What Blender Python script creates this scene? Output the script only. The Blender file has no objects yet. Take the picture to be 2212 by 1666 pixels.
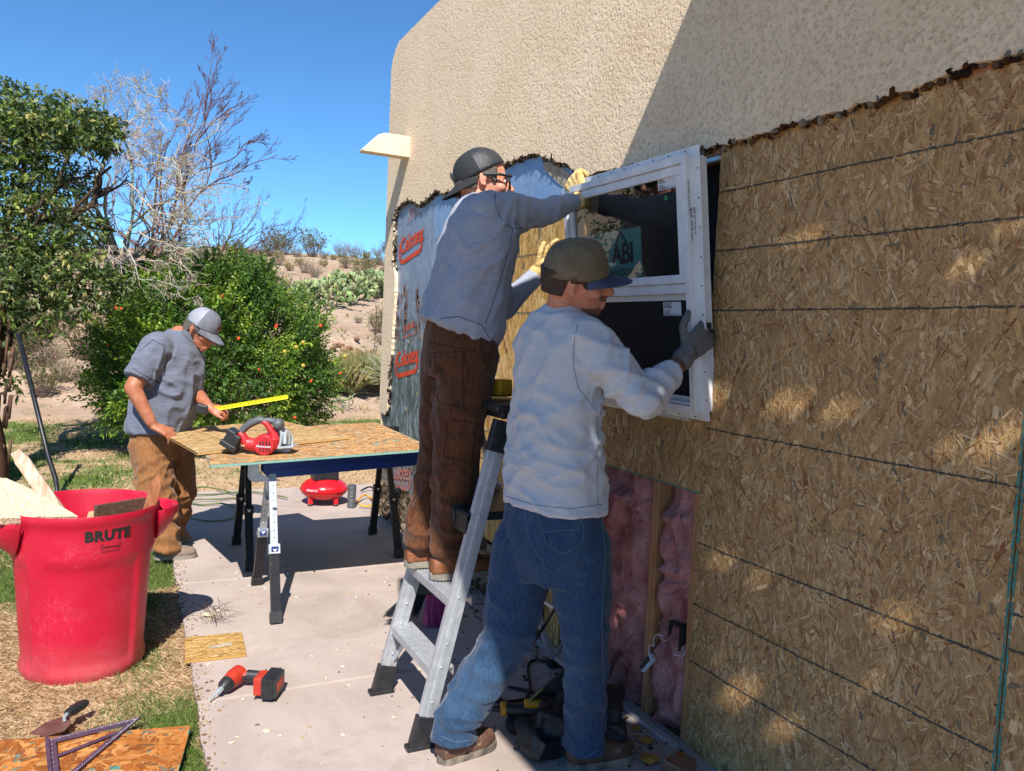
import bpy, bmesh, math, random
import numpy as np
from mathutils import Vector, Matrix, noise, Quaternion
from mathutils.bvhtree import BVHTree
from math import sin, cos, pi, radians, atan2, sqrt
random.seed(7)
SC = bpy.context.scene
COL = SC.collection
V = Vector
# ------------------------------------------------------------------ camera
CAM_H = 1.45; WALLX = 1.84; FPX = 1703.; CX, CY = 1106., 833.
yaw, pit, rol = radians(26.5), radians(3.75), radians(2.65)
FW = V((sin(yaw)*cos(pit), cos(yaw)*cos(pit), -sin(pit)))
R0 = V((cos(yaw), -sin(yaw), 0)); U0 = R0.cross(FW)
RT = R0*cos(rol) + U0*sin(rol); UP = -R0*sin(rol) + U0*cos(rol)
CAMP = V((0, 0, CAM_H))
cam = bpy.data.cameras.new('camera'); camo = bpy.data.objects.new('camera', cam); COL.objects.link(camo)
M4 = Matrix((( RT.x, UP.x, -FW.x, 0), (RT.y, UP.y, -FW.y, 0), (RT.z, UP.z, -FW.z, CAM_H), (0, 0, 0, 1)))
camo.matrix_world = M4
cam.sensor_width = 36; cam.lens = 36*FPX/2212; cam.clip_end = 2000; cam.clip_start = 0.02
SC.camera = camo
# ------------------------------------------------------------------ sky, sun, exposure
SUNV = V((-.33, -.81, 1)).normalized()            # towards the sun
world = bpy.data.worlds.new("World"); SC.world = world; world.use_nodes = True
nt = world.node_tree; bg = nt.nodes['Background']
sky = nt.nodes.new('ShaderNodeTexSky'); sky.sky_type = 'NISHITA'; sky.sun_disc = False
sky.sun_elevation = math.asin(SUNV.z); sky.sun_rotation = atan2(SUNV.x, SUNV.y)
sky.air_density = .85; sky.dust_density = 0.0; sky.ozone_density = 2.6; sky.altitude = 2200
tint = nt.nodes.new('ShaderNodeMix'); tint.data_type = 'RGBA'; tint.blend_type = 'MULTIPLY'; tint.inputs[0].default_value = 1
nt.links.new(sky.outputs[0], tint.inputs[6]); tint.inputs[7].default_value = (.56, .93, 1.12, 1)
nt.links.new(tint.outputs[2], bg.inputs[0]); bg.inputs[1].default_value = 0.105
sl = bpy.data.lights.new('sun', 'SUN'); sl.energy = 4.6; sl.angle = radians(0.5); sl.color = (1, .95, .87)
so = bpy.data.objects.new('sun', sl); COL.objects.link(so)
so.rotation_euler = SUNV.to_track_quat('Z', 'Y').to_euler()
SC.view_settings.view_transform = 'Standard'; SC.view_settings.look = 'None'
SC.view_settings.exposure = 0.80; SC.view_settings.gamma = 1

# ------------------------------------------------------------------ measuring (pixel of the 2212 px wide photograph -> point of the place)
def ray(x, y): return FW + RT*((x-CX)/FPX) - UP*((y-CY)/FPX)
def G(x, y, z=0.): d = ray(x, y); return CAMP + d*((z-CAM_H)/d.z)
def W(x, y, X=WALLX): d = ray(x, y); return CAMP + d*(X/d.x)
def PD(x, y, d): return CAMP + ray(x, y)*d
def PY(x, y, Y): d = ray(x, y); return CAMP + d*(Y/d.y)
def depth(p): return (V(p)-CAMP).dot(FW)
def nz(p, s=1.): return noise.noise(V(p)*s)

# ------------------------------------------------------------------ object bookkeeping
def wl(o):
    l = V((0, 0, 0))
    while o is not None: l = l + o.location; o = o.parent
    return l
def tag(o, label=None, cat=None, group=None, kind=None):
    if label: o['label'] = label
    if cat: o['category'] = cat
    if group: o['group'] = group
    if kind: o['kind'] = kind
    return o
def thing(name, loc, label, cat, group=None):
    o = bpy.data.objects.new(name, None); COL.objects.link(o); o.location = V(loc); o.empty_display_size = .1
    return tag(o, label, cat, group)
def link(name, me, parent=None):
    o = bpy.data.objects.new(name, me); COL.objects.link(o)
    if parent is not None:
        o.parent = parent; o.location = -wl(parent)
    return o
def dup(root, loc, rz=0, sc=1, label=None, group=None):
    def cp(o, par):
        c = o.copy(); COL.objects.link(c)
        if par is not None: c.parent = par
        for ch in list(o.children): cp(ch, c)
        return c
    r = cp(root, None); r.location = V(loc); r.rotation_euler = (0, 0, rz)
    r.scale = (sc, sc, sc) if not isinstance(sc, tuple) else sc
    if label: r['label'] = label
    if group: r['group'] = group
    return r

# ------------------------------------------------------------------ materials
def nodes(name):
    m = bpy.data.materials.new(name); m.use_nodes = True; t = m.node_tree
    return m, t, t.nodes['Principled BSDF']
def N(t, ty, **kw):
    n = t.nodes.new(ty)
    for k, v in kw.items(): setattr(n, k, v)
    return n
def coords(t, scale=(1, 1, 1), src='Object', rot=(0, 0, 0)):
    tc = N(t, 'ShaderNodeTexCoord'); mp = N(t, 'ShaderNodeMapping')
    mp.inputs['Scale'].default_value = scale; mp.inputs['Rotation'].default_value = rot
    t.links.new(tc.outputs[src], mp.inputs[0]); return mp.outputs[0]
def noise_t(t, vec, scale, detail=4, rough=.6, dist=0):
    n = N(t, 'ShaderNodeTexNoise'); n.inputs['Scale'].default_value = scale; n.inputs['Detail'].default_value = detail
    n.inputs['Roughness'].default_value = rough; n.inputs['Distortion'].default_value = dist
    if vec: t.links.new(vec, n.inputs['Vector'])
    return n.outputs['Fac']
def ramp(t, fac, stops):
    r = N(t, 'ShaderNodeValToRGB'); t.links.new(fac, r.inputs[0]); e = r.color_ramp.elements
    while len(e) < len(stops): e.new(.5)
    for i, (p, c) in enumerate(stops):
        e[i].position = p; e[i].color = (*c, 1) if len(c) == 3 else c
    return r.outputs[0]
def mix(t, fac, a, b, ty='MIX'):
    m = N(t, 'ShaderNodeMix', data_type='RGBA', blend_type=ty)
    for i, s in ((0, fac), (6, a), (7, b)):
        if isinstance(s, (int, float)): m.inputs[i].default_value = s
        elif isinstance(s, tuple): m.inputs[i].default_value = (*s, 1)
        else: t.links.new(s, m.inputs[i])
    return m.outputs[2]
def bump(t, b, h, strength, dist=.01, prev=None):
    n = N(t, 'ShaderNodeBump'); n.inputs['Strength'].default_value = strength; n.inputs['Distance'].default_value = dist
    t.links.new(h, n.inputs['Height'])
    if prev: t.links.new(prev, n.inputs['Normal'])
    t.links.new(n.outputs[0], b.inputs['Normal']); return n.outputs[0]
def g3(h):
    h = h.lstrip('#'); c = [int(h[i:i+2], 16)/255 for i in (0, 2, 4)]
    return tuple(x/12.92 if x < .04045 else ((x+.055)/1.055)**2.4 for x in c)
def mat(name, col, rough=.6, metal=0., col2=None, ns=8., bmp=None, attr=False, spots=None, scale=(1, 1, 1), lo=.35, hi=.65, spec=.5):
    """general surface: base colour, second colour by noise, fine bump, optional dirt spots"""
    m, t, b = nodes(name); vec = coords(t, scale)
    if attr:
        a = N(t, 'ShaderNodeAttribute', attribute_name='Col'); c = a.outputs[0]
        f = noise_t(t, vec, ns, 5)
        c = mix(t, 1., c, ramp(t, f, [(.25, (.72, .72, .72)), (.75, (1.15, 1.15, 1.15))]), 'MULTIPLY')
    else:
        c = None
        if col2 is not None: c = ramp(t, noise_t(t, vec, ns, 6, .65), [(lo, col), (hi, col2)])
    if spots is not None:
        sc, thr, scol = spots
        f = ramp(t, noise_t(t, vec, sc, 5, .7), [(thr, (0, 0, 0)), (thr+.06, (1, 1, 1))])
        c = mix(t, f, c if c is not None else col, scol)
    if c is None: b.inputs['Base Color'].default_value = (*col, 1)
    else: t.links.new(c, b.inputs['Base Color'])
    b.inputs['Roughness'].default_value = rough; b.inputs['Metallic'].default_value = metal
    b.inputs['Specular IOR Level'].default_value = spec
    if bmp: bump(t, b, noise_t(t, vec, bmp[0], 4, .6), bmp[1], bmp[2] if len(bmp) > 2 else .005)
    return m
MT = {}
# stucco : dashed sand finish
def m_stucco():
    m, t, b = nodes('stucco'); v = coords(t)
    a = noise_t(t, v, 78, 4, .6, .2); big = noise_t(t, v, 2.2, 4, .6); mid = noise_t(t, v, 24, 3, .6, .8)
    c = ramp(t, big, [(.3, g3('#DCC4A6')), (.7, g3('#E7D2B6'))])
    c = mix(t, ramp(t, a, [(.34, (1, 1, 1)), (.48, (0, 0, 0))]), c, g3('#C8AF92'))
    t.links.new(c, b.inputs['Base Color']); b.inputs['Roughness'].default_value = .93
    b.inputs['Specular IOR Level'].default_value = .15
    pits = ramp(t, a, [(.30, (0, 0, 0)), (.56, (1, 1, 1))])
    n1 = bump(t, b, mid, .4, .010)
    bump(t, b, pits, .7, .005, n1)
    return m
MT['stucco'] = m_stucco()
MT['crust'] = mat('broken_render', g3('#2E2620'), .95, 0, g3('#5E5246'), 40, (60, 1, .01))
MT['mortar'] = mat('scratch_coat', g3('#8C8172'), .95, 0, g3('#A79B89'), 20, (50, 1, .008))
def m_foil():
    m, t, b = nodes('foil_sheathing'); v = coords(t, (1, 1, .5)); v2 = coords(t)
    sp_ = N(t, 'ShaderNodeSeparateXYZ'); t.links.new(v2, sp_.inputs[0])
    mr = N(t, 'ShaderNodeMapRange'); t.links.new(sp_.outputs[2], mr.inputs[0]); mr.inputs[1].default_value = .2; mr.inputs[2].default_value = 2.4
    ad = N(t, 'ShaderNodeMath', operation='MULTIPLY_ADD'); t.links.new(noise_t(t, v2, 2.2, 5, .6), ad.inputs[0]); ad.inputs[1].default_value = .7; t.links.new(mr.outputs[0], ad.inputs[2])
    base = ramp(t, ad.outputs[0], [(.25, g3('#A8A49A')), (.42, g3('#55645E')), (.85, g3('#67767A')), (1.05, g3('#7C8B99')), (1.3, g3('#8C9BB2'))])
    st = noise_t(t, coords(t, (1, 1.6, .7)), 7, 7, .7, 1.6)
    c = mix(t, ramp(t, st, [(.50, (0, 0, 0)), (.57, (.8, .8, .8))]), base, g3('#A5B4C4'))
    sp = noise_t(t, v2, 26, 5, .7)
    c = mix(t, ramp(t, sp, [(.66, (0, 0, 0)), (.70, (1, 1, 1))]), c, g3('#C7A97C'))
    t.links.new(c, b.inputs['Base Color']); b.inputs['Metallic'].default_value = .45; b.inputs['Roughness'].default_value = .42
    bump(t, b, noise_t(t, coords(t, (1, 1, .3)), 7, 5, .6, .6), .35, .02)
    return m
MT['foil'] = m_foil()
def m_bluefoil():
    m, t, b = nodes('blue_wrap'); v = coords(t)
    c = ramp(t, noise_t(t, v, 3, 6, .7), [(.3, g3('#6E90B8')), (.6, g3('#86A2C4')), (.8, g3('#A2B8D0'))])
    c = mix(t, ramp(t, noise_t(t, coords(t, (1, 2.5, .5)), 12, 6, .8), [(.64, (0, 0, 0)), (.68, (1, 1, 1))]), c, g3('#C9D2DB'))
    t.links.new(c, b.inputs['Base Color']); b.inputs['Roughness'].default_value = .45; b.inputs['Metallic'].default_value = .2
    bump(t, b, noise_t(t, v, 9, 4, .6, .5), .4, .02)
    return m
MT['bluefoil'] = m_bluefoil()
def m_flakes(name='strand_board', rough=.7, spec=.3):
    m, t, b = nodes(name)
    a = N(t, 'ShaderNodeAttribute', attribute_name='Col')
    gr = noise_t(t, coords(t, (3, 90, 1), 'UV'), 6, 4, .6)
    f2 = noise_t(t, coords(t), 420, 2, .5)
    c = mix(t, 1., a.outputs[0], ramp(t, gr, [(.3, (.62, .60, .56)), (.6, (1.12, 1.12, 1.12))]), 'MULTIPLY')
    c = mix(t, 1., c, ramp(t, f2, [(.30, (.55, .5, .45)), (.42, (1, 1, 1))]), 'MULTIPLY')
    t.links.new(c, b.inputs['Base Color']); b.inputs['Roughness'].default_value = rough
    b.inputs['Specular IOR Level'].default_value = spec
    bump(t, b, gr, .35, .0015)
    return m
MT['osb'] = m_flakes()
def m_wood(name, c1, c2, sc=(30, 30, 2), rough=.7):
    m, t, b = nodes(name); g = noise_t(t, coords(t, sc), 3, 6, .6, .4)
    c = ramp(t, g, [(.3, c1), (.7, c2)])
    c = mix(t, 1., c, ramp(t, noise_t(t, coords(t), 3, 3), [(.3, (.8, .8, .8)), (.7, (1.1, 1.1, 1.1))]), 'MULTIPLY')
    t.links.new(c, b.inputs['Base Color']); b.inputs['Roughness'].default_value = rough
    bump(t, b, g, .3, .003); return m
MT['pine'] = m_wood('pine', g3('#9B6A42'), g3('#C79468'))
MT['plywood'] = m_wood('plywood', g3('#A98150'), g3('#CDA878'), (4, 60, 4))
MT['dirtywood'] = m_wood('weathered_wood', g3('#3A2A20'), g3('#6B4E3A'), (20, 4, 30), .9)
MT['oldwood'] = m_wood('painted_wood', g3('#A9876A'), g3('#DCCBB8'), (20, 20, 3), .8)
MT['redwood'] = m_wood('reddish_wood', g3('#8A4F2C'), g3('#C4835A'), (30, 30, 3), .8)
MT['pink'] = mat('pink_fibreglass', g3('#8A4C4A'), 1, 0, g3('#DBA49E'), 9, (55, .9, .02), spec=.05, scale=(1, 1, .6), lo=.3, hi=.75)
MT['black'] = mat('dark_void', (.008, .009, .012), .9)
MT['vinyl'] = mat('white_vinyl', g3('#DADDE2'), .35, 0, g3('#C6C9CE'), 14, spots=(40, .72, g3('#8A8278')))
MT['concrete'] = None
def m_concrete():
    m, t, b = nodes('concrete'); v = coords(t)
    c = ramp(t, noise_t(t, v, 1.6, 8, .65, .6), [(.3, g3('#9A8D85')), (.5, g3('#AB9D95')), (.75, g3('#B8AAA2'))])
    c = mix(t, ramp(t, noise_t(t, coords(t, (1, .25, 1)), 9, 5, .6), [(.45, (0, 0, 0)), (.9, (.35, .35, .35))]), c, g3('#A08A84'))
    c = mix(t, ramp(t, noise_t(t, v, 3.4, 7, .75, .8), [(.52, (0, 0, 0)), (.72, (.55, .55, .55))]), c, g3('#8E7B70'))
    c = mix(t, ramp(t, noise_t(t, v, 34, 6, .75), [(.66, (0, 0, 0)), (.72, (.7, .7, .7))]), c, g3('#C4BDB4'))
    c = mix(t, ramp(t, noise_t(t, v, 90, 5, .7), [(.66, (0, 0, 0)), (.74, (.6, .6, .6))]), c, g3('#6E5D54'))
    t.links.new(c, b.inputs['Base Color']); b.inputs['Roughness'].default_value = .85; b.inputs['Specular IOR Level'].default_value = .25
    bump(t, b, noise_t(t, coords(t, (1, .12, 1)), 160, 4, .6), .3, .003)
    return m
MT['concrete'] = m_concrete()
def m_ground():
    m, t, b = nodes('lawn_soil'); v = coords(t)
    straw = ramp(t, noise_t(t, v, 55, 6, .75), [(.25, g3('#84694F')), (.5, g3('#B39878')), (.75, g3('#CDB494'))])
    green = ramp(t, noise_t(t, v, 60, 6, .7), [(.3, g3('#3C4C1E')), (.7, g3('#6E7D38'))])
    a = N(t, 'ShaderNodeAttribute', attribute_name='Col')
    sep = N(t, 'ShaderNodeSeparateColor'); t.links.new(a.outputs[0], sep.inputs[0])
    c = mix(t, sep.outputs[1], straw, green)
    dirt = ramp(t, noise_t(t, v, 6, 8, .7), [(.3, g3('#967F6E')), (.6, g3('#B09A86')), (.8, g3('#BEAA96'))])
    dirt = mix(t, ramp(t, noise_t(t, v, .35, 3, .6), [(.45, (0, 0, 0)), (.65, (.5, .5, .5))]), dirt, g3('#A27E66'))
    dirt = mix(t, ramp(t, noise_t(t, v, 2.2, 5, .75), [(.54, (0, 0, 0)), (.64, (.6, .6, .6))]), dirt, g3('#7D7350'))
    c = mix(t, sep.outputs[0], c, dirt)
    t.links.new(c, b.inputs['Base Color']); b.inputs['Roughness'].default_value = 1; b.inputs['Specular IOR Level'].default_value = .1
    bump(t, b, noise_t(t, v, 30, 6, .7), .8, .02)
    return m
MT['ground'] = m_ground()
def m_leaf(name, rough=.5, trans=.35):
    m, t, b = nodes(name); a = N(t, 'ShaderNodeAttribute', attribute_name='Col')
    t.links.new(a.outputs[0], b.inputs['Base Color']); b.inputs['Roughness'].default_value = rough
    tr = N(t, 'ShaderNodeBsdfTranslucent'); t.links.new(a.outputs[0], tr.inputs[0])
    ms = N(t, 'ShaderNodeMixShader'); ms.inputs[0].default_value = trans
    t.links.new(b.outputs[0], ms.inputs[1]); t.links.new(tr.outputs[0], ms.inputs[2])
    t.links.new(ms.outputs[0], t.nodes['Material Output'].inputs[0]); return m
MT['leaf'] = m_leaf('leaf'); MT['grass'] = m_leaf('grass_blade', .7, .25)
MT['vcol'] = mat('painted', (1, 1, 1), .6, attr=True, ns=12)
MT['vrough'] = mat('rough_matter', (1, 1, 1), .95, attr=True, ns=60, bmp=(80, .8, .01), spec=.15)
MT['bark'] = mat('bark', g3('#4A3A2E'), .95, 0, g3('#7A6350'), 14, (25, 1, .03), scale=(1, 1, .25))
def m_cloth(name, c1, c2, stripe=(6, 6, 160), rough=.9, bs=.3, blotch=None, weave=900, amt=(.35, .65)):
    m, t, b = nodes(name)
    h = noise_t(t, coords(t, stripe), 4, 3, .6)
    c = ramp(t, h, [(amt[0], c1), (amt[1], c2)])
    if blotch:
        c = mix(t, ramp(t, noise_t(t, coords(t), blotch[0], 6, .7), [(blotch[1], (0, 0, 0)), (blotch[1]+.2, (1, 1, 1))]), c, blotch[2])
    t.links.new(c, b.inputs['Base Color']); b.inputs['Roughness'].default_value = rough
    b.inputs['Specular IOR Level'].default_value = .15
    b.inputs['Sheen Weight'].default_value = .15
    n1 = bump(t, b, noise_t(t, coords(t), 40, 3, .6), .12, .006)
    bump(t, b, noise_t(t, coords(t), weave, 2, .5), bs, .0008, n1)
    return m
MT['shirt_a'] = m_cloth('blue_grey_jersey', g3('#868A98'), g3('#A0A4B0'), (9, 9, 260))
MT['shirt_b'] = m_cloth('pale_grey_jersey', g3('#ABADB3'), g3('#C2C3C7'), (9, 9, 260))
MT['shirt_c'] = m_cloth('charcoal_tee', g3('#5C6170'), g3('#6A6F7E'), (4, 4, 30), blotch=(6, .6, g3('#7B7F8C')))
MT['canvas_a'] = m_cloth('dark_brown_canvas', g3('#472A1A'), g3('#5E3A25'), (30, 30, 8), blotch=(7, .55, g3('#74492E')))
MT['canvas_c'] = m_cloth('tan_canvas', g3('#7A5230'), g3('#906440'), (30, 30, 8), blotch=(5, .6, g3('#A98557')))
MT['denim'] = m_cloth('denim', g3('#1E3047'), g3('#324C6A'), (60, 60, 14), blotch=(4.0, .52, g3('#3C5670')), amt=(.3, .7))
MT['stitch'] = mat('stitching', g3('#6E5A44'), .9)
MT['seam_blue'] = mat('seam_thread', g3('#50597A'), .9)
MT['seam_grey'] = mat('grey_thread', g3('#7D828C'), .9)
MT['seam_dark'] = mat('dark_thread', g3('#2B1A10'), .9)
MT['seam_denim'] = mat('denim_thread', g3('#5E7488'), .9)
def m_skin(name, c1, c2):
    m, t, b = nodes(name); c = ramp(t, noise_t(t, coords(t), 22, 5, .6), [(.3, c1), (.7, c2)])
    t.links.new(c, b.inputs['Base Color']); b.inputs['Roughness'].default_value = .5
    b.inputs['Subsurface Weight'].default_value = .12; b.inputs['Subsurface Radius'].default_value = (.01, .004, .002)
    b.inputs['Subsurface Scale'].default_value = .6
    bump(t, b, noise_t(t, coords(t), 260, 3, .6), .15, .001); return m
MT['skin_a'] = m_skin('fair_skin', g3('#C5836C'), g3('#D69A82'))
MT['skin_b'] = m_skin('ruddy_skin', g3('#B4725C'), g3('#C98A72'))
MT['skin_c'] = m_skin('tanned_skin', g3('#97583F'), g3('#B27556'))
MT['hair'] = mat('dark_hair', g3('#241812'), .7, 0, g3('#3E2C20'), 120, (200, .6, .004))
MT['hairgrey'] = mat('greying_hair', g3('#3A332E'), .8, 0, g3('#6F675F'), 140, (200, .6, .004))
MT['cap_black'] = mat('black_cotton', g3('#191B1F'), .85, 0, g3('#23262B'), 30, (400, .3, .002))
def m_mesh(name, c1, c2):
    m, t, b = nodes(name); v = N(t, 'ShaderNodeTexVoronoi'); v.inputs['Scale'].default_value = 260
    t.links.new(coords(t), v.inputs[0]); c = ramp(t, v.outputs[0], [(.25, c1), (.5, c2)])
    t.links.new(c, b.inputs[0]); b.inputs['Roughness'].default_value = .5; bump(t, b, v.outputs[0], .5, .002); return m
MT['mesh_black'] = m_mesh('black_cap_mesh', g3('#08090B'), g3('#33363C'))
MT['mesh_grey'] = m_mesh('grey_cap_mesh', g3('#4E525C'), g3('#9A9CA5'))
MT['cap_grey'] = mat('grey_cotton', g3('#5C5F69'), .85, 0, g3('#6E717B'), 30, (400, .3, .002))
MT['cap_olive'] = mat('olive_cotton', g3('#5A4F3C'), .9, 0, g3('#6E6350'), 25, (300, .4, .002))
MT['cap_navy'] = mat('navy_cotton', g3('#2D3550'), .9, 0, g3('#3D4663'), 25, (300, .4, .002))
MT['boot_a'] = mat('tan_boot_leather', g3('#6B3D22'), .6, 0, g3('#8A5534'), 18, (60, .5, .004))
MT['boot_b'] = mat('worn_boot_leather', g3('#3E2A22'), .65, 0, g3('#6A4A3A'), 14, (60, .6, .004), spots=(30, .6, g3('#8F7A6C')))
MT['boot_c'] = mat('dusty_boot_leather', g3('#6E5F52'), .8, 0, g3('#8B7B6C'), 18, (60, .5, .004))
MT['sole'] = mat('boot_sole', g3('#8F887C'), .85, 0, g3('#6F685E'), 20, (50, .5, .004))
MT['soledark'] = mat('dark_boot_sole', g3('#4A443E'), .85, 0, g3('#8A8070'), 20, (50, .5, .004))
MT['leather'] = mat('yellow_leather', g3('#BF9C5C'), .75, 0, g3('#D6B97E'), 22, (70, .8, .005), spots=(26, .58, g3('#8C7450')))
MT['greyglove'] = mat('grey_knit', g3('#5A5857'), .9, 0, g3('#6A6866'), 60, (700, .6, .002))
MT['blackrub'] = mat('black_rubber', g3('#17181A'), .55, 0, g3('#26282B'), 20, (90, .4, .003))
MT['lens'] = mat('dark_lens', (.01, .01, .012), .08)
MT['blackplastic'] = mat('black_plastic', g3('#1B1C1F'), .45, 0, g3('#2A2B2E'), 30, (200, .2, .002), spots=(60, .7, g3('#77736C')))
MT['greyplastic'] = mat('grey_plastic', g3('#4B4D52'), .5, 0, g3('#5B5D62'), 30, (200, .2, .002))
MT['toolred'] = mat('tool_red', g3('#A81822'), .45, 0, g3('#BC2A30'), 20, spots=(60, .72, g3('#B99A90')))
MT['orange'] = mat('drill_red', g3('#A82E1C'), .5, 0, g3('#B83A26'), 20, spots=(70, .68, g3('#8A7A70')))
MT['toolyellow'] = mat('tool_yellow', g3('#D39A12'), .5, 0, g3('#C08A10'), 20)
def m_canred():
    m, t, b = nodes('red_bin_plastic'); v = coords(t)
    c = ramp(t, noise_t(t, v, 3, 6, .6), [(.3, g3('#AE0C2A')), (.7, g3('#C01838'))])
    vo = noise_t(t, coords(t, (1, 1, .5)), 9, 5, .7, 2.2)
    s = ramp(t, vo, [(.494, (0, 0, 0)), (.5, (.65, .65, .65)), (.506, (0, 0, 0))])
    vo2 = noise_t(t, coords(t, (1, 1, 2.5)), 12, 5, .7, 2.)
    s2 = ramp(t, vo2, [(.495, (0, 0, 0)), (.5, (.3, .3, .3)), (.505, (0, 0, 0))])
    patch = ramp(t, noise_t(t, v, 6, 3), [(.46, (0, 0, 0)), (.62, (1, 1, 1))]); s = mix(t, 1., s, patch, 'MULTIPLY'); s2 = mix(t, 1., s2, patch, 'MULTIPLY')
    c = mix(t, s, c, g3('#D8707E')); c = mix(t, s2, c, g3('#D06A78'))
    sep = N(t, 'ShaderNodeSeparateXYZ'); t.links.new(v, sep.inputs[0])
    dust = N(t, 'ShaderNodeMapRange'); t.links.new(sep.outputs[2], dust.inputs[0])
    dust.inputs[1].default_value = .16; dust.inputs[2].default_value = -.03; dust.inputs[3].default_value = 0; dust.inputs[4].default_value = .4
    dm = N(t, 'ShaderNodeMath', operation='MULTIPLY'); t.links.new(dust.outputs[0], dm.inputs[0]); t.links.new(noise_t(t, v, 9, 6, .7), dm.inputs[1])
    c = mix(t, dm.outputs[0], c, g3('#B78F86'))
    c = mix(t, ramp(t, noise_t(t, v, 7, 7, .75), [(.58, (0, 0, 0)), (.72, (.35, .35, .35))]), c, g3('#7E3A48'))
    t.links.new(c, b.inputs[0]); b.inputs['Roughness'].default_value = .42
    bump(t, b, noise_t(t, v, 30, 4, .6), .1, .004); return m
MT['binred'] = m_canred()
MT['alu'] = mat('aluminium', g3('#C3C5C8'), .42, .45, g3('#ADB0B3'), 30, spots=(35, .64, g3('#C9C7C2')))
MT['galv'] = mat('galvanised', g3('#AEB6BC'), .38, .5, g3('#C8CED2'), 25)
MT['blacksteel'] = mat('black_steel', g3('#16171A'), .4, .2, g3('#222428'), 20, spots=(40, .66, g3('#8C8880')))
MT['bluesteel'] = mat('blue_steel', g3('#15306E'), .4, .2, g3('#1C3C80'), 8, spots=(60, .68, g3('#8C8880')))
MT['redpaint'] = mat('red_enamel', g3('#C4121C'), .25, 0, g3('#D01C26'), 8, spots=(40, .7, g3('#B9888A')))
MT['teal'] = mat('teal_edge', g3('#4F8F86'), .8, 0, g3('#7DB0A8'), 40)
MT['tape'] = mat('tape_yellow', g3('#E6E21C'), .4)
MT['ink'] = mat('black_ink', (.012, .012, .012), .6)
MT['inkgrey'] = mat('grey_ink', g3('#5C5F66'), .7)
MT['redink'] = mat('red_ink', g3('#D24A26'), .6, 0, g3('#C03A1A'), 12)
MT['redinkw'] = mat('red_worn_ink', g3('#C94A2E'), .7, 0, g3('#8F9597'), 12)
MT['paper'] = mat('white_paper', g3('#C9CBD2'), .7)
MT['cream'] = mat('cream_painted_wood', g3('#DDCCB0'), .6, 0, g3('#D4C2A4'), 6, (20, .2, .004))
MT['cord'] = mat('black_cord', g3('#14161A'), .5)
MT['hose'] = mat('green_hose', g3('#55603A'), .5, 0, g3('#6B744C'), 10)
MT['bag'] = mat('black_nylon', g3('#101114'), .6, 0, g3('#202226'), 20, (30, .6, .01))
MT['bristle_pink'] = mat('pink_bristle', g3('#B5487E'), .6); MT['bristle_dark'] = mat('dark_bristle', g3('#22242E'), .6)
MT['darkmetal'] = mat('purple_anodised', g3('#54475C'), .45, .5, g3('#6B5E72'), 30)
MT['trowel'] = mat('rusty_trowel', g3('#5E3A34'), .6, .4, g3('#7D5A50'), 20)
def m_glass():
    m, t, b = nodes('window_glass'); b.inputs['Base Color'].default_value = (.75, .85, .82, 1)
    b.inputs['Transmission Weight'].default_value = 1; b.inputs['Roughness'].default_value = .01; b.inputs['IOR'].default_value = 1.5
    return m
MT['glass'] = m_glass()
MT['clear'] = mat('clear_plastic', g3('#C9A890'), .15, 0, g3('#C8733A'), 30, spec=.8)
MT['clear'].node_tree.nodes['Principled BSDF'].inputs['Transmission Weight'].default_value = .75
MT['screen'] = mat('insect_screen', (.012, .013, .016), .7, spec=.12)
MT['stubble'] = mat('stubbled_skin', g3('#5C3C30'), .7, 0, g3('#7C5444'), 140)
def m_poster():
    m, t, b = nodes('teal_poster'); b.inputs['Base Color'].default_value = (*g3('#5E9FA6'), 1); b.inputs['Roughness'].default_value = .5; return m
MT['poster'] = m_poster()

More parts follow.
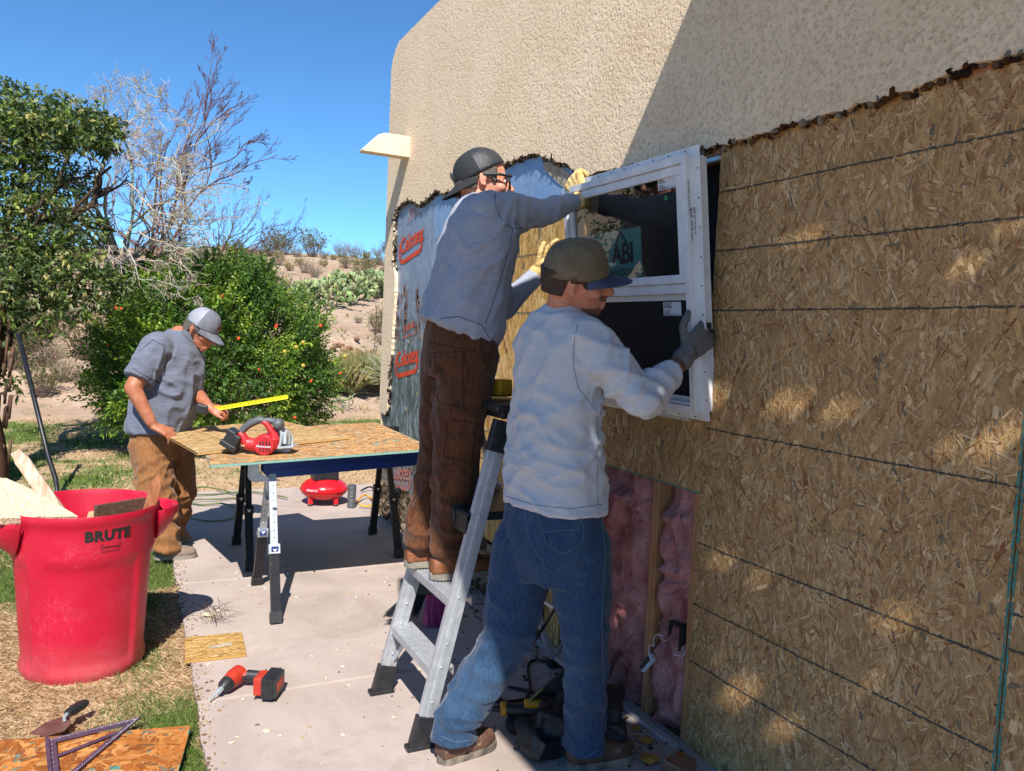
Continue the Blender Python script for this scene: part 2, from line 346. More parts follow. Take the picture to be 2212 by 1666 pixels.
# ------------------------------------------------------------------ mesh builder
def rotm(ax, ay, az): return Matrix.Rotation(az, 3, 'Z') @ Matrix.Rotation(ay, 3, 'Y') @ Matrix.Rotation(ax, 3, 'X')
def basis(d, hint=V((0, 0, 1))):
    d = d.normalized()
    if abs(d.dot(hint.normalized())) > .98: hint = V((1, 0, 0)) if abs(d.x) < .9 else V((0, 1, 0))
    s = d.cross(hint).normalized(); u = s.cross(d).normalized()
    return s, u, d
class MB:
    def __init__(s): s.v = []; s.f = []; s.c = []; s.m = []; s.uv = {}
    def add(s, vs, fs, col=(1, 1, 1), mi=0):
        o = len(s.v); s.v.extend([tuple(p) for p in vs])
        for f in fs: s.f.append(tuple(i+o for i in f)); s.c.append(col); s.m.append(mi)
        return s
    def fixflip(s, k, R):
        if R is not None and R.determinant() < 0:
            for i in range(k, len(s.f)): s.f[i] = s.f[i][::-1]
        return s
    def box(s, c, size, R=None, col=(1, 1, 1), mi=0, taper=None):
        k0 = len(s.f)
        c = V(c); hx, hy, hz = size[0]/2, size[1]/2, size[2]/2; vs = []
        for z in (-hz, hz):
            k = 1 if taper is None or z < 0 else taper
            for x, y in ((-hx, -hy), (hx, -hy), (hx, hy), (-hx, hy)):
                p = V((x*k, y*k, z)); vs.append(c + (R @ p if R else p))
        return s.add(vs, [(3, 2, 1, 0), (4, 5, 6, 7), (0, 1, 5, 4), (1, 2, 6, 5), (2, 3, 7, 6), (3, 0, 4, 7)], col, mi).fixflip(k0, R)
    def bar(s, a, b, w, h, hint=V((0, 0, 1)), col=(1, 1, 1), mi=0):
        a, b = V(a), V(b); sd, u, d = basis(b-a, hint); vs = []
        for p in (a, b):
            for x, y in ((-1, -1), (1, -1), (1, 1), (-1, 1)): vs.append(p + sd*x*w/2 + u*y*h/2)
        return s.add(vs, [(3, 2, 1, 0), (4, 5, 6, 7), (0, 1, 5, 4), (1, 2, 6, 5), (2, 3, 7, 6), (3, 0, 4, 7)], col, mi)
    def tube(s, pts, rad, n=8, col=(1, 1, 1), mi=0, caps=True, flat=1., hint=V((0, 0, 1))):
        pts = [V(p) for p in pts]; k = len(pts)
        rad = [rad]*k if isinstance(rad, (int, float)) else list(rad)
        vs = []; pu = None
        for i, p in enumerate(pts):
            d = pts[min(i+1, k-1)] - pts[max(i-1, 0)]
            if d.length < 1e-9: d = V((0, 0, 1))
            d.normalize()
            if pu is None: sd, u, _ = basis(d, hint)
            else:
                u = pu - d*pu.dot(d)
                if u.length < 1e-6: _, u, _ = basis(d, hint)
                u.normalize(); sd = d.cross(u)
            pu = u
            for j in range(n):
                a = 2*pi*j/n; vs.append(p + sd*cos(a)*rad[i] + u*sin(a)*rad[i]*flat)
        fs = [(i*n+j, i*n+(j+1) % n, (i+1)*n+(j+1) % n, (i+1)*n+j) for i in range(k-1) for j in range(n)]
        if caps: fs += [tuple(range(n))[::-1], tuple(range((k-1)*n, k*n))]
        return s.add(vs, fs, col, mi)
    def lathe(s, prof, c=(0, 0, 0), n=24, R=None, col=(1, 1, 1), mi=0, closed=False, fn=None):
        c = V(c); vs = []; k0 = len(s.f)
        for r, z in prof:
            for j in range(n):
                a = 2*pi*j/n; p = V((r*cos(a), r*sin(a), z))
                if fn: p = fn(p, a)
                vs.append(c + (R @ p if R else p))
        k = len(prof); fs = [(i*n+j, i*n+(j+1) % n, (i+1)*n+(j+1) % n, (i+1)*n+j) for i in range(k-1) for j in range(n)]
        if not closed: fs += [tuple(range(n))[::-1], tuple(range((k-1)*n, k*n))]
        return s.add(vs, fs, col, mi).fixflip(k0, R)
    def ball(s, c, r, n=12, R=None, col=(1, 1, 1), mi=0):
        r = (r, r, r) if isinstance(r, (int, float)) else r; c = V(c); m = max(4, n//2); vs = [c + (R @ V((0, 0, -r[2])) if R else V((0, 0, -r[2])))]
        for i in range(1, m):
            t = -pi/2 + pi*i/m
            for j in range(n):
                a = 2*pi*j/n; p = V((r[0]*cos(t)*cos(a), r[1]*cos(t)*sin(a), r[2]*sin(t))); vs.append(c + (R @ p if R else p))
        vs.append(c + (R @ V((0, 0, r[2])) if R else V((0, 0, r[2]))))
        fs = [(0, 1+(j+1) % n, 1+j) for j in range(n)]
        fs += [(1+i*n+j, 1+i*n+(j+1) % n, 1+(i+1)*n+(j+1) % n, 1+(i+1)*n+j) for i in range(m-2) for j in range(n)]
        o = 1+(m-2)*n; fs += [(o+j, o+(j+1) % n, len(vs)-1) for j in range(n)]
        return s.add(vs, fs, col, mi)
    def rings(s, rings, col=(1, 1, 1), mi=0):
        n = len(rings[0]); k = len(rings); vs = [p for r in rings for p in r]
        fs = [(i*n+j, i*n+(j+1) % n, (i+1)*n+(j+1) % n, (i+1)*n+j) for i in range(k-1) for j in range(n)]
        fs += [tuple(range(n))[::-1], tuple(range((k-1)*n, k*n))]
        return s.add(vs, fs, col, mi)
    def prism(s, poly, o, u, v, th, col=(1, 1, 1), mi=0):
        """flat polygon (2-D points in axes u, v at o), extruded by th along u x v"""
        o, u, v = V(o), V(u), V(v); w = u.cross(v).normalized(); n = len(poly)
        vs = [o+u*a+v*b for a, b in poly] + [o+u*a+v*b+w*th for a, b in poly]
        from mathutils.geometry import tessellate_polygon
        tr = tessellate_polygon([[V((a, b, 0)) for a, b in poly]])
        fs = []
        for t in tr:
            a, b, c = [V((*poly[i], 0)) for i in t]
            if (b-a).cross(c-a).z < 0: t = (t[0], t[2], t[1])
            fs.append((t[2], t[1], t[0])); fs.append(tuple(i+n for i in t))
        area = sum(poly[i][0]*poly[(i+1) % n][1]-poly[(i+1) % n][0]*poly[i][1] for i in range(n))
        for i in range(n):
            j = (i+1) % n; q = (i, j, j+n, i+n); fs.append(q if area > 0 else q[::-1])
        return s.add(vs, fs, col, mi)
    def mesh(s, name):
        me = bpy.data.meshes.new(name); me.from_pydata(s.v, [], s.f); me.update(); return me
    def build(s, name, mats, parent=None, smooth=False, bevel=0, mods=None):
        me = s.mesh(name)
        for m in (mats if isinstance(mats, (list, tuple)) else [mats]): me.materials.append(MT[m] if isinstance(m, str) else m)
        n = len(me.polygons)
        if n:
            me.polygons.foreach_set('material_index', s.m)
            ca = me.color_attributes.new('Col', 'FLOAT_COLOR', 'CORNER')
            tot = np.empty(n, dtype=np.int32); me.polygons.foreach_get('loop_total', tot)
            c = np.array([(*x[:3], 1.) for x in s.c], dtype=np.float32); ca.data.foreach_set('color', np.repeat(c, tot, axis=0).ravel())
            if s.uv:
                ul = me.uv_layers.new(name='UVMap'); st = 0; arr = np.zeros((int(tot.sum()), 2), dtype=np.float32)
                starts = np.concatenate([[0], np.cumsum(tot)[:-1]])
                for fi, uvs in s.uv.items():
                    a = starts[fi]; arr[a:a+len(uvs)] = uvs
                ul.data.foreach_set('uv', arr.ravel())
            if smooth:
                me.polygons.foreach_set('use_smooth', [True]*n)
                if smooth != 2:
                    try: me.set_sharp_from_angle(angle=radians(40))
                    except Exception: pass
        o = link(name, me, parent)
        if bevel:
            b = o.modifiers.new('bevel', 'BEVEL'); b.width = bevel; b.segments = 2; b.limit_method = 'ANGLE'; b.angle_limit = radians(35); b.harden_normals = False
        return o

def organic(name, mb, voxel, mt, parent=None, smooth=6, disp=None, extra=None, sfac=.5):
    """union of overlapping closed shapes as one continuous surface"""
    me = mb.mesh(name); o = bpy.data.objects.new('tmp', me); COL.objects.link(o)
    r = o.modifiers.new('r', 'REMESH'); r.mode = 'VOXEL'; r.voxel_size = voxel; r.adaptivity = 0
    if smooth:
        sm = o.modifiers.new('s', 'SMOOTH'); sm.iterations = smooth; sm.factor = sfac
    dg = bpy.context.evaluated_depsgraph_get(); me2 = bpy.data.meshes.new_from_object(o.evaluated_get(dg))
    bpy.data.objects.remove(o); bpy.data.meshes.remove(me); me2.name = name
    if disp:
        me2.update(); n = len(me2.vertices)
        nor = [v.normal.copy() for v in me2.vertices]
        for v, nn in zip(me2.vertices, nor): v.co = v.co + nn*disp(v.co, nn)
    me2.materials.clear()
    for m in (mt if isinstance(mt, (list, tuple)) else [mt]): me2.materials.append(MT[m])
    if extra:
        for p in me2.polygons: p.material_index = extra(p.center)
    me2.polygons.foreach_set('use_smooth', [True]*len(me2.polygons)); me2.update()
    return link(name, me2, parent)

def folds(dirs, amp=.006, freq=14, along=1.6, seed=0.):
    amp *= 1.35; freq *= .72; along *= .62
    """cloth folds: ridged noise stretched along given directions; dirs = [(vector, centre or None, radius, weight)]"""
    dd = []
    for d, c, rad, w in dirs:
        s_, u_, d_ = basis(V(d)); dd.append((s_, u_, d_, None if c is None else V(c), rad, w))
    def f(p, n):
        t = 0
        for i, (s_, u_, d_, c, rad, w) in enumerate(dd):
            k = w
            if c is not None:
                q = (p-c).length/rad
                if q > 1: continue
                k *= (1-q*q)
            wob = noise.noise(p*3.1+V((seed, i*7, 0)))*.06
            a = V((p.dot(s_)*freq+wob*freq, p.dot(u_)*freq+wob*freq, p.dot(d_)*along+i*9.+seed))
            r = max(0, 1-abs(noise.noise(a))*3.4)**1.3 - .25
            t += k*amp*r
            a2 = V((p.dot(s_)*freq*2.3, p.dot(u_)*freq*2.3, p.dot(d_)*along*2.+i*5+seed))
            t += k*amp*.35*noise.noise(a2)
        return t
    return f

# text
def textpts(s, size=1., bold=0., align='LEFT', shear=0., spacing=1.):
    cu = bpy.data.curves.new('t', 'FONT'); cu.body = s; cu.size = size; cu.offset = bold; cu.align_x = align; cu.shear = shear
    cu.space_character = spacing; cu.resolution_u = 3
    o = bpy.data.objects.new('t', cu); COL.objects.link(o)
    dg = bpy.context.evaluated_depsgraph_get(); me = bpy.data.meshes.new_from_object(o.evaluated_get(dg))
    vs = [v.co.copy() for v in me.vertices]; fs = [tuple(p.vertices) for p in me.polygons]
    bpy.data.objects.remove(o); bpy.data.meshes.remove(me); bpy.data.curves.remove(cu)
    return vs, fs
def text_on(mb, s, fn, size, mi=0, bold=0., align='LEFT', shear=0., spacing=1.):
    vs, fs = textpts(s, size, bold, align, shear, spacing); mb.add([fn(v.x, v.y) for v in vs], fs, (1, 1, 1), mi)

# thin strips drawn on a finished surface (seams, stitches, stripes)
def surf_line(objs, px, r, mt, name, parent, off=.0012, step=9, ladder=False):
    dg = bpy.context.evaluated_depsgraph_get(); bvs = []
    for o in objs:
        w_ = wl(o); me = o.data
        bvs.append(BVHTree.FromPolygons([v.co + w_ for v in me.vertices], [tuple(p.vertices) for p in me.polygons]))
    mb = MB()
    lines = px if isinstance(px[0][0], (list, tuple)) else [px]
    for ln in lines:
        pts = []
        for a, b in zip(ln[:-1], ln[1:]):
            L = max(1, int(math.hypot(b[0]-a[0], b[1]-a[1])/step))
            for i in range(L): pts.append((a[0]+(b[0]-a[0])*i/L, a[1]+(b[1]-a[1])*i/L))
        pts.append(ln[-1]); cur = []
        for x, y in pts:
            best = None; d = ray(x, y).normalized()
            for bv in bvs:
                h = bv.ray_cast(CAMP, d)
                if h[0] is not None and (best is None or h[3] < best[3]): best = h
            if best:
                p = best[0] - d*off
                if cur and (p-cur[-1]).length > .09:
                    if len(cur) > 1: mb.tube(cur, r, 5)
                    cur = []
                cur.append(p)
        if len(cur) > 1: mb.tube(cur, r, 5)
    if mb.v: return mb.build(name, mt, parent, smooth=2)
# ================================================================== terrain
def rise(x, y):
    d = y + .35*noise.noise(V((x*.25, y*.1, 3)))*4
    lft = min(1., max(0., (-x-2.)/6))
    h = 0.
    ks = [(12.2, 0), (13.5, .06), (16, .75), (18, 1.1), (22, 1.75), (30, 2.95), (38, 4.1), (46, 4.95), (54, 5.3), (75, 4.5), (300, 2)]
    for (a, ha), (b, hb) in zip(ks[:-1], ks[1:]):
        if d <= a: break
        t = min(1, (d-a)/(b-a)); h = ha+(hb-ha)*t
        if d < b: break
    if d > 12.2:
        k = min(1, (d-12.2)/8)
        h += k*(.22*noise.noise(V((x*.3, y*.3, 0))) + .5*noise.noise(V((x*.07, y*.07, 5))) + .07*noise.noise(V((x*1.1, y*1.1, 9))))
        h += .03*x*min(1, (d-12.2)/34)
        r2 = ((x-4.0)/1.5)**2 + ((y-15.6)/1.3)**2
        h += .75*math.exp(-r2) * (1+.25*noise.noise(V((x*2.6, y*2.6, 4))))
        r3 = ((x+1.0)/2.2)**2 + ((y-17.)/1.3)**2
        h += .5*math.exp(-r3)
    return h
def gz(x, y):
    z = -.03 + .010*noise.noise(V((x*1.7, y*1.7, 0))) + .004*noise.noise(V((x*9, y*9, 0)))
    z += rise(x, y)
    if .32 < x < 2.2 and -12 < y < 7.0: z = -.09
    return z
def greenness(x, y):
    g = noise.noise(V((x*1.3, y*1.3, 21)))*.9 + noise.noise(V((x*4.1, y*4.1, 2)))*.5
    if y < 4.6: g += -.38
    elif y < 7.6: g += .35
    else: g += .60
    if -.32 < x < .3 and y < 6: g += .95*max(0, 1-abs(x-.10)/.32)
    if y > 6.2 and -2.3 < x < .6: g -= .45*math.exp(-((x+.5)/1.3)**2)
    if x > .6 and y < 10.8: g -= .8
    if y > 11.9: g -= (y-11.9)*2
    return max(0., min(1., g*1.6+.25))
def axis(a, b, mid, fine, growth):
    out = [mid]; s = fine; p = mid
    while p < b: p += s; out.append(p); s *= growth if p > mid else 1
    p = mid; s = fine
    while p > a: p -= s; out.append(p); s *= growth
    return sorted(out)
xs = axis(-220, 260, .5, .06, 1.035); ys = axis(-40, 300, 4.2, .08, 1.022)
xs = sorted(xs + [.315, .325]) 
mb = MB(); nx, ny = len(xs), len(ys)
vs = [(x, y, gz(x, y)) for y in ys for x in xs]
fs = []; cs = []
for j in range(ny-1):
    for i in range(nx-1):
        fs.append((j*nx+i, j*nx+i+1, (j+1)*nx+i+1, (j+1)*nx+i))
mb.add(vs, fs)
for k, f in enumerate(fs):
    x, y, _ = vs[f[0]]
    dirt = max(0., min(1., (y-12.4-.5*noise.noise(V((x, y, 0))))/.5)); mb.c[k] = (dirt, greenness(x, y), 0)
gr = mb.build('ground', 'ground', smooth=2); tag(gr, 'dry lawn and bare desert soil rising to a hill', kind='structure')

# concrete slab path
def slab_edge(y): return .275 + .012*(y-3) + .022*noise.noise(V((0, y*3, 0))) + .008*noise.noise(V((0, y*14, 0)))
mb = MB(); cuts = [-3.5, -1.4, .1, 1.62, 3.1, 4.575, 7.05]
for a, b in zip(cuts[:-1], cuts[1:]):
    n = 40; a2, b2 = a+.005, b-.005
    L = [(slab_edge(a2+(b2-a2)*i/n), a2+(b2-a2)*i/n) for i in range(n+1)]
    xr = 3.4 if b > 6.5 else 1.86
    poly = [(xr, a2), (xr, b2)] + L[::-1] if b < 6.5 else [(1.84, a2), (1.84, 5.95), (3.4, 5.95), (3.4, b2)] + L[::-1]
    mb.prism(poly, (0, 0, -.12), (1, 0, 0), (0, 1, 0), .12)
sl_ = mb.build('concrete_path', 'concrete', bevel=.006); tag(sl_, 'pinkish grey concrete path beside the house', kind='structure')
mb = MB(); mb.box((1.09, 1.8, -.06), (1.44, 10.4, .106), col=g3('#B5A17C')); o = mb.build('path_joint_fill', 'vrough'); tag(o, 'sandy filler in the joints of the concrete path', kind='structure')

# grass blades
def blades(name, n, region, h0, h1, lab, wid=.003, straw=.5, near=True):
    mb = MB(); k = 0; vs = []; fs = []; cs = []
    while k < n:
        x = random.uniform(region[0], region[1]); y = region[2] + (region[3]-region[2])*random.random()**1.3
        if x > slab_edge(y)+(.05 if noise.noise(V((0, y*2.3, 8))) > 0 else .015) and y < 7.08: continue
        g = greenness(x, y); isg = random.random() < g
        if not isg and random.random() < straw: continue
        k += 1
        a = random.uniform(0, 2*pi); ln = random.uniform(h0, h1)*(1 if isg else 1.2); tilt = random.uniform(.2, .9) if isg else random.uniform(.9, 1.5)
        d = V((cos(a)*sin(tilt), sin(a)*sin(tilt), max(.05, cos(tilt)))); s = V((-sin(a), cos(a), 0))*wid*(1 if near else 1.8)
        p = V((x, y, gz(x, y)-.002)); q = p + d*ln; m = p + d*ln*.5 + V((0, 0, .004))
        o = len(vs); vs += [p-s, p+s, m+s*.8, q, m-s*.8]; fs.append((o, o+1, o+2, o+3, o+4))
        j = random.uniform(.7, 1.25)
        c = random.choice([g3('#5E7636'), g3('#6C8242'), g3('#506830'), g3('#869258')]) if isg else random.choice([g3('#C9AE88'), g3('#B89A72'), g3('#D6BE9A'), g3('#A0825C')])
        cs.append(tuple(min(1, q_*j) for q_ in c))
    mb.v = [tuple(v) for v in vs]; mb.f = fs; mb.c = cs; mb.m = [0]*len(fs)
    return tag(mb.build(name, 'grass'), lab, 'grass', kind='stuff')
blades('grass', 70000, (-1.9, .34, 1.9, 5.6), .015, .045, 'patchy green and straw coloured grass around the red bin', wid=.0013, straw=.2)
blades('grass', 42000, (-6, 4.6, 5.4, 12.6), .02, .05, 'green lawn under the trees behind the men', wid=.003, near=False, straw=.4)

# ================================================================== house
house = thing('house', (WALLX+2, 2, 0), 'tan stucco house wall being stripped to foil sheathing and strand board', 'house')
YN = -3.2
core = MB(); core.box((4.0, (5.93+YN)/2, 1.66), (4.0, 5.93-YN-.02, 3.6)); core.build('house_core', 'stucco', house)
jag_px = [(1820,238),(1780,248),(1740,262),(1700,268),(1660,284),(1610,298),(1560,312),(1520,318),(1470,330),(1420,342),(1350,360),(1290,372),(1262,380),(1250,368),(1240,372),(1228,356),(1215,352),(1205,352),(1190,343),(1170,336),(1150,331),(1130,338),(1110,345),(1098,352),(1085,357),(1060,375),(1030,392),(1000,410),(985,420),(968,412),(955,417),(945,412),(930,420),(918,432),(905,442),(892,434),(880,432),(868,438),(860,448),(856,455),(851,470),(850,500),(848,560),(853,600),(852,650),(848,700),(845,760),(840,800),(838,850),(836,885),(832,897)]
SX = 1.815
right = [(2212,112),(2150,128),(2100,140),(2050,158),(1990,185),(1950,196),(1900,214),(1860,221)]
jag = [W(x, y, SX) for x, y in right+jag_px]
z0 = jag[0].z
line = [(p.y, p.z) for p in jag]
ext = [(YN, z0)] + [(YN+i*.25, z0+.02*noise.noise(V((i*1.3, 0, 0)))) for i in range(1, 17) if YN+i*.25 < line[0][0]-.05]
line = ext + line
fine = []
for (a, b), (c, d) in zip(line[:-1], line[1:]):
    L = math.hypot(c-a, d-b); n = max(1, int(L/.018))
    for i in range(n):
        t = i/n; y, z = a+(c-a)*t, b+(d-b)*t
        fine.append((y+.010*noise.noise(V((y*45, z*45, 0))), z+.012*noise.noise(V((y*40, z*40, 5)))))
fine.append(line[-1])
yc = 5.94
top = [(yc, .80), (yc, 3.40), (yc-.03, 3.47), (yc-.09, 3.53), (yc-.17, 3.565), (5.2, 3.57), (YN, 3.57)]
poly = fine + top
mb = MB(); mb.prism([(-a, b) for a, b in poly][::-1], (SX, 0, 0), (0, -1, 0), (0, 0, 1), -.024)
st = mb.build('stucco_wall', 'stucco', house)
mb = MB(); mb.box((2.2, 5.936, 1.7), (.74, .012, 3.4)); mb.build('end_wall', 'stucco', house)
# broken edge of the render
mb = MB()
for i, (y, z) in enumerate(fine):
    if z > 3.3 or y > 5.95: continue
    if z < 2.05 and y < 5.7: continue
    for k in range(3 if y > 3.0 else 2):
        r = random.uniform(.005, .013); dz = random.uniform(-.016, .006) if y > 3.0 else random.uniform(-.014, .003)
        dy = 0 if z > 2.1 else random.uniform(-.018, .004)
        if z <= 2.1: dz = 0
        p = V((random.uniform(1.815, 1.838), y+random.uniform(-.012, .012)+dy, z+dz))
        c = random.choice([g3('#2E2620'), g3('#4A3E34'), g3('#3A3028'), g3('#6E6254')] if y > 3.0 else [g3('#2E2018'), g3('#4A2E1C'), g3('#5A4636'), g3('#7C7468')])
        R = rotm(random.random()*6, random.random()*6, random.random()*6)
        if random.random() < .6: mb.box(p, (r*random.uniform(.5, 1.6), r*random.uniform(.8, 3.2), r*random.uniform(.4, 1.6)), R, col=c, taper=random.uniform(.3, 1))
        else: mb.ball(p, (r*random.uniform(.8, 1.7), r*random.uniform(.6, 1.6), r*random.uniform(.6, 1.2)), 6, R, col=c)
mb.build('broken_edge', 'vrough', house)
# scratch coat patch right of the blue wrap
pp = [W(x, y, 1.833) for x, y in [(1172,352),(1190,350),(1215,362),(1235,380),(1262,392),(1262,402),(1228,412),(1205,396),(1190,380),(1175,366)]]
mb = MB(); mb.prism([(-p.y, p.z) for p in pp][::-1], (1.833, 0, 0), (0, -1, 0), (0, 0, 1), -.006); mb.build('mortar_patch', 'mortar', house)

OSBP = [g3(c) for c in ('#B59264','#A98456','#BE9C70','#9F7B52','#AF8D64','#B6905E','#98724A','#C8AA80','#AC875C','#B89466')]
OSBD = [g3('#7E5432'), g3('#786A54'), g3('#8A5A38'), g3('#6E6454'), g3('#94704A'), g3('#A07048')]
def flake_panel(name, o, u, v, w, h, n, parent=None, th=.011, ang=pi/2, spread=.45, pal=OSBP, dark=OSBD, nsmall=None, Lr=(.04, .14), Wr=(.006, .026), edge=None, lines=None, pd=.05, light=1., nails=None):
    o, u, v = V(o), V(u).normalized(), V(v).normalized(); nn = u.cross(v).normalized(); mb = MB()
    mb.prism([(0, 0), (w, 0), (w, h), (0, h)], o - nn*th, u, v, th-.0006, col=edge or pal[1])
    def put(cx_, cy_, L, B, a, col, e):
        ca, sa = cos(a), sin(a); pts = []; uvs = []
        pr = [(-L/2, -B/2*random.uniform(.3, 1)), (-L*.1, -B/2*random.uniform(.8, 1.15)), (L/2*random.uniform(.8, 1), -B/2*random.uniform(.3, 1)), (L/2, B*random.uniform(-.1, .2)), (L/2*random.uniform(.75, 1), B/2), (0, B/2*random.uniform(.85, 1.15)), (-L/2*random.uniform(.8, 1), B/2*random.uniform(.5, 1))]
        uo, vo = random.random()*9, random.random()*9; bend = random.uniform(-.2, .2)/max(L, .02)*.5
        for a_, b_ in pr:
            b2 = b_ + bend*a_*a_
            x = min(w, max(0, cx_+a_*ca-b2*sa)); y = min(h, max(0, cy_+a_*sa+b2*ca))
            pts.append(o+u*x+v*y+nn*e); uvs.append((uo+a_, vo+b_))
        mb.uv[len(mb.f)] = uvs; mb.add(pts, [tuple(range(len(pts)))], col)
    tot = n + (nsmall if nsmall is not None else n)
    for i in range(tot):
        small = i >= n; e = -.0002 + .0016*i/tot
        j = random.uniform(.82, 1.18)*light
        c = random.choice(dark) if random.random() < (pd*2.2 if small else pd) else random.choice(pal)
        c = tuple(min(1, q*j) for q in c)
        if small: put(random.uniform(0, w), random.uniform(0, h), random.uniform(.008, .05), random.uniform(.002, .007), random.gauss(ang, spread*1.4), c, e)
        else: put(random.uniform(0, w), random.uniform(0, h), random.uniform(*Lr), random.uniform(*Wr), random.gauss(ang, spread), c, e)
    for ln in (lines or []):
        (x0, y0), (x1, y1), wd, col = ln; L = math.hypot(x1-x0, y1-y0); k = int(L/.0028)
        for i in range(k):
            t = random.random(); q = random.gauss(0, wd*.26); a = random.uniform(-.22, .22)
            cx_, cy_ = x0+(x1-x0)*t, y0+(y1-y0)*t+q+.002*noise.noise(V((t*9, y0, 0)))
            if abs(y1-y0) > abs(x1-x0): cx_, cy_ = x0+(x1-x0)*t+q, y0+(y1-y0)*t
            jj = random.uniform(.8, 1.3)
            put(cx_, cy_, .013, .0026, atan2(y1-y0, x1-x0)+a, tuple(q_*jj for q_ in col), .0016+random.random()*.0004)
    if nails:
        for (x, y) in nails: put(x+random.gauss(0, .003), y+random.gauss(0, .003), .006, .005, 0, g3('#3A3632'), .0022)
    return mb.build(name, 'osb', parent)
CH = g3('#45433E'); MY = V((0, -1, 0)); MZ = V((0, 0, 1)); TEAL = g3('#3E8078')
zl = [1.966, 1.766, 1.562, 1.151, .743, .522, .313]
yl, yr = 2.163, 1.074
p1 = flake_panel('strand_board_panel', (WALLX, yl, -.06), MY, MZ, yl-yr, 2.187, 6500, house, nsmall=10000, Lr=(.02, .12), Wr=(.004, .019), spread=.6, nails=[(x, z+.06+.004) for z in zl for x in (.40, .80)]+[(x, .1+.15*i) for i in range(14) for x in (.012, 1.075)]+[(.012+.15*i, 2.172) for i in range(8)],
    lines=[((0, z+.06), (yl-yr, z+.06+.003), .0045, CH) for z in zl] + [((yl-yr-.003, 0), (yl-yr-.002, 2.18), .006, TEAL)])
tag(p1, 'large strand board sheet right of the new window with seven dark chalk lines')
z2 = [W(2191, 1327).z, W(2192, 1050).z-.03, W(2195, 1407).z]
p2_ = flake_panel('strand_board_panel', (WALLX, yr-.004, -.06), MY, MZ, 2.2, 2.187, 9000, house, nsmall=6000, Lr=(.02, .12), Wr=(.004, .020), spread=.6,
    lines=[((0, z+.06), (2.2, z+.06), .007, CH) for z in z2+[1.97, 1.77, 1.56]] + [((.003, 0), (.003, 2.18), .006, TEAL)])
tag(p2_, 'strand board sheet at the right edge beyond the teal seam')
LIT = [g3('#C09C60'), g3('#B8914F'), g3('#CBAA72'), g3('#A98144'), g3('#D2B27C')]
flake_panel('strand_board_panel', (WALLX, 3.12, .915), MY, MZ, 3.12-yl-.002, .27, 700, house, nsmall=700, lines=[((.02, .003), (.95, .003), .005, TEAL)])
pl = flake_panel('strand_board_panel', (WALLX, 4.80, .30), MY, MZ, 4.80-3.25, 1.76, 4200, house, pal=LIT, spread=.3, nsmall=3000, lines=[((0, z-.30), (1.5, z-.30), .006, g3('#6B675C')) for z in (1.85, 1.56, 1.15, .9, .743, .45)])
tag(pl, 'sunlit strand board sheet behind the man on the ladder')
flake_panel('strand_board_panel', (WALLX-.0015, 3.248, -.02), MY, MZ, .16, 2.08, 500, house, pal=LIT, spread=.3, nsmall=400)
flake_panel('strand_board_panel', (WALLX, yl-.01, 1.99), MY, MZ, .02, .12, 6, house)
# foil sheathing
mb = MB()
def grid_sheet(y0, y1, z0, z1, X, amp, step=.04):
    ny_, nz_ = int((y0-y1)/step), int((z1-z0)/step); vs = []
    for j in range(nz_+1):
        for i in range(ny_+1):
            y, z = y0+(y1-y0)*i/ny_, z0+(z1-z0)*j/nz_; vs.append((X-amp*noise.noise(V((0, y*5, z*3)))-amp*.4*noise.noise(V((3, y*16, z*9))), y, z))
    fs = [(j*(ny_+1)+i, j*(ny_+1)+i+1, (j+1)*(ny_+1)+i+1, (j+1)*(ny_+1)+i) for j in range(nz_) for i in range(ny_)]
    return vs, fs
mb.add(*grid_sheet(5.925, 4.82, .2, 2.75, 1.8395, .003)); f1 = mb.build('foil_sheathing', 'foil', house, smooth=2)
tag(f1, 'scuffed blue grey foil sheathing with orange printing')
mb = MB(); mb.add(*grid_sheet(4.95, 3.1, 2.05, 2.75, 1.8385, .003)); mb.build('blue_wrap', 'bluefoil', house, smooth=2)
mb = MB(); mb.box((1.92, 5.0, 1.4), (.14, 1.85, 2.75)); mb.build('sheathing_core', 'mortar', house)
mb = MB(); mb.box((1.834, 4.81, 1.16), (.012, .035, 1.78)); mb.build('batten', 'pine', house)
# printing on the foil
def foil_fn(y, z, rot, X=1.8345):
    cr, sr = cos(rot), sin(rot)
    return lambda a, b: V((X, y-(a*cr-b*sr), z+(a*sr+b*cr)))
def logo(y, z, s=1., m=0, half=False):
    mb = MB(); fn = foil_fn(y, z, radians(9))
    text_on(mb, 'Celotex', fn, .156*s, 0, .0040*s, 'CENTER', 0, .95)
    def band(a, b, wd):
        (x0, y0), (x1, y1) = a, b; L = math.hypot(x1-x0, y1-y0); nx_, ny_ = -(y1-y0)/L*wd, (x1-x0)/L*wd
        mb.add([fn(x0-nx_, y0-ny_), fn(x1-nx_, y1-ny_), fn(x1+nx_, y1+ny_), fn(x0+nx_, y0+ny_)], [(0, 1, 2, 3)])
    pts = [(-.255*s, .08*s), (-.265*s, -.02*s), (-.24*s, -.055*s), (-.2*s, -.066*s), (.17*s, -.066*s), (.205*s, -.03*s), (.21*s, .01*s)]
    for a, b in zip(pts[:-1], pts[1:]): band(a, b, .016*s)
    return mb
tag(logo(5.37, 2.03).build('printed_mark', 'redink', house), 'upper orange printed mark on the foil')
tag(logo(5.37, 1.20).build('printed_mark', 'redink', house), 'middle orange printed mark on the foil')
tag(logo(5.42, .36).build('printed_mark', 'redinkw', house), 'lower worn printed mark on the foil')
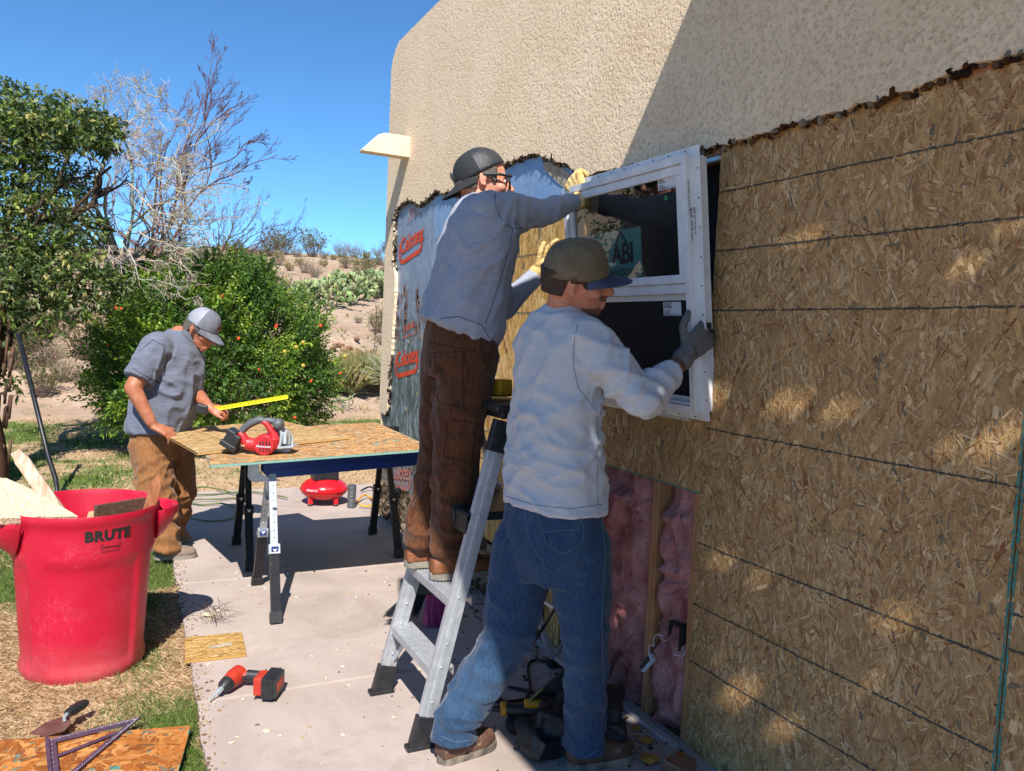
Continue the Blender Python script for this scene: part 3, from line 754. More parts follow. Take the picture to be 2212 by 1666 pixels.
for (yy_, zz_, mt_) in ((5.36, 2.27, 'redinkw'), (5.36, 1.44, 'redink')):
    mb = MB(); fn = foil_fn(yy_, zz_, radians(9)); text_on(mb, 'TUFF-R', fn, .07, 0, .001, 'CENTER')
    for k in range(4): mb.add([fn(-.14+k*.075, -.04), fn(-.09+k*.075, -.04), fn(-.09+k*.075, -.03), fn(-.14+k*.075, -.03)], [(0, 1, 2, 3)])
    if zz_ > 2:
        for a, b in (((-.14, .07), (.14, .074)), ((-.14, -.015), (.14, -.012))): mb.add([fn(*a), fn(b[0], a[1]), fn(*b), fn(a[0], b[1])], [(0, 1, 2, 3)])
    mb.build('printed_mark', mt_, house)
# smeared old print
mb = MB()
for i in range(80):
    y = random.choice([5.62, 5.45, 5.2])+random.gauss(0, .035); z = random.uniform(1.36, 1.74); fn = foil_fn(y, z, random.gauss(.1, .25), 1.8350)
    a, b = random.uniform(.004, .016), random.uniform(.01, .05); mb.add([fn(-a, -b), fn(a, -b*.8), fn(a*.7, b), fn(-a, b*.9)], [(0, 1, 2, 3)], g3(random.choice(['#86706A', '#8C6E62', '#7C7674'])))
f1.data.materials.append(MT['vrough'])
WP = mb
# holes and torn bits on foil
for i in range(46):
    y, z = random.uniform(4.9, 5.85), random.uniform(.3, 2.2); fn = foil_fn(y, z, random.random()*6, 1.833)
    r = random.uniform(.003, .012); pts = [fn(r*cos(a)*random.uniform(.4, 1.5), r*sin(a)*random.uniform(.5, 2)) for a in [0, 1, 2, 3, 4, 5]]
    mb.add(pts, [tuple(range(6))], g3(random.choice(['#C9A878', '#5A4636', '#D2B48A', '#2E2A26'])))
o = mb.build('worn_print', 'vrough', house); bpy.ops.object.select_all(action='DESELECT') if False else None
bm = bmesh.new(); bm.from_mesh(f1.data); nf = len(bm.faces); bm.from_mesh(o.data); bm.faces.ensure_lookup_table()
for q in list(bm.faces)[nf:]: q.material_index = 1
bm.to_mesh(f1.data); bm.free(); bpy.data.objects.remove(o)
# rough foot of the wall
mb = MB()
def rough(y0, y1, z0, z1, X, amp, step, mb, colfn):
    vs, fs = grid_sheet(y0, y1, z0, z1, X, 0, step)
    vs = [(X-amp*(.6+noise.noise(V((0, y*14, z*14)))+.5*noise.noise(V((5, y*40, z*40)))), y, z) for (_, y, z) in vs]
    mb.add(vs, fs); k = len(mb.f)-len(fs)
    for i, f in enumerate(fs): mb.c[k+i] = colfn(*vs[f[0]][1:])
rough(5.93, 3.22, -.03, .30, 1.83, .02, .012, mb, lambda y, z: g3('#8A7A66') if noise.noise(V((y*9, z*20, 0))) > .1 else (g3('#4A3A2C') if noise.noise(V((y*22, z*22, 3))) > -.1 else g3('#6A5644')))
mb.build('foundation', 'vrough', house)
# wall cavity
mb = MB(); mb.box((1.99, 2.4, 1.05), (.02, 1.95, 2.3)); mb.build('dark_cavity_back', 'black', house)  # black sheet, darkness of the unlit interior put into its colour
def insul(y0, y1, z0, z1, X, seed, name='insulation_batt', lab=None):
    mb = MB(); st_ = .011; ny_, nz_ = int((y0-y1)/st_), int((z1-z0)/st_); vs = []
    for j in range(nz_+1):
        for i in range(ny_+1):
            a, b = i/ny_, j/nz_; y, z = y0+(y1-y0)*a, z0+(z1-z0)*b
            w1 = V((seed, y*6+.8*noise.noise(V((seed, y*4, z*4))), z*5+noise.noise(V((seed+4, y*5, z*5)))))
            r = 1-abs(noise.noise(w1)*2.1); r2 = 1-abs(noise.noise(w1*2.7+V((7, 0, 0)))*2.1)
            e = min(1, min(a, 1-a)*9); eb = min(1, (1-b)*9)
            vs.append((X+.055-eb*.025-e*.025-(.045*r+.024*r2+.010*noise.noise(w1*7))*(.3+.7*e), y, z))
    fs = [(j*(ny_+1)+i, j*(ny_+1)+i+1, (j+1)*(ny_+1)+i+1, (j+1)*(ny_+1)+i) for j in range(nz_) for i in range(ny_)]
    mb.add(vs, fs); o = mb.build(name, 'pink', house, smooth=2)
    if lab: tag(o, lab)
s1 = [W(1388, 1250).y, W(1418, 1250).y]
insul(3.12, s1[0]-.004, -.01, .93, 1.885, 3.); insul(s1[1]+.004, 2.205, -.01, .93, 1.885, 17.)
mb = MB(); mb.box((1.895, (s1[0]+s1[1])/2, .46), (.09, .042, .95)); mb.build('stud', 'pine', house, bevel=.002)
mb = MB(); mb.box((1.892, 2.188, .46), (.075, .040, .95)); mb.build('stud', 'pine', house, bevel=.002)
mb = MB(); mb.box((1.90, 3.12, 1.1), (.09, .038, 2.1)); mb.build('stud', 'pine', house)
mb = MB(); mb.box((1.90, 2.65, -.03), (.085, 1.0, .05)); mb.build('bottom_plate', 'dirtywood', house)
mb = MB(); mb.box((1.80, 2.72, -.006), (.035, 1.12, .03)); mb.build('sill_flashing', 'galv', house, bevel=.003)
mb = MB(); mb.box((1.905, 2.6, 2.15), (.09, 1.1, .10)); mb.build('header', 'dirtywood', house)
mb = MB(); mb.box((1.849, .15, 2.15), (.015, 4.2, .10)); mb.build('fascia_strip', 'redwood', house)
mb = MB(); mb.box((1.842, 2.23, 2.085), (.028, .14, .014)); mb.build('window_flashing', 'galv', house)
mb = MB(); mb.box((1.858, 2.68, 1.172), (.05, .88, .014)); mb.build('window_sill', 'galv', house)
# electric box and dangling outlet
e0 = W(1462, 1375, 1.85); mb = MB()
for dy, dz, sy, sz in ((0, 0, .062, .004), (0, .085, .062, .004), (.031, .043, .004, .09), (-.031, .043, .004, .09)): mb.box((1.86, e0.y+dy, e0.z-.04+dz), (.05, sy, sz))
mb.box((1.885, e0.y, e0.z), (.004, .06, .085)); mb.build('switch_box', 'blackplastic', house)
e1 = W(1398, 1432, 1.80); mb = MB(); R = rotm(0, .3, 0) @ rotm(.5, 0, 0)
mb.box(e1, (.02, .028, .075), R); mb.box(e1+V((-.012, 0, .002)), (.006, .02, .06), R, mi=1); o = mb.build('loose_outlet', ['paper', 'blackplastic'], house, bevel=.002)
mb = MB(); a = e1+V((0, -.01, .035)); b = e0+V((0, .02, -.03))
mb.tube([a+V((-.022*sin(pi*i/20)-.0, 0, .0))+(b-a)*(i/20)+V((0, .012*sin(i*.9), .045*sin(pi*i/20)+.012*sin(i*.7))) for i in range(21)], .0018, 6); mb.tube([b+V((-.02*sin(pi*i/14), -.006*i+.012*sin(i), -.03*sin(pi*i/14))) for i in range(15)], .0018, 6); mb.build('house_wire', 'paper', house, smooth=2)
# timber and rubble block by the wall foot, seen between the legs
mb = MB()
for k in range(16):
    mb.box((random.uniform(1.76, 1.82), 3.42+random.uniform(-.12, .16), .04+random.random()*.16), (random.uniform(.03, .07), random.uniform(.05, .13), random.uniform(.02, .05)), rotm(*[random.uniform(-.3, .3) for _ in range(3)]), col=g3(random.choice(['#4A3428', '#7A6250', '#5E4434', '#9A7A5C'])))
mb.build('rotten_sill', 'vrough', house)
# wooden beam end out of the stucco
yb = 5.43; a0 = PY(783, 327, yb); a1 = PY(833, 297, yb); zb = W(889, 343).z
mb = MB(); mb.prism([(SX+.02-0, 0), (SX+.02, .145), (a1.x, .145), (a1.x-.05, .125), (a0.x, .01), (a0.x+.005, 0)][::-1], (0, yb+.095, zb), (1, 0, 0), (0, 0, 1), .095)
mb.build('beam_end', 'cream', house, bevel=.004)

# patio cover that throws the shade (outside the picture, behind the camera)
patio = thing('patio_cover', (1, -1, 0), 'flat board patio cover fixed to the house wall', 'patio cover')
ZR = 3.3
holes = []  # holes added to the cover where sun patches should land
def beam_hole(p, dx, dy):
    k = (ZR-p.z)/SUNV.z; q = p + SUNV*k; holes.append((q.x-dx/2, q.x+dx/2, q.y-dy/2, q.y+dy/2))
for (x, y, dx, dy) in [(1745, 520, .022, .10), (1700, 530, .014, .10), (2085, 585, .020, .09), (1545, 865, .028, .12), (1700, 880, .030, .16), (1810, 895, .022, .12), (2150, 960, .04, .10), (2050, 975, .02, .07), (1560, 1215, .022, .12), (1640, 1255, .016, .1), (1930, 1345, .024, .12), (1880, 1480, .016, .06), (1600, 1500, .045, .13), (1690, 1580, .03, .1), (2180, 500, .014, .08), (1560, 1430, .012, .06)]:
    beam_hole(W(x, y), dx, dy)
for (x, y, d, dx, dy) in [(1425, 860, 2.45, .020, .025), (1290, 940, 2.5, .010, .09), (1240, 737, 2.48, .018, .018), (1385, 1200, 2.9, .02, .06), (1400, 1480, 2.8, .03, .05), (1310, 1600, 2.55, .012, .04)]:
    beam_hole(PD(x, y, d), dx, dy)
def edge_x(y): return .155 + max(0, (y+.2))*.045 + max(0, y-1.1)*.25
gx = sorted({round(h[i], 4) for h in holes for i in (0, 1)} | {.5, 1.0, 1.5, 1.81}); gx = [g for g in gx if g > .40 and g <= 1.81]
gy = sorted({round(h[i], 4) for h in holes for i in (2, 3)} | {-2.6, -2, -1.2, -.4, .2, .8, 1.4}); gy = [g for g in gy if g < 1.45]
mb = MB()
for j in range(len(gy)-1):
    y0, y1 = gy[j], gy[j+1]
    mb.prism([(edge_x(y0), y0), (gx[0], y0), (gx[0], y1), (edge_x(y1), y1)], (0, 0, ZR), (1, 0, 0), (0, 1, 0), .02)
    for i in range(len(gx)-1):
        cx_, cy_ = (gx[i]+gx[i+1])/2, (y0+y1)/2
        if any(h[0] < cx_ < h[1] and h[2] < cy_ < h[3] for h in holes): continue
        mb.box((cx_, cy_, ZR+.01), (gx[i+1]-gx[i], y1-y0, .02))
yt = gy[-1]; mb.prism([(edge_x(yt), yt), (1.81, yt), (1.81, 1.855), (.37, 1.61)], (0, 0, ZR), (1, 0, 0), (0, 1, 0), .02)
mb.build('roof_panel', 'dirtywood', patio)
for y in (-2.5,):
    mb = MB(); mb.box((.25, y, ZR/2), (.1, .1, ZR)); mb.build('post', 'dirtywood', patio)
mb = MB(); mb.box((1.75, -2.5, ZR/2), (.1, .1, ZR)); mb.build('post', 'dirtywood', patio)
# ================================================================== new window unit leaning into its opening
Xt, Xb = 1.655, 1.765
tr, br, tl = W(1483, 331, Xt), W(1499, 896, Xb), W(1214, 414, Xt)
WO = V((Xb, (tr.y+br.y)/2, br.z)); wv = V((Xt, WO.y, tr.z)) - WO; WH = wv.length; wv.normalize()
wu = V((0, 1, 0)); wn = wu.cross(wv); wn = -wn if wn.x > 0 else wn; WW = tl.y - WO.y      # wu to the far side, wn towards the viewer
def wp(a, b, c=0.): return WO + wu*a + wv*b + wn*c                                      # a from the near jamb, b up, c out
def wpx(x, y, c=0.):
    d = ray(x, y); o = wp(0, 0, c); k = (o-CAMP).dot(wn)/d.dot(wn); q = CAMP+d*k - o; return q.dot(wu), q.dot(wv)
WR = Matrix((wu, wv, wn)).transposed()
def wbox(mb, a0, a1, b0, b1, c0, c1, col=(1, 1, 1), mi=0): mb.box(wp((a0+a1)/2, (b0+b1)/2, (c0+c1)/2), (a1-a0, b1-b0, c1-c0), WR, col, mi)
win = thing('window_unit', wp(WW/2, 0, -.04), 'new white vinyl window with two panes held by the two men', 'window')
def frame_ring(mb, a0, a1, b0, b1, w, c0, c1, mi=0):
    for q in ((a0, a1, b0, b0+w), (a0, a1, b1-w, b1), (a0, a0+w, b0+w, b1-w), (a1-w, a1, b0+w, b1-w)): wbox(mb, *q, c0, c1, mi=mi)
mb = MB(); frame_ring(mb, 0, WW, 0, WH, .026, -.012, 0); frame_ring(mb, .003, WW-.003, .003, WH-.003, .034, -.080, -.012)
frame_ring(mb, .007, WW-.007, .007, WH-.007, .006, -.095, -.080)
for b in (.36, .40): mb.lathe([(.005, 0), (.005, .002)], wp(.003, b*WH/.9, -.045)+V((0, -.004, 0)), 8, rotm(pi/2, 0, 0), mi=1)
mb.build('frame', ['vinyl', 'blacksteel'], win, bevel=.0018)
mb = MB(); frame_ring(mb, -.026, WW+.026, -.026, WH+.026, .03, -.040, -.0375)
for k in range(9):
    for (a, b) in ((WW*(k+.5)/9, WH+.016), (WW*(k+.5)/9, -.016)): mb.lathe([(.0032, 0), (.0032, .0008)], wp(a, b, -.0370), 8, WR, mi=1)
    mb.lathe([(.0032, 0), (.0032, .0008)], wp(-.016, WH*(k+.5)/9, -.0370), 8, WR, mi=1)
mb.build('nail_fin', ['vinyl', 'ink'], win)
bm_ = wpx(1478, 612)[1]
mb = MB(); frame_ring(mb, .034, WW-.034, bm_+.0, WH-.030, .030, -.030, -.006); wbox(mb, .034, WW-.034, bm_-.036, bm_-.001, -.042, -.014)
up = mb.build('upper_sash', 'vinyl', win, bevel=.003)
mb = MB(); frame_ring(mb, .034, WW-.034, .030, bm_-.037, .022, -.060, -.034); mb.build('lower_sash', 'vinyl', win, bevel=.002)
mb = MB(); wbox(mb, .062, WW-.062, bm_+.028, WH-.058, -.020, -.016); mb.build('upper_glass', 'glass', win)
mb = MB(); wbox(mb, .055, WW-.055, .050, bm_-.058, -.0415, -.0405); mb.build('lower_screen', 'screen', win)
mb = MB(); wbox(mb, .055, WW-.055, .050, bm_-.058, -.046, -.043); mb.build('lower_glass', 'glass', win)
# poster behind the upper pane
pa, pb = wpx(1384, 482, -.026), wpx(1288, 605, -.026)
mb = MB(); wbox(mb, pa[0], pa[0]+.40, bm_+.035, pa[1]-.012, -.0265, -.0255); po = mb.build('poster', 'poster', win)
def pfn(a, b, c=-.0246): return lambda x, y: wp(a-x, b+y, c)
mb = MB(); lx, ly = wpx(1347, 570, -.025)
text_on(mb, 'ABI', pfn(lx, ly+.004), .105, 0, .0035, 'CENTER', 0, .92)
for (x0, y0), (x1, y1) in (((-.062, .012), (-.012, .125)), ((-.012, .125), (.035, .07))):
    d = V((x1-x0, y1-y0)).normalized(); n_ = V((-d.y, d.x))*.006; f = pfn(lx, ly)
    mb.add([f(x0-n_.x, y0-n_.y), f(x1-n_.x, y1-n_.y), f(x1+n_.x, y1+n_.y), f(x0+n_.x, y0+n_.y)], [(0, 1, 2, 3)])
text_on(mb, 'WINDOWS', pfn(lx, ly-.045), .038, 0, .0008, 'CENTER')
text_on(mb, 'BUILD YOUR FUTURE', pfn(lx, ly-.075), .017, 0, .0003, 'CENTER')
mb.build('printing', 'ink', po)
def label(x0, y0, x1, y1, c, name, par, seed):
    a0, b1 = wpx(x1, y0, c); a1, b0 = wpx(x0, y1, c); mb = MB(); wbox(mb, a0, a1, b0, b1, c, c+.0005); o = mb.build(name, 'paper', par)
    rd = random.Random(seed); mb = MB(); f = lambda x, y: wp(a1-x, b1-y, c+.0009); w_, h_ = a1-a0, b1-b0
    rows = ['U-FACTOR', 'SHGC 0.23', 'W2-15', '30 060 09-1032', '0123456789']
    for i in range(8):
        s = random.Random(seed+i).choice(['WAREHOUSE', '81-2 NFRC', 'DP 50  1-202', 'VINYL WINDOW', '06 002 072 1032', 'ABI 1502'])
        if i == 4: continue
        text_on(mb, s, lambda x, y, i=i: f(.05*w_+x, h_*(.14+.11*i)-y), h_*.12, 0, .0002)
    for k in range(22):
        x = w_*(.05+.04*k); ww_ = w_*.012*rd.choice([1, 2]); mb.add([f(x, h_*.86), f(x+ww_, h_*.86), f(x+ww_, h_*.96), f(x, h_*.96)], [(0, 1, 2, 3)])
    mb.build('label_print', 'ink', o)
label(1422, 376, 1460, 413, -.0155, 'sticker', win, 3)
label(1434, 652, 1471, 682, -.0400, 'sticker', win, 9)
gd = wpx(1439, 428, -.0155); mb = MB(); mb.lathe([(.0085, 0), (.0085, .0006)], wp(gd[0], gd[1], -.0155), 16, WR); mb.build('green_dot', mat('green_sticker', g3('#0F7A4A'), .5), win)
# print on the jamb side
mb = MB()
for i, s in enumerate(['MODEL 1502 SH VINYL', 'SIZE 36 x 36 DP 50', 'LINE 1   06 002']):
    text_on(mb, s, lambda x, y, i=i: wp(0, WH*.80-x, -.022-i*.013+y)+V((0, -.0008+.0035*(i > -1), 0))+V((0, -.0012, 0)), .011, 0, .0003)
for k in range(26):
    a = WH*.90-k*.0042; w2 = .0009*random.choice([1, 2]); q = lambda b, c: wp(0, b, c)+V((0, -.0006, 0)); mb.add([q(a, -.006), q(a, -.011), q(a-w2*1.5, -.011), q(a-w2*1.5, -.006)], [(0, 1, 2, 3)])
mb.build('jamb_print', 'inkgrey', win)

# ================================================================== step ladder
lad = thing('step_ladder', (1.2, 2.7, 0), 'aluminium step ladder with black platform leaning steps towards the wall', 'ladder')
yN, yF = 2.485, 2.935
def lx_(z): return .945+.243*z
def rail(y, ty):
    mb = MB(); a = V((lx_(.07), y, .07)); b = V((lx_(1.13), ty, 1.13)); d = (b-a).normalized()
    mb.bar(a, b, .004, .062, V((1, 0, 0))); 
    s_, u_, d_ = basis(b-a, V((1, 0, 0)))
    for k in (-1, 1): mb.bar(a+u_*k*.029+V((0, .010, 0)), b+u_*k*.029+V((0, .010, 0)), .022, .004, V((1, 0, 0)))
    mb.bar(a+V((0, -.003, 0)), b+V((0, -.003, 0)), .004, .016, V((1, 0, 0)))
    for z in (.16, .28, .36, .52, .80, .95): mb.ball(V((lx_(z), y+(ty-y)*z/1.13-.004, z)), .006, 6)
    return mb
for y, ty in ((yN, 2.50), (yF, 2.90)):
    mb = rail(y, ty); mb.build('rail', 'alu', lad, bevel=.001)
    mb = MB(); p = V((lx_(.04), y+.006, .045)); mb.bar(V((lx_(.0), y+.006, .003)), V((lx_(.11), y+.006, .11)), .034, .078, V((1, 0, 0))); mb.box((lx_(0)+.002, y+.006, .008), (.10, .044, .016)); mb.build('rubber_foot', 'blackplastic', lad, bevel=.004)
    mb = MB(); mb.bar(V((lx_(1.03), ty+.006, 1.03)), V((lx_(1.14), ty+.004, 1.14)), .032, .074, V((1, 0, 0))); mb.build('rail_cap', 'blackplastic', lad, bevel=.003)
for z in (.27, .515):
    mb = MB(); x = lx_(z)+.012; y0, y1 = yN+.012, yF-.0+.01
    mb.box((x, (y0+y1)/2, z), (.088, y1-y0, .006))
    for k in range(7): mb.box((x-.036+k*.012, (y0+y1)/2, z+.005), (.005, y1-y0-.006, .004))
    mb.box((x-.043, (y0+y1)/2, z-.014), (.003, y1-y0, .030)); mb.box((x+.043, (y0+y1)/2, z-.014), (.003, y1-y0, .030))
    mb.build('step', 'alu', lad)
    if z < .4:
        for y, s in ((y0, 1), (y1, -1)):
            mb = MB(); mb.bar(V((x+.0, y+s*.10, z-.01)), V((lx_(z-.13)+.01, y+s*.004, z-.15)), .018, .004, V((1, 0, 0))); mb.build('brace', 'alu', lad)
mb = MB(); mb.box((lx_(.80)+.10, 2.70, .80), (.29, .40, .03)); mb.box((lx_(.80)-.04, 2.70, .775), (.02, .40, .07)); mb.lathe([(.03, 0), (.03, .006)], (lx_(.8)-.05, 2.62, .785), 16, rotm(0, -pi/2, 0)); mb.build('platform', 'blackplastic', lad, bevel=.006)
mb = MB(); mb.box((lx_(1.2)+.05, 2.70, 1.185), (.20, .42, .028)); mb.box((lx_(1.2)+.05, 2.70, 1.16), (.14, .38, .03)); mb.build('tool_tray', 'blackplastic', lad, bevel=.006)
for y, ty in ((2.50, 2.53), (2.92, 2.88)):
    mb = MB(); a, b = V((1.72, y, .02)), V((lx_(1.1)+.06, ty, 1.12)); mb.bar(a, b, .034, .022, V((1, 0, 0))); mb.build('rear_leg', 'alu', lad, bevel=.001)
    mb = MB(); mb.box((1.722, y, .02), (.05, .045, .045)); mb.build('rubber_foot', 'blackplastic', lad, bevel=.004)
    mb = MB(); a, b = V((lx_(.93)+.02, ty-.02, .93)), V((1.44, y+.02, .80)); mb.bar(a, b, .018, .006, V((0, 0, 1))); mb.build('spreader', 'alu', lad)
mb = MB(); mb.bar((1.72, 2.50, .05), (1.72, 2.92, .05), .02, .02); mb.bar((1.62, 2.51, .33), (1.62, 2.91, .33), .02, .012); mb.bar((1.72, 2.9, .06), (1.62, 2.6, .33), .012, .006); mb.build('rear_brace', 'alu', lad)
# tool on the tray
tt = V((lx_(1.2)+.05, 2.77, 1.20)); o = thing('nail_puller', tt, 'yellow and black power tool lying on the ladder tray', 'power tool')
mb = MB(); mb.tube([tt+V((-.08, .0, .03)), tt+V((0, -.02, .032)), tt+V((.07, -.05, .03))], [.02, .026, .022], 12); mb.build('tool_body', 'blackplastic', o, smooth=True)
mb = MB(); mb.box(tt+V((.02, -.06, .045)), (.07, .05, .06), rotm(0, 0, .4)); mb.build('tool_housing', 'toolyellow', o, bevel=.005)
mb = MB(); mb.tube([tt+V((-.10, .03, .03)), tt+V((-.07, .03, .02)), tt+V((-.05, .04, .03))], .012, 8); mb.build('trigger_guard', 'toolyellow', o, smooth=2)

# ================================================================== saw horses, table
def horse(yc, zt, beam, legmat, lab, galv_right=False, splay=.31):
    t = thing('saw_horse', (1.13, yc, 0), lab, 'saw horse', 'saw horses under the work table'); x0, x1 = .70, 1.57
    def Z(x): return zt + .05*(x-.36)
    mb = MB()
    if beam == 'bluesteel':
        a0, a1 = PY(570, 1030, yc-.06).x, 1.575
        pts = [(a0, Z(a0)-.005), (a0, Z(a0)-.072), (a0+.03, Z(a0)-.098), (a1, Z(a1)-.098), (a1, Z(a1)-.005)]
        mb.prism(pts, (0, yc-.045, 0), (1, 0, 0), (0, 0, 1), .004)
        mb.prism([(p[0], p[1]) for p in pts], (0, yc+.049, 0), (1, 0, 0), (0, 0, 1), .004)
        mb.bar((a0, yc, Z(a0)-.006), (a1, yc, Z(a1)-.006), .094, .006)
        mb.bar((a0+.02, yc-.051, Z(a0)-.055), (a1, yc-.051, Z(a1)-.055), .004, .004)
        for x in (a0+.03, a1-.09, a1-.03): mb.ball((x, yc-.05, Z(x)-.06), .006, 6)
    else: mb.bar((.60, yc, Z(.6)-.045), (1.66, yc, Z(1.66)-.045), .07, .075)
    mb.build('beam', beam, t, bevel=.002)
    if beam == 'bluesteel':
        mb = MB(); a0 = PY(532, 1030, yc).x; n = 8
        pts = [(a0, Z(a0)-.002), (a0, Z(a0)-.075)] + [(a0+.04-.04*cos(k/n*pi/2), Z(a0)-.075-.035*sin(k/n*pi/2)) for k in range(1, n+1)] + [(a0+.17, Z(a0)-.108), (a0+.09, Z(a0)-.085), (a0+.055, Z(a0)-.06), (a0+.055, Z(a0)-.002)]
        mb.prism(pts, (0, yc-.046, 0), (1, 0, 0), (0, 0, 1), .005); mb.build('end_bracket', 'galv', t)
    for x, s in ((x0, -1), (x0, 1), (x1, -1), (x1, 1)):
        xb = x + (-.02 if x < 1 else .02); top = V((x, yc+s*.035, Z(x)-.07)); bot = V((xb+.01, yc+s*splay, .0))
        d = (bot-top); k = .52
        mid = top + d*k; isg = legmat == 'galv'
        mb = MB(); mb.bar(top, mid+d*.05, .036, .020, V((0, 1, 0)))
        uu = V((0, s, 0)); front = V((0, -1, 0)) 
        for i in range(8):
            p = top + d*(.09+i*.05); mb.ball(p+front*.0115, (.007, .003, .006), 8)
        lg = mb.build('leg', legmat, t, bevel=.0015)
        mb = MB(); mb.bar(mid, bot-d.normalized()*.03, .046, .030, V((0, 1, 0))); mb.build('lower_leg', 'blacksteel', lg, bevel=.002)
        mb = MB(); mb.bar(mid-d*.03, mid+d*.035, .054, .040, V((0, 1, 0))); mb.box(mid+front*.022, (.034, .006, .034), mi=1)
        mb.add([mid+front*.0262+V((-.012, 0, .006)), mid+front*.0262+V((0, 0, -.010)), mid+front*.0262+V((.012, 0, .006))], [(0, 1, 2)], mi=2)
        mb.build('latch', ['galv' if isg else 'blacksteel', 'bluesteel' if isg else 'blacksteel', 'paper'], lg, bevel=.002)
        mb = MB(); mb.bar(bot-d.normalized()*.055, bot, .056, .040, V((0, 1, 0))); mb.build('rubber_foot', 'blackrub', lg, bevel=.003)
    for x in (x0, x1): mb = MB(); mb.bar((x, yc-.13, .53), (x, yc+.13, .53), .02, .004); mb.build('spreader', legmat, t)
    return t
horse(4.13, .745, 'bluesteel', 'galv', 'nearer saw horse with a blue beam and silver upper legs')
horse(5.00, .745, 'blacksteel', 'blacksteel', 'farther saw horse with all black legs', splay=.30)
C0, C1, C3 = V((.393, 3.985, .755)), V((1.50, 3.96, .811)), V((.49, 5.2, .755))
TOPP = [g3(c) for c in ('#C0935F','#B88A58','#C79E6E','#B98F60','#AE7C4A','#CFAA7C','#C49A68')]
tu = (C1-C0).normalized(); tn = tu.cross((C3-C0).normalized()).normalized(); tv = tn.cross(tu)
tab = flake_panel('table_top', C0, tu, tv, (C1-C0).length+.03, 1.21, 2600, None, ang=0, spread=.9, pal=TOPP, nsmall=2200, th=.012, edge=g3('#7FA79C'))
tag(tab, 'strand board table top with teal front edge on the saw horses', 'table top')
def TP(x, y, h=0):      # point on the table top
    d = ray(x, y); o = C0+tn*h; k = (o-CAMP).dot(tn)/d.dot(tn); return CAMP+d*k
q = [TP(427, 979, .016), TP(757, 944, .016), TP(615, 908, .016), TP(339, 930, .016)]
mb = MB(); u_ = (q[1]-q[0]).normalized(); v_ = tn.cross(u_)
PLY = [g3('#C6A36C'), g3('#BF9860'), g3('#CFB080'), g3('#B98F58'), g3('#D3B88C')]
L_ = (q[1]-q[0]).length
pw = flake_panel('loose_board', q[0], u_, v_, L_, 1., 2200, None, ang=.05, spread=.28, pal=PLY, nsmall=2600, Lr=(.05, .16), Wr=(.004, .018), th=.011, pd=.015,
    lines=[((.25, 0), (.25, .9), .002, CH), ((.36, 0), (.36, .9), .002, CH)])
# cut the sheet to its outline
me = pw.data; bm = bmesh.new(); bm.from_mesh(me)
def cut(p, nrm):
    bmesh.ops.bisect_plane(bm, geom=bm.verts[:]+bm.edges[:]+bm.faces[:], plane_co=p, plane_no=nrm, clear_outer=True)
for a, b in ((q[1], q[2]), (q[2], q[3]), (q[3], q[0])): cut(a, (b-a).cross(tn).normalized())
es = [e for e in bm.edges if e.is_boundary]
bm.to_mesh(me); bm.free(); tag(pw, 'thin pale board with a pointed end lying across the table top', 'board')

# circular saw
so_ = TP(567, 985, 0); saw = thing('circular_saw', so_, 'red and black cordless circular saw on the table', 'circular saw')
XR = V((cos(yaw), -sin(yaw), 0)); YR = V((sin(yaw), cos(yaw), 0)); ZR_ = V((0, 0, 1)); K = .0007365*.98
def S(x, y, dpt=0.): return so_ + XR*((x-330)*K) + ZR_*((462-y)*K*.98) + YR*dpt
RS = Matrix((XR, YR, ZR_)).transposed(); RY = Matrix((XR, ZR_, -YR)).transposed()
mb = MB(); mb.lathe([(.050, 0), (.056, .012), (.056, .05), (.05, .09), (.03, .10)], S(335, 385, .0), 28, Matrix((XR, ZR_, YR)).transposed().to_3x3()); 
mb.tube([S(300, 380, .06), S(250, 400, .055), S(190, 385, .05)], [.04, .036, .034], 12); mb.tube([S(190, 385, .05), S(160, 330, .05), S(140, 310, .05)], [.026, .022, .02], 10)
mb.tube([S(290, 212, .05), S(330, 235, .05), S(385, 310, .05), S(400, 350, .05)], [.014, .016, .018, .02], 10)
mb.tube([S(380, 300, .06), S(400, 350, .03), S(390, 400, .04)], [.02, .03, .03], 10)
mb.build('saw_body', 'toolred', saw, smooth=True, bevel=.002)
mb = MB()
for i in range(4):
    for r, w_ in ((372, .012), (420, .010)): mb.box(S(312+i*22, r+3*i*0, -.002), (.006, .006, w_*1.7), RS)
mb.build('vent_slot', 'ink', saw)
mb = MB(); text_on(mb, 'Milwaukee', lambda x, y: S(335, 400, -.0035)+XR*x+ZR_*y, .017, 0, .0003, 'CENTER', .2); mb.build('printing', 'paper', saw)
mb = MB(); mb.tube([S(155, 300, .05), S(190, 258, .05), S(240, 225, .05), S(290, 208, .05), S(310, 214, .05)], [.018, .020, .021, .019, .017], 12); mb.build('rear_handle', 'greyplastic', saw, smooth=True)
mb = MB(); mb.tube([S(300, 214, .05), S(350, 214, .06), S(400, 222, .06)], [.014, .017, .02], 12); mb.ball(S(418, 236, .05), .031, 16); mb.build('front_handle', 'greyplastic', saw, smooth=True)
mb = MB(); R = RS @ rotm(0, .52, 0); c = S(92, 368, .055); mb.box(c, (.075, .085, .085), R); mb.box(c-R @ V((0, 0, .03)), (.09, .09, .030), R); mb.box(c+R @ V((-.02, 0, .035)), (.05, .086, .03), R); mb.build('battery', 'blackplastic', saw, bevel=.006)
mb = MB(); mb.lathe([(.078, 0), (.078, .008)], S(400, 372, .105), 32, Matrix((XR, ZR_, YR)).transposed().to_3x3()); mb.lathe([(.06, 0), (.062, .03)], S(410, 350, .075), 24, Matrix((XR, ZR_, YR)).transposed().to_3x3()); mb.build('blade_guard', 'alu', saw, smooth=True, bevel=.002)
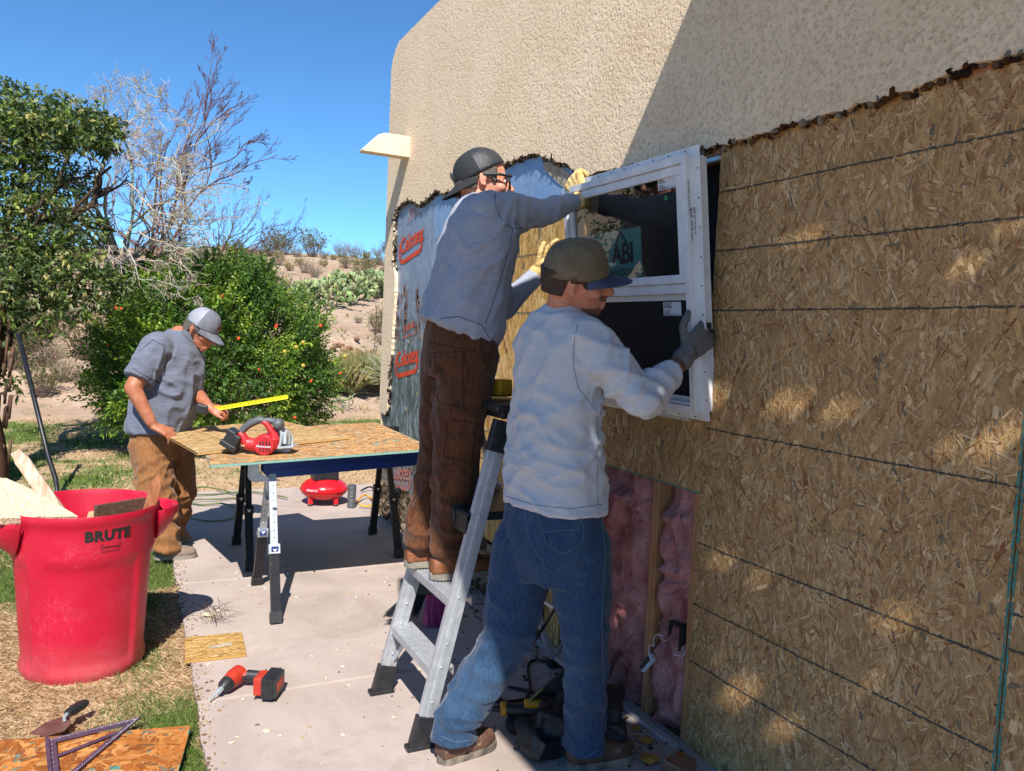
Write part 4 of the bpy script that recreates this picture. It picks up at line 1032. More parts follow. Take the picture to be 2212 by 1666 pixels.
mb = MB(); mb.tube([S(415, 395, .03), S(440, 385, .03), S(448, 300, .04), S(435, 285, .04)], [.006, .007, .009, .006], 8); mb.tube([S(470, 375, .04), S(468, 290, .05)], [.012, .012], 10); mb.build('depth_lever', 'galv', saw, smooth=True)
mb = MB(); R = RS @ rotm(0, -.12, 0); mb.box(S(415, 410, .09), (.17, .13, .004), R); mb.box(S(415, 404, .026), (.17, .003, .010), R); mb.build('base_plate', 'galv', saw, bevel=.001)

# ================================================================== red bin with rubble
BC = V((-.125, 3.72, -.03)); BH = .69
can = thing('trash_bin', BC, 'scuffed red plastic trash bin full of rubble standing on the lawn', 'trash bin')
def canfn(p, a):
    r = math.hypot(p.x, p.y)
    if r < 1e-5: return p
    zz = p.z; k = 0
    da = [(a - q + pi) % (2*pi) - pi for q in (-2.25, -.55, 1.1, 2.8)]
    wdt = .14
    m = min(abs(x) for x in da)
    topz = BH-.19 - .05*max(0, (abs((((a+pi/2+pi) % (2*pi))-pi))-.25))*.0
    if .05 < zz < topz and r > .2:
        e = min(1, max(0, (m-wdt)/.05)); t = min(1, (topz-zz)/.03) * min(1, (zz-.02)/.05)
        k = -.010*e*max(0, t)
    s = (r+k)/r; return V((p.x*s, p.y*s, zz))
prof = [(.0, .012), (.205, .006), (.228, .0), (.238, .02)] + [(.238+.040*i/30, .02+(BH-.06)*i/30) for i in range(1, 30)] + [(.280, BH-.045), (.284, BH-.035), (.290, BH-.012), (.286, BH), (.282, BH-.002), (.276, BH-.02), (.262, BH-.25), (.24, .2), (0, .19)]
mb = MB(); mb.lathe(prof, BC, 160, fn=canfn, closed=True)
o = mb.build('bin_body', 'binred', can, smooth=True)
for sgn in (-1, 1):
    mb = MB(); ang = pi + .35 if sgn < 0 else .12; dx = V((cos(ang), sin(ang), 0)); dy = V((-sin(ang), cos(ang), 0))
    c = BC + dx*.285 + V((0, 0, BH-.03)); n = 14; outer = []; inner = []
    for i in range(n+1):
        t = -1+2*i/n; ww = .125*t; out = .075*(1-abs(t)**2.5)+.004
        outer.append(c+dy*ww+dx*out); inner.append(c+dy*ww*.85+dx*(out-.012) )
    rg = []
    for i in range(n+1):
        p = outer[i]; h = .13*(1-abs(-1+2*i/n)**3)+.02; b = c+dy*(.125*(-1+2*i/n))+dx*(.0)-V((0, 0, h))
        rg.append([p+V((0, 0, .004)), p+dx*.004-V((0, 0, .02)), b.lerp(p, .35)-V((0, 0, .01)), b-dx*.012, b-dx*.02+V((0, 0, .02)), p.lerp(c+dy*(.125*(-1+2*i/n)), .25)+V((0, 0, .0))])
    mb.rings(rg); mb.build('bin_handle', 'binred', can, smooth=True)
mb = MB()
def canp(x, z, h=.0012):     # x = arc metres about the text centre
    a = -pi/2 + .12 + x/.285; r = .238+.040*(z/(BH-.04)) + h; return BC + V((r*cos(a), r*sin(a), z))
dtc = G(232, 1140, BC.z+BH-.085)
text_on(mb, 'BRUTE', lambda x, y: canp(x+.065, BH-.100+y), .056, 0, .0035, 'CENTER', .0, 1.12)
text_on(mb, 'Rubbermaid', lambda x, y: canp(x+.075, BH-.134+y), .0135, 0, .0003, 'CENTER')
text_on(mb, 'Commercial Products', lambda x, y: canp(x+.075, BH-.150+y), .0085, 0, .0002, 'CENTER')
for (x0, x1, z0_, z1_) in ((.035, .115, -.120, -.1185), (.035, .115, -.1395, -.138), (.035, .0365, -.1395, -.1185), (.1135, .115, -.1395, -.1185)): mb.add([canp(x0, BH+z0_, .0014), canp(x1, BH+z0_, .0014), canp(x1, BH+z1_, .0014), canp(x0, BH+z1_, .0014)], [(0, 1, 2, 3)])
mb.build('printing', 'ink', can)
def lump_plate(name, pts, th, mt, lab, cat, seed=0, amp=.01):
    """slab with a ragged outline from four or more 3-D corner points"""
    c = sum(pts, V())/len(pts); n_ = (pts[1]-pts[0]).cross(pts[2]-pts[0]).normalized(); u = (pts[1]-pts[0]).normalized(); v = n_.cross(u); poly = []
    for a, b in zip(pts, pts[1:]+pts[:1]):
        for i in range(6):
            p = a.lerp(b, i/6)+V([noise.noise(V((seed, i*3.3, k*5+a.x*9))) for k in range(3)])*amp; d = p-c; poly.append((d.dot(u), d.dot(v)))
    mb = MB(); mb.prism(poly, c, u, v, th); o = mb.build(name, mt, None, bevel=.002); return tag(o, lab, cat)
zt_ = BC.z+BH
P_ = lambda x, y, Y: PY(x, y, Y)
lump_plate('stucco_slab', [P_(-60, 1040, 3.86), P_(8, 1052, 3.86), P_(60, 1075, 3.80), P_(165, 1128, 3.62), P_(0, 1128, 3.50), P_(-60, 1115, 3.5)], -.03, 'stucco', 'broken slab of cream stucco lying on top of the full red bin', 'stucco slab')
rub = MB()
for i in range(70):
    a, r = random.random()*6.28, random.random()**.5*.24; R = rotm(random.random()*6, random.random()*6, random.random()*6)
    rub.box(BC+V((r*cos(a), r*sin(a), BH-.16+random.uniform(-.03, .05)-.25*max(0, r*cos(a)))), (random.uniform(.03, .09), random.uniform(.02, .07), random.uniform(.008, .025)), R, col=g3(random.choice(['#8A7A66', '#B0997A', '#6A5A4A', '#C9B48E', '#7A6A50'])))
tag(rub.build('rubble', 'vrough'), 'heap of broken stucco and wood scraps inside the red bin', 'rubble', kind='stuff')
def stick(name, a, b, w, h, mt, lab, hint=V((0, -1, 0)), point=False):
    a, b = V(a), V(b); s_, u_, d_ = basis(b-a, hint); mb = MB(); n = 14; rg = []
    for i in range(n+1):
        t = i/n; p = a.lerp(b, t); k = 1.
        if point and t > .72: k = max(.06, 1-(t-.72)/.28)
        elif t > .92: k = .75
        j = [noise.noise(V((t*5, q*7., w*50)))*.0025 for q in range(4)]
        rg.append([p+s_*(-w/2*k+j[0])+u_*(-h/2), p+s_*(w/2*k+j[1])+u_*(-h/2), p+s_*(w/2*k+j[2])+u_*(h/2), p+s_*(-w/2*k+j[3])+u_*(h/2)])
    mb.rings(rg); return tag(mb.build(name, mt, None, bevel=.0015), lab, 'wood scrap')
stick('wood_scrap', P_(128, 1108, 3.75), P_(34, 975, 3.80), .052, .02, 'oldwood', 'splintered white painted batten sticking up out of the red bin')
stick('wood_scrap', P_(318, 1112, 3.62), P_(344, 1022, 3.60), .042, .016, 'redwood', 'pointed reddish wooden stake standing at the right rim of the bin', point=True)
stick('wood_scrap', P_(205, 1118, 3.66), P_(330, 1096, 3.80), .10, .02, 'dirtywood', 'grey brown board scrap lying across the rubble in the bin')

# ================================================================== things on the ground
# impact driver
dr = G(520, 1475, .0); drv = thing('impact_driver', dr, 'red and black cordless impact driver with a long bit on the concrete', 'impact driver')
b0_, b1_ = G(515, 1456, .045), G(490, 1478, .036)
ax = (b1_-b0_).normalized()
mb = MB(); mb.tube([b0_-ax*.018, b0_-ax*.010, b0_+ax*.03, b1_], [.024, .034, .036, .028], 16)
g0, g1 = b0_+ax*.01, G(572, 1462, .045)
mb.tube([g0, g0.lerp(g1, .5)], [.022, .018], 12); mb.build('driver_body', 'orange', drv, smooth=True)
mb = MB(); mb.tube([b1_-ax*.006, b1_+ax*.018, b1_+ax*.035], [.031, .027, .014], 14); mb.tube([g0.lerp(g1, .38), g1], [.0205, .018], 12, flat=1.2); mb.tube([g0.lerp(g1, .3)+ax*.012, g0.lerp(g1, .42)+ax*.016], [.012, .010], 8); mb.build('grip', 'blackplastic', drv, smooth=True)
mb = MB(); mb.tube([b1_+ax*.034, b1_+ax*.052], .011, 12); tip = G(449, 1515, .008); mb.tube([b1_+ax*.05, tip], [.0042, .003], 8); mb.build('bit', 'galv', drv, smooth=True)
gd_ = (g1-g0).normalized(); fv = gd_.cross(V((0, 0, 1))).normalized(); bc = G(580, 1476, .055)
RB = Matrix((fv, gd_, fv.cross(gd_))).transposed()
mb = MB(); mb.box(bc-gd_*.03, (.082, .034, .07), RB); mb.build('foot_cap', 'orange', drv, bevel=.006)
mb = MB(); mb.box(bc+gd_*.012, (.112, .045, .078), RB); mb.box(bc+gd_*.038, (.105, .016, .072), RB); 
for k in range(3): mb.box(bc+gd_*(.0+.013*k), (.115, .004, .081), RB)
mb.build('battery', 'blackplastic', drv, bevel=.005)
mb = MB(); mb.box(bc+gd_*.047, (.07, .002, .03), RB); mb.build('battery_label', 'orange', drv)
# strand board scrap
a, b, d = V((.26, 3.485, .013)), V((.505, 3.47, .013)), V((.283, 3.74, .013))
u_ = (b-a).normalized(); v_ = V((0, 0, 1)).cross(u_)
o = flake_panel('board_scrap', a, u_, v_, .245, .262, 160, None, ang=0, spread=.4, pal=LIT, nsmall=260, Lr=(.03, .09), Wr=(.004, .016), lines=[((.10, .10+.012*k), (.19, .12+.010*k), .010, g3('#C9C4BC')) for k in range(3)])
tag(o, 'small strand board offcut with white plaster crumbs on the path edge', 'board scrap')
# panel at the lower left
a, b = G(-90, 1602, .015), G(414, 1563, .015); u_ = (b-a).normalized(); v_ = V((0, 0, 1)).cross(u_)
DKP = [g3('#A8672E'), g3('#9A5A26'), g3('#B87A40'), g3('#8A4E22'), g3('#C08A50')]
o = flake_panel('board_scrap', a-v_*.75, u_, v_, (b-a).length, .735, 1500, None, ang=.3, spread=1.2, pal=DKP, nsmall=800, Lr=(.04, .12), Wr=(.010, .035), edge=g3('#4E8A80'))
tag(o, 'large orange brown strand board lying at the lower left under the square', 'board scrap')
mb = MB(); mb.box(a-v_*.36+u_*.4+V((0, 0, -.03)), (.6, .3, .03)); tag(mb.build('wood_block', 'dirtywood'), 'dark timber block under the lower left board', 'wood block')
# speed square
def SQ(x, y, z=.026): return G(x, y, z)
sq = [SQ(101, 1597), SQ(305, 1548), SQ(112, 1712)]
cq = sum(sq, V())/3; inn = [p.lerp(cq, .26) for p in sq]
mb = MB()
for i in range(3):
    j = (i+1) % 3; mb.add([sq[i], sq[j], inn[j], inn[i]]+[p-V((0, 0, .005)) for p in (sq[i], sq[j], inn[j], inn[i])], [(0, 1, 2, 3), (7, 6, 5, 4), (0, 4, 5, 1), (2, 6, 7, 3)])
mb.bar(sq[0], sq[2], .010, .022)
m1, m2 = inn[0].lerp(inn[2], .38), inn[1].lerp(inn[2], .15); mb.bar(m1-V((0, 0, .003)), m2-V((0, 0, .003)), .014, .004)
for i in range(3):
    j = (i+1) % 3; p0, p1 = sq[i].lerp(cq, .05), sq[j].lerp(cq, .05)
    for k in range(40):
        p = p0.lerp(p1, k/40); q_ = p.lerp(cq, .05 if k % 4 else .09); mb.bar(p+V((0, 0, .0006)), q_+V((0, 0, .0006)), .0012, .0006, mi=1)
mb2 = mb.build('speed_square', ['darkmetal', 'paper']); tag(mb2, 'dark metal triangular speed square lying on the lower left board', 'speed square')
# trowel
tr_ = thing('trowel', G(120, 1566, 0), 'rusty pointed trowel with a black handle on the dry grass', 'trowel')
bl = [G(64, 1584, .012), G(95, 1562, .014), G(128, 1550, .016), G(150, 1549, .018), G(155, 1562, .016), G(140, 1578, .012), G(100, 1590, .010)]
mb = MB(); n = len(bl); mb.add(bl+[p-V((0, 0, .003)) for p in bl], [tuple(range(n))[::-1], tuple(range(n, 2*n))]+[(i, (i+1) % n, (i+1) % n+n, i+n) for i in range(n)]); mb.build('blade', 'trowel', tr_)
h0, h1 = G(146, 1541, .045), G(186, 1518, .04)
mb = MB(); mb.tube([G(140, 1558, .018), G(139, 1550, .03), h0], .006, 8); mb.build('tang', 'galv', tr_, smooth=True)
mb = MB(); mb.tube([h0, h0.lerp(h1, .3), h0.lerp(h1, .8), h1], [.014, .019, .018, .013], 12); mb.build('handle', 'blackplastic', tr_, smooth=True)
# compressor tank
cp = V((1.50, 6.35, 0)); com = thing('air_compressor', cp, 'round red pancake air compressor tank under the far end of the table', 'air compressor')
mb = MB(); prof = [(0, -.085), (.08, -.083), (.14, -.065), (.18, -.03), (.19, 0), (.18, .03), (.14, .065), (.08, .083), (0, .085)]
mb.lathe(prof, cp+V((0, 0, .125)), 40, closed=True); mb.lathe([(.190, -.006), (.194, -.004), (.194, .004), (.190, .006)], cp+V((0, 0, .125)), 40, closed=True); mb.build('tank', 'redpaint', com, smooth=True)
for k in range(4):
    a = .5+k*pi/2; p = cp+V((.14*cos(a), .14*sin(a), 0)); mb = MB(); mb.box(p+V((0, 0, .05)), (.035, .035, .07)); mb.build('tank_foot', 'redpaint', com, bevel=.004); mb = MB(); mb.lathe([(.018, 0), (.022, .012), (.016, .022)], p, 12); mb.build('rubber_foot', 'blackrub', com)
mb = MB(); mb.box(cp+V((0, 0, .25)), (.20, .16, .10)); mb.lathe([(.05, 0), (.05, .09)], cp+V((.03, 0, .28)), 16); mb.build('pump', 'blackplastic', com, bevel=.01)
mb = MB(); text_on(mb, 'SENCO', lambda x, y: cp+V((0, 0, .125))+V((sin(x/.19-.55)*-.0, 0, 0))+V((.1925*cos(-pi/2-.75+x/.19), .1925*sin(-pi/2-.75+x/.19), y)), .03, 0, .001, 'CENTER'); mb.build('printing', 'paper', com)
# roll beside it
rp = G(759, 1097); mb = MB(); mb.lathe([(.0, 0), (.032, 0), (.034, .01), (.031, .07), (.034, .14), (.033, .185), (0, .185)], rp, 20, closed=True)
for k in range(5): mb.lathe([(.034, 0), (.036, .004), (.034, .008)], rp+V((0, 0, .02+k*.035)), 20)
tag(mb.build('spare_roll', 'greyplastic', smooth=True), 'grey ridged canister standing beside the red compressor', 'canister')
# hose and cords
def coil(name, pts, r, mt, lab, cat='cord', parent=None):
    P = [V(p) for p in pts]; out = []
    for i in range(len(P)-1):
        p0, p1, p2, p3 = P[max(i-1, 0)], P[i], P[i+1], P[min(i+2, len(P)-1)]
        for k in range(8):
            t = k/8; out.append(.5*((2*p1)+(-p0+p2)*t+(2*p0-5*p1+4*p2-p3)*t*t+(-p0+3*p1-3*p2+p3)*t**3))
    out.append(P[-1]); mb = MB(); mb.tube(out, r, 8); o = mb.build(name, mt, parent, smooth=2)
    return tag(o, lab, cat) if lab else o
hp = [G(x, y, .012+.006*(i % 3)) for i, (x, y) in enumerate([(395,1062),(440,1052),(500,1064),(530,1072),(480,1078),(420,1080),(380,1095),(400,1115),(450,1126),(500,1120),(515,1102),(480,1088),(430,1090),(390,1078),(400,1070),(460,1068),(540,1062),(620,1075)])]
coil('air_hose', hp, .007, 'hose', 'coiled green air hose on the path beside the far man', 'hose')
for (pts, mt_, lab) in (([(770,1085),(785,1070),(800,1075),(812,1088),(790,1094),(775,1088)], 'toolyellow', 'orange extension cord bundle near the far saw horse legs'), ([(780,1060),(800,1052),(815,1066),(805,1086),(830,1092)], 'cord', 'dark cord bundle near the house corner')):
    coil('extension_cord', [G(x, y, .02+.02*(i % 2)) for i, (x, y) in enumerate(pts)], .008, mt_, lab)
coil('power_cord', [G(1330, 1500, .02)]+[G(x, y, .008) for x, y in [(1240,1452),(1190,1432),(1155,1426),(1140,1440),(1145,1480),(1138,1505),(1128,1528),(1100,1520),(1070,1500),(1050,1470)]], .006, 'cord', 'black cord looping on the concrete behind the jeans')
coil('power_cord', [PD(1262, 1246, 2.9), PD(1215, 1290, 2.9), PD(1180, 1345, 2.95), PD(1145, 1395, 2.95), G(1100, 1420, .01), G(1060, 1440, .01)], .006, 'cord', 'black cord hanging between the legs of the man in jeans')
coil('power_cord', [G(x, y, .008) for x, y in [(1050,1476),(1090,1482),(1130,1490),(1160,1500),(1125,1512),(1080,1516),(1050,1508)]], .006, 'cord', 'black cord running from the yellow tool along the ground')
# broom
bt = V((1.36, 3.56, .0)); br_ = thing('broom', bt, 'broom with pink and dark bristles standing behind the ladder', 'broom')
bd = V((.92, -.38, .0)).normalized(); bn = V((.38, .92, 0))
for nm, lo, hi, m_ in (('bristle_pink', .0, .085, 'bristle_pink'), ('bristle_dark', -.10, .0, 'bristle_dark')):
    mb = MB()
    for i in range(420):
        t = random.uniform(lo, hi); s = random.uniform(-.03, .03); a = bt+bd*t*.8+bn*s*.6+V((0, 0, .17-.15*t*0))
        b = bt+bd*t*1.5+bn*s*1.3+V((random.gauss(0, .008), random.gauss(0, .008), .008+ (0 if m_ == 'bristle_pink' else .05)*1)); b += V((-.05, 0, 0)) if m_ != 'bristle_pink' else V()
        mb.tube([a, a.lerp(b, .5)+V((random.gauss(0, .004), 0, 0)), b], .0013, 3, caps=False)
    mb.build('bristles', m_, br_)
mb = MB(); mb.bar(bt-bd*.09+V((0, 0, .19)), bt+bd*.08+V((0, 0, .18)), .05, .05, V((0, 0, 1))); mb.tube([bt+V((0, 0, .19)), bt+V((.03, .02, .30))], [.025, .016], 10); mb.build('broom_head', 'blackplastic', br_, bevel=.008)
mb = MB(); mb.tube([bt+V((.03, .02, .29)), bt+V((.30, .22, 1.25))], .012, 10); mb.build('broom_handle', 'blacksteel', br_, smooth=2)
# tool bag
bgc = G(1215, 1580, 0); 
bag = thing('tool_bag', bgc, 'open black fabric tool bag lying behind the jeans legs', 'tool bag')
mb = MB()
def BG(x, y, z): return G(x, y, z)
mb.box(BG(1250, 1570, .07), (.30, .17, .13), rotm(0, .12, -.5)); mb.box(BG(1185, 1592, .045), (.20, .14, .07), rotm(.25, .2, .3)); mb.lathe([(.055, -.02), (.058, .0), (.05, .03)], BG(1122, 1560, .03), 20, rotm(.5, -.3, 0)); mb.box(BG(1305, 1545, .10), (.10, .15, .17), rotm(.2, .1, -.6)); mb.tube([BG(1130, 1600, .03), BG(1180, 1540, .11), BG(1240, 1500, .17), BG(1300, 1500, .16)], .014, 8)
mb.tube([BG(1110, 1615, .02), BG(1140, 1590, .04), BG(1200, 1560, .08), BG(1222, 1500, .16)], [.016, .02, .022, .02], 8)
mb.tube([BG(1110, 1615, .02), BG(1170, 1600, .02), BG(1230, 1610, .03)], [.014, .02, .03], 8)
organic('bag_body', mb, .007, 'bag', bag, 3, disp=folds([(V((1, .3, 0)), None, 1, 1), (V((0, 1, .5)), None, 1, .7)], .010, 12, 3, 4.))
mb = MB()
pts = [BG(1140, 1515, .10), BG(1170, 1490, .16), BG(1222, 1445, .22), BG(1226, 1500, .15), BG(1200, 1520, .10)]
c = sum(pts, V())/5; mb.add(pts+[p+V((.02, .03, -.006)) for p in pts], [(0, 1, 2, 3, 4), (9, 8, 7, 6, 5)]+[(i, (i+1) % 5, (i+1) % 5+5, i+5) for i in range(5)]); mb.tube([pts[0]+V((-.02, 0, -.03)), pts[0], pts[1]], .008, 6); mb.build('bag_flap', 'bag', bag)
mb = MB(); mb.bar(pts[0]+V((-.01, -.01, .0)), pts[1]+V((0, -.01, .01)), .012, .004); mb.build('bag_piping', mat('yellow_piping', g3('#8A8A4A'), .8), bag)
tl_ = BG(1140, 1530, .06); yt = thing('grinder', tl_, 'yellow and black corded grinder lying on the black bag', 'power tool')
def T_(x, y, z=.07): return G(x, y, z)
mb = MB(); mb.tube([T_(1062, 1531), T_(1082, 1531)], [.010, .014], 10); mb.tube([T_(1092, 1531), T_(1150, 1534), T_(1180, 1536)], [.022, .026, .028], 14); mb.build('tool_grip', 'blackplastic', yt, smooth=True)
mb = MB(); mb.tube([T_(1080, 1531), T_(1083, 1531), T_(1093, 1531)], [.016, .026, .026], 14); mb.tube([T_(1132, 1520, .095), T_(1185, 1522, .095)], [.018, .022], 10); mb.box(T_(1192, 1532, .085), (.075, .065, .07), rotm(.2, .3, .4)); mb.build('tool_housing', 'toolyellow', yt, bevel=.004)
# clear box, crumbs
cb = G(1468, 1655, .02); mb = MB(); mb.box(cb+V((0, 0, .0)), (.10, .07, .05), rotm(0, 0, .3)); ob = mb.build('plastic_box', 'clear', bevel=.006); tag(ob, 'small clear plastic box with orange contents at the wall foot', 'plastic box')
mb = MB()
def crumb(p, r, col, flat=.5):
    mb.ball(V(p)+V((0, 0, r*flat*.6)), (r*random.uniform(.6, 1.6), r*random.uniform(.5, 1.3), r*flat), 6, rotm(random.uniform(-.3, .3), random.uniform(-.3, .3), random.random()*6), col=col)
for i in range(420):
    x, y = random.uniform(.3, 1.75), random.uniform(2.2, 5.5)
    crumb((x, y, 0), random.choice([.002, .003, .003, .004, .007]), g3(random.choice(['#C9C2B8', '#D8CDB8', '#B59A78', '#C9A87A', '#6E5D54'])))
for i in range(900):
    y = random.uniform(2.3, 6.8); x = slab_edge(y)+abs(random.gauss(0, .035))-.01
    if noise.noise(V((0, y*1.7, 4))) > -.25: crumb((x, y, 0), random.choice([.002, .003, .004, .006]), g3(random.choice(['#9A7E62', '#7A624C', '#B59A78', '#6A5844'])))
for (x, y, r) in [(605,1215,.02),(728,1405,.012),(640,1290,.01),(500,1605,.012),(575,1580,.016),(512,1593,.012),(850,1550,.012),(740,1440,.010),(455,1330,.035),(478,1322,.02)]:
    crumb(G(x, y, 0), r, g3(random.choice(['#D9CFB4', '#CFC2A6', '#DAD3C6'])), .25)
tag(mb.build('plaster_crumbs', 'vrough'), 'plaster crumbs scattered over the concrete path', 'crumbs', kind='stuff')
mb = MB()
for i in range(480):
    y = random.uniform(1.9, 4.6); x = 1.80-abs(random.gauss(0, .13 if y < 3.2 else .09)); crumb((x, y, 0), random.choice([.003, .005, .007, .011]), g3(random.choice(['#5A4A3C', '#7A6A58', '#3E342C', '#8A7660', '#A89878'])))
for i in range(110): crumb((random.gauss(1.25, .18), random.gauss(2.95, .35), 0), random.choice([.002, .003, .005]), g3(random.choice(['#4A3C34', '#6E5D54'])))
tag(mb.build('wall_rubble', 'vrough'), 'brown rubble and dirt along the foot of the wall', 'rubble', kind='stuff')
for (x, y, r) in [(1395, 1600, .030), (1402, 1642, .034), (1372, 1575, .022)]:
    mb = MB(); p = G(x, y, .006); n = 9; vs = [p+V((r*cos(k*.7)*random.uniform(.6, 1.1), r*sin(k*.7)*random.uniform(.6, 1.1), random.uniform(.0, .012))) for k in range(n)]
    vs += [p+V((0, 0, .012))]; mb.add(vs, [(k, (k+1) % n, n) for k in range(n)]); o = mb.build('dry_leaf', mat('dry_leaf', g3('#B88A3A'), .7, 0, g3('#8A5E2A'), 40)); m_ = o.modifiers.new('s', 'SOLIDIFY'); m_.thickness = .001
    tag(o, 'curled dry yellow leaf on the rubble beside the brown boot', 'leaf', 'dry leaves at the wall foot')
# mesh of wire and stucco lump on the path edge
mb = MB()
for k in range(46):
    p = G(455+random.gauss(8, 16), 1330+random.gauss(-2, 10), .01); q_ = p+V((random.gauss(0, .05), random.gauss(0, .05), random.uniform(0, .05))); mb.tube([p, p.lerp(q_, .5)+V((0, 0, .012)), q_], .0011, 3, caps=False)
tag(mb.build('wire_lath', mat('rusty_wire', g3('#4A3A30'), .8)), 'tangle of rusty wire lath around a stucco chip on the path edge', 'wire', kind='stuff')
# digging bar leaning on the tree
a, b = V((-.438, 7.24, -.02)), PY(40, 722, 7.75)
mb = MB(); kn = a.lerp(b, .10); mb.tube([a+V((-.06, 0, .01)), a+V((.0, 0, .02)), kn+V((.012, 0, 0)), a.lerp(b, .22), b], [.012, .018, .020, .019, .019], 12); tag(mb.build('digging_bar', 'blacksteel', smooth=2), 'long black bar leaning against the tree trunk', 'bar')
# ================================================================== plants
def TH(x, y):          # where the sight line meets the terrain
    d = ray(x, y); t = 6.
    while t < 200:
        p = CAMP+d*t
        if p.z < gz(p.x, p.y): return V((p.x, p.y, gz(p.x, p.y)))
        t += .12 if t < 30 else .4
    return CAMP+d*60
def rv(s=1.): 
    while True:
        v = V((random.uniform(-1, 1), random.uniform(-1, 1), random.uniform(-1, 1)))
        if .05 < v.length < 1: return v.normalized()*s
class Leaves:
    def __init__(s): s.v = []; s.f = []; s.c = []
    def leaf(s, p, d, L, w, col, droop=.2):
        d = d.normalized(); sd = d.cross(rv()); 
        if sd.length < .05: return
        sd.normalize(); m = p + d*L*.45; q = p + d*L - V((0, 0, L*droop)); o = len(s.v)
        s.v += [p[:], (m+sd*w)[:], q[:], (m-sd*w)[:]]; s.f.append((o, o+1, o+2, o+3)); s.c.append(col)
    def sprig(s, p, d, L, n, ll, lw, cols, mb=None, mbr=.002):
        d = (d+rv(.25)).normalized(); e = p + d*L
        j = random.uniform(.7, 1.3); c0 = random.choice(cols)
        for i in range(n):
            t = (i+random.random())/n; q = p.lerp(e, t)
            dd = (d*.8 + rv(.9)).normalized(); k = j*random.uniform(.8, 1.2)
            s.leaf(q, dd, ll*random.uniform(.7, 1.25), lw*random.uniform(.8, 1.2), tuple(min(1, x*k) for x in c0))
    def build(s, name, parent, m='leaf'):
        mb = MB(); mb.v = s.v; mb.f = s.f; mb.c = s.c; mb.m = [0]*len(s.f); return mb.build(name, m, parent)
GR = [g3('#3E5E14'), g3('#4F7420'), g3('#2F4C12'), g3('#5E8426'), g3('#6F9030')]
def limb(mb, a, b, r0, r1, lv, maxlv, col, wig=.12, sub=5, spread=.7, grav=0., n=9, lenk=.5, tips=None):
    a, b = V(a), V(b); L = (b-a).length; pts = []; ph = random.random()*50
    for i in range(n+1):
        t = i/n; env = sin(pi*t)**.7 if lv == 0 else t
        o = V([noise.noise(V((t*2.2+ph, k*9.1, ph))) for k in range(3)])*L*wig*env*1.4
        pts.append(a.lerp(b, t)+o - V((0, 0, grav*L*t*t)))
    mb.tube(pts, [r0+(r1-r0)*(i/n) for i in range(n+1)], 6 if lv == 0 else (5 if lv == 1 else 3), col=tuple(min(1, c*random.uniform(.8, 1.2)) for c in col), caps=False)
    if lv >= maxlv:
        if tips is not None: tips.append((pts[-1], (pts[-1]-pts[-2]).normalized()))
        return
    for k in range(sub):
        t = random.uniform(.25, 1.); i = min(n-1, int(t*n)); p = pts[i].lerp(pts[i+1], t*n-i if t < 1 else 1); d = (pts[i+1]-pts[i]).normalized()
        dd = (d + rv(spread)+V((0, 0, .15))).normalized(); rr = (r0+(r1-r0)*t)*.62
        limb(mb, p, p+dd*L*lenk*random.uniform(.5, 1.1)*(1.15-t*.5), max(rr, .0016), max(r1*.6, .0012), lv+1, maxlv, col, wig*1.3, sub, spread, grav, max(4, n-3), lenk, tips)

# pomegranate bush
bc = G(442, 985, 0); bc.y += .75; bc.x += .16
bush = thing('pomegranate_bush', (bc.x, bc.y, 0), 'big glossy green pomegranate bush with orange flowers behind the man in grey', 'bush')
lf = Leaves(); cen = V((bc.x, bc.y, .98)); RX, RYY, RZZ = 1.24, 1.12, 1.08
k = 0
while k < 10500:
    d = rv(); d.z = d.z if d.z > -.75 else -d.z
    d.normalize()
    rr = 1 + .26*noise.noise(d*2.3+V((5, 0, 0))) + .14*noise.noise(d*6)
    f = (random.uniform(.55, 1.0)**.55 if random.random() < .82 else random.uniform(.2, .75))*rr; lw_ = (1/max(.5, math.sqrt(max(.01, 1-d.z*d.z))))**.75 if d.z < 0 else 1
    p = cen + V((d.x*RX*f*lw_, d.y*RYY*f*lw_, d.z*RZZ*f))
    if p.z < .03: continue
    if noise.noise(p*2.6) < -.30 and f > .8: continue
    k += 1; o = (d + V((0, 0, .55)) + rv(.35)).normalized()
    up_ = noise.noise(p*1.7+V((9, 0, 0)))
    cols = [g3('#66882A'), g3('#839E34'), g3('#9CAE42'), g3('#55782A')] if up_ > -.05 else [g3('#48682A'), g3('#3C5C22'), g3('#5E802C')]
    L = random.uniform(.10, .24)*(1.35 if random.random() < .08 else 1)
    lf.sprig(p, o, L, 12, .046, .0105, cols)
lf.build('foliage', bush)
mb = MB()
for i in range(34):
    d = rv(); d.z = abs(d.z)*.9+.1; d.normalize(); b = cen+V((d.x*RX, d.y*RYY, d.z*RZZ))*random.uniform(.75, 1.02)
    limb(mb, V((bc.x+random.uniform(-.25, .25), bc.y+random.uniform(-.2, .2), -.05)), b, .018, .004, 0, 1, g3('#8A7860'), .1, 4, .7, 0, 7, .3)
mb.build('branches', 'vrough', bush)
mb = MB()
FL = [(515, 731), (596, 706), (693, 704), (597, 703), (672, 823), (637, 902), (416, 731), (735, 805), (232, 745), (250, 665), (300, 1048), (338, 1053), (320, 1046), (350, 1050), (262, 668), (560, 800), (480, 640)]
for (x, y) in FL:
    d = ray(x, y); p = CAMP+d*(depth(cen)-.95)
    mb = MB()
    for j in range(5): mb.ball(p+rv(.009), (.008, .008, .012), 6, col=g3(random.choice(['#E8501E', '#F06A28', '#D8401A'])))
    mb.build('flower', 'vcol', bush)
for (x, y) in [(640, 750), (615, 760), (655, 790), (745, 770), (655, 740)]:
    p = CAMP+ray(x, y)*(depth(cen)-.9); mb = MB(); mb.ball(p, .022, 10, col=g3('#B5A040')); mb.build('fruit', 'vcol', bush)

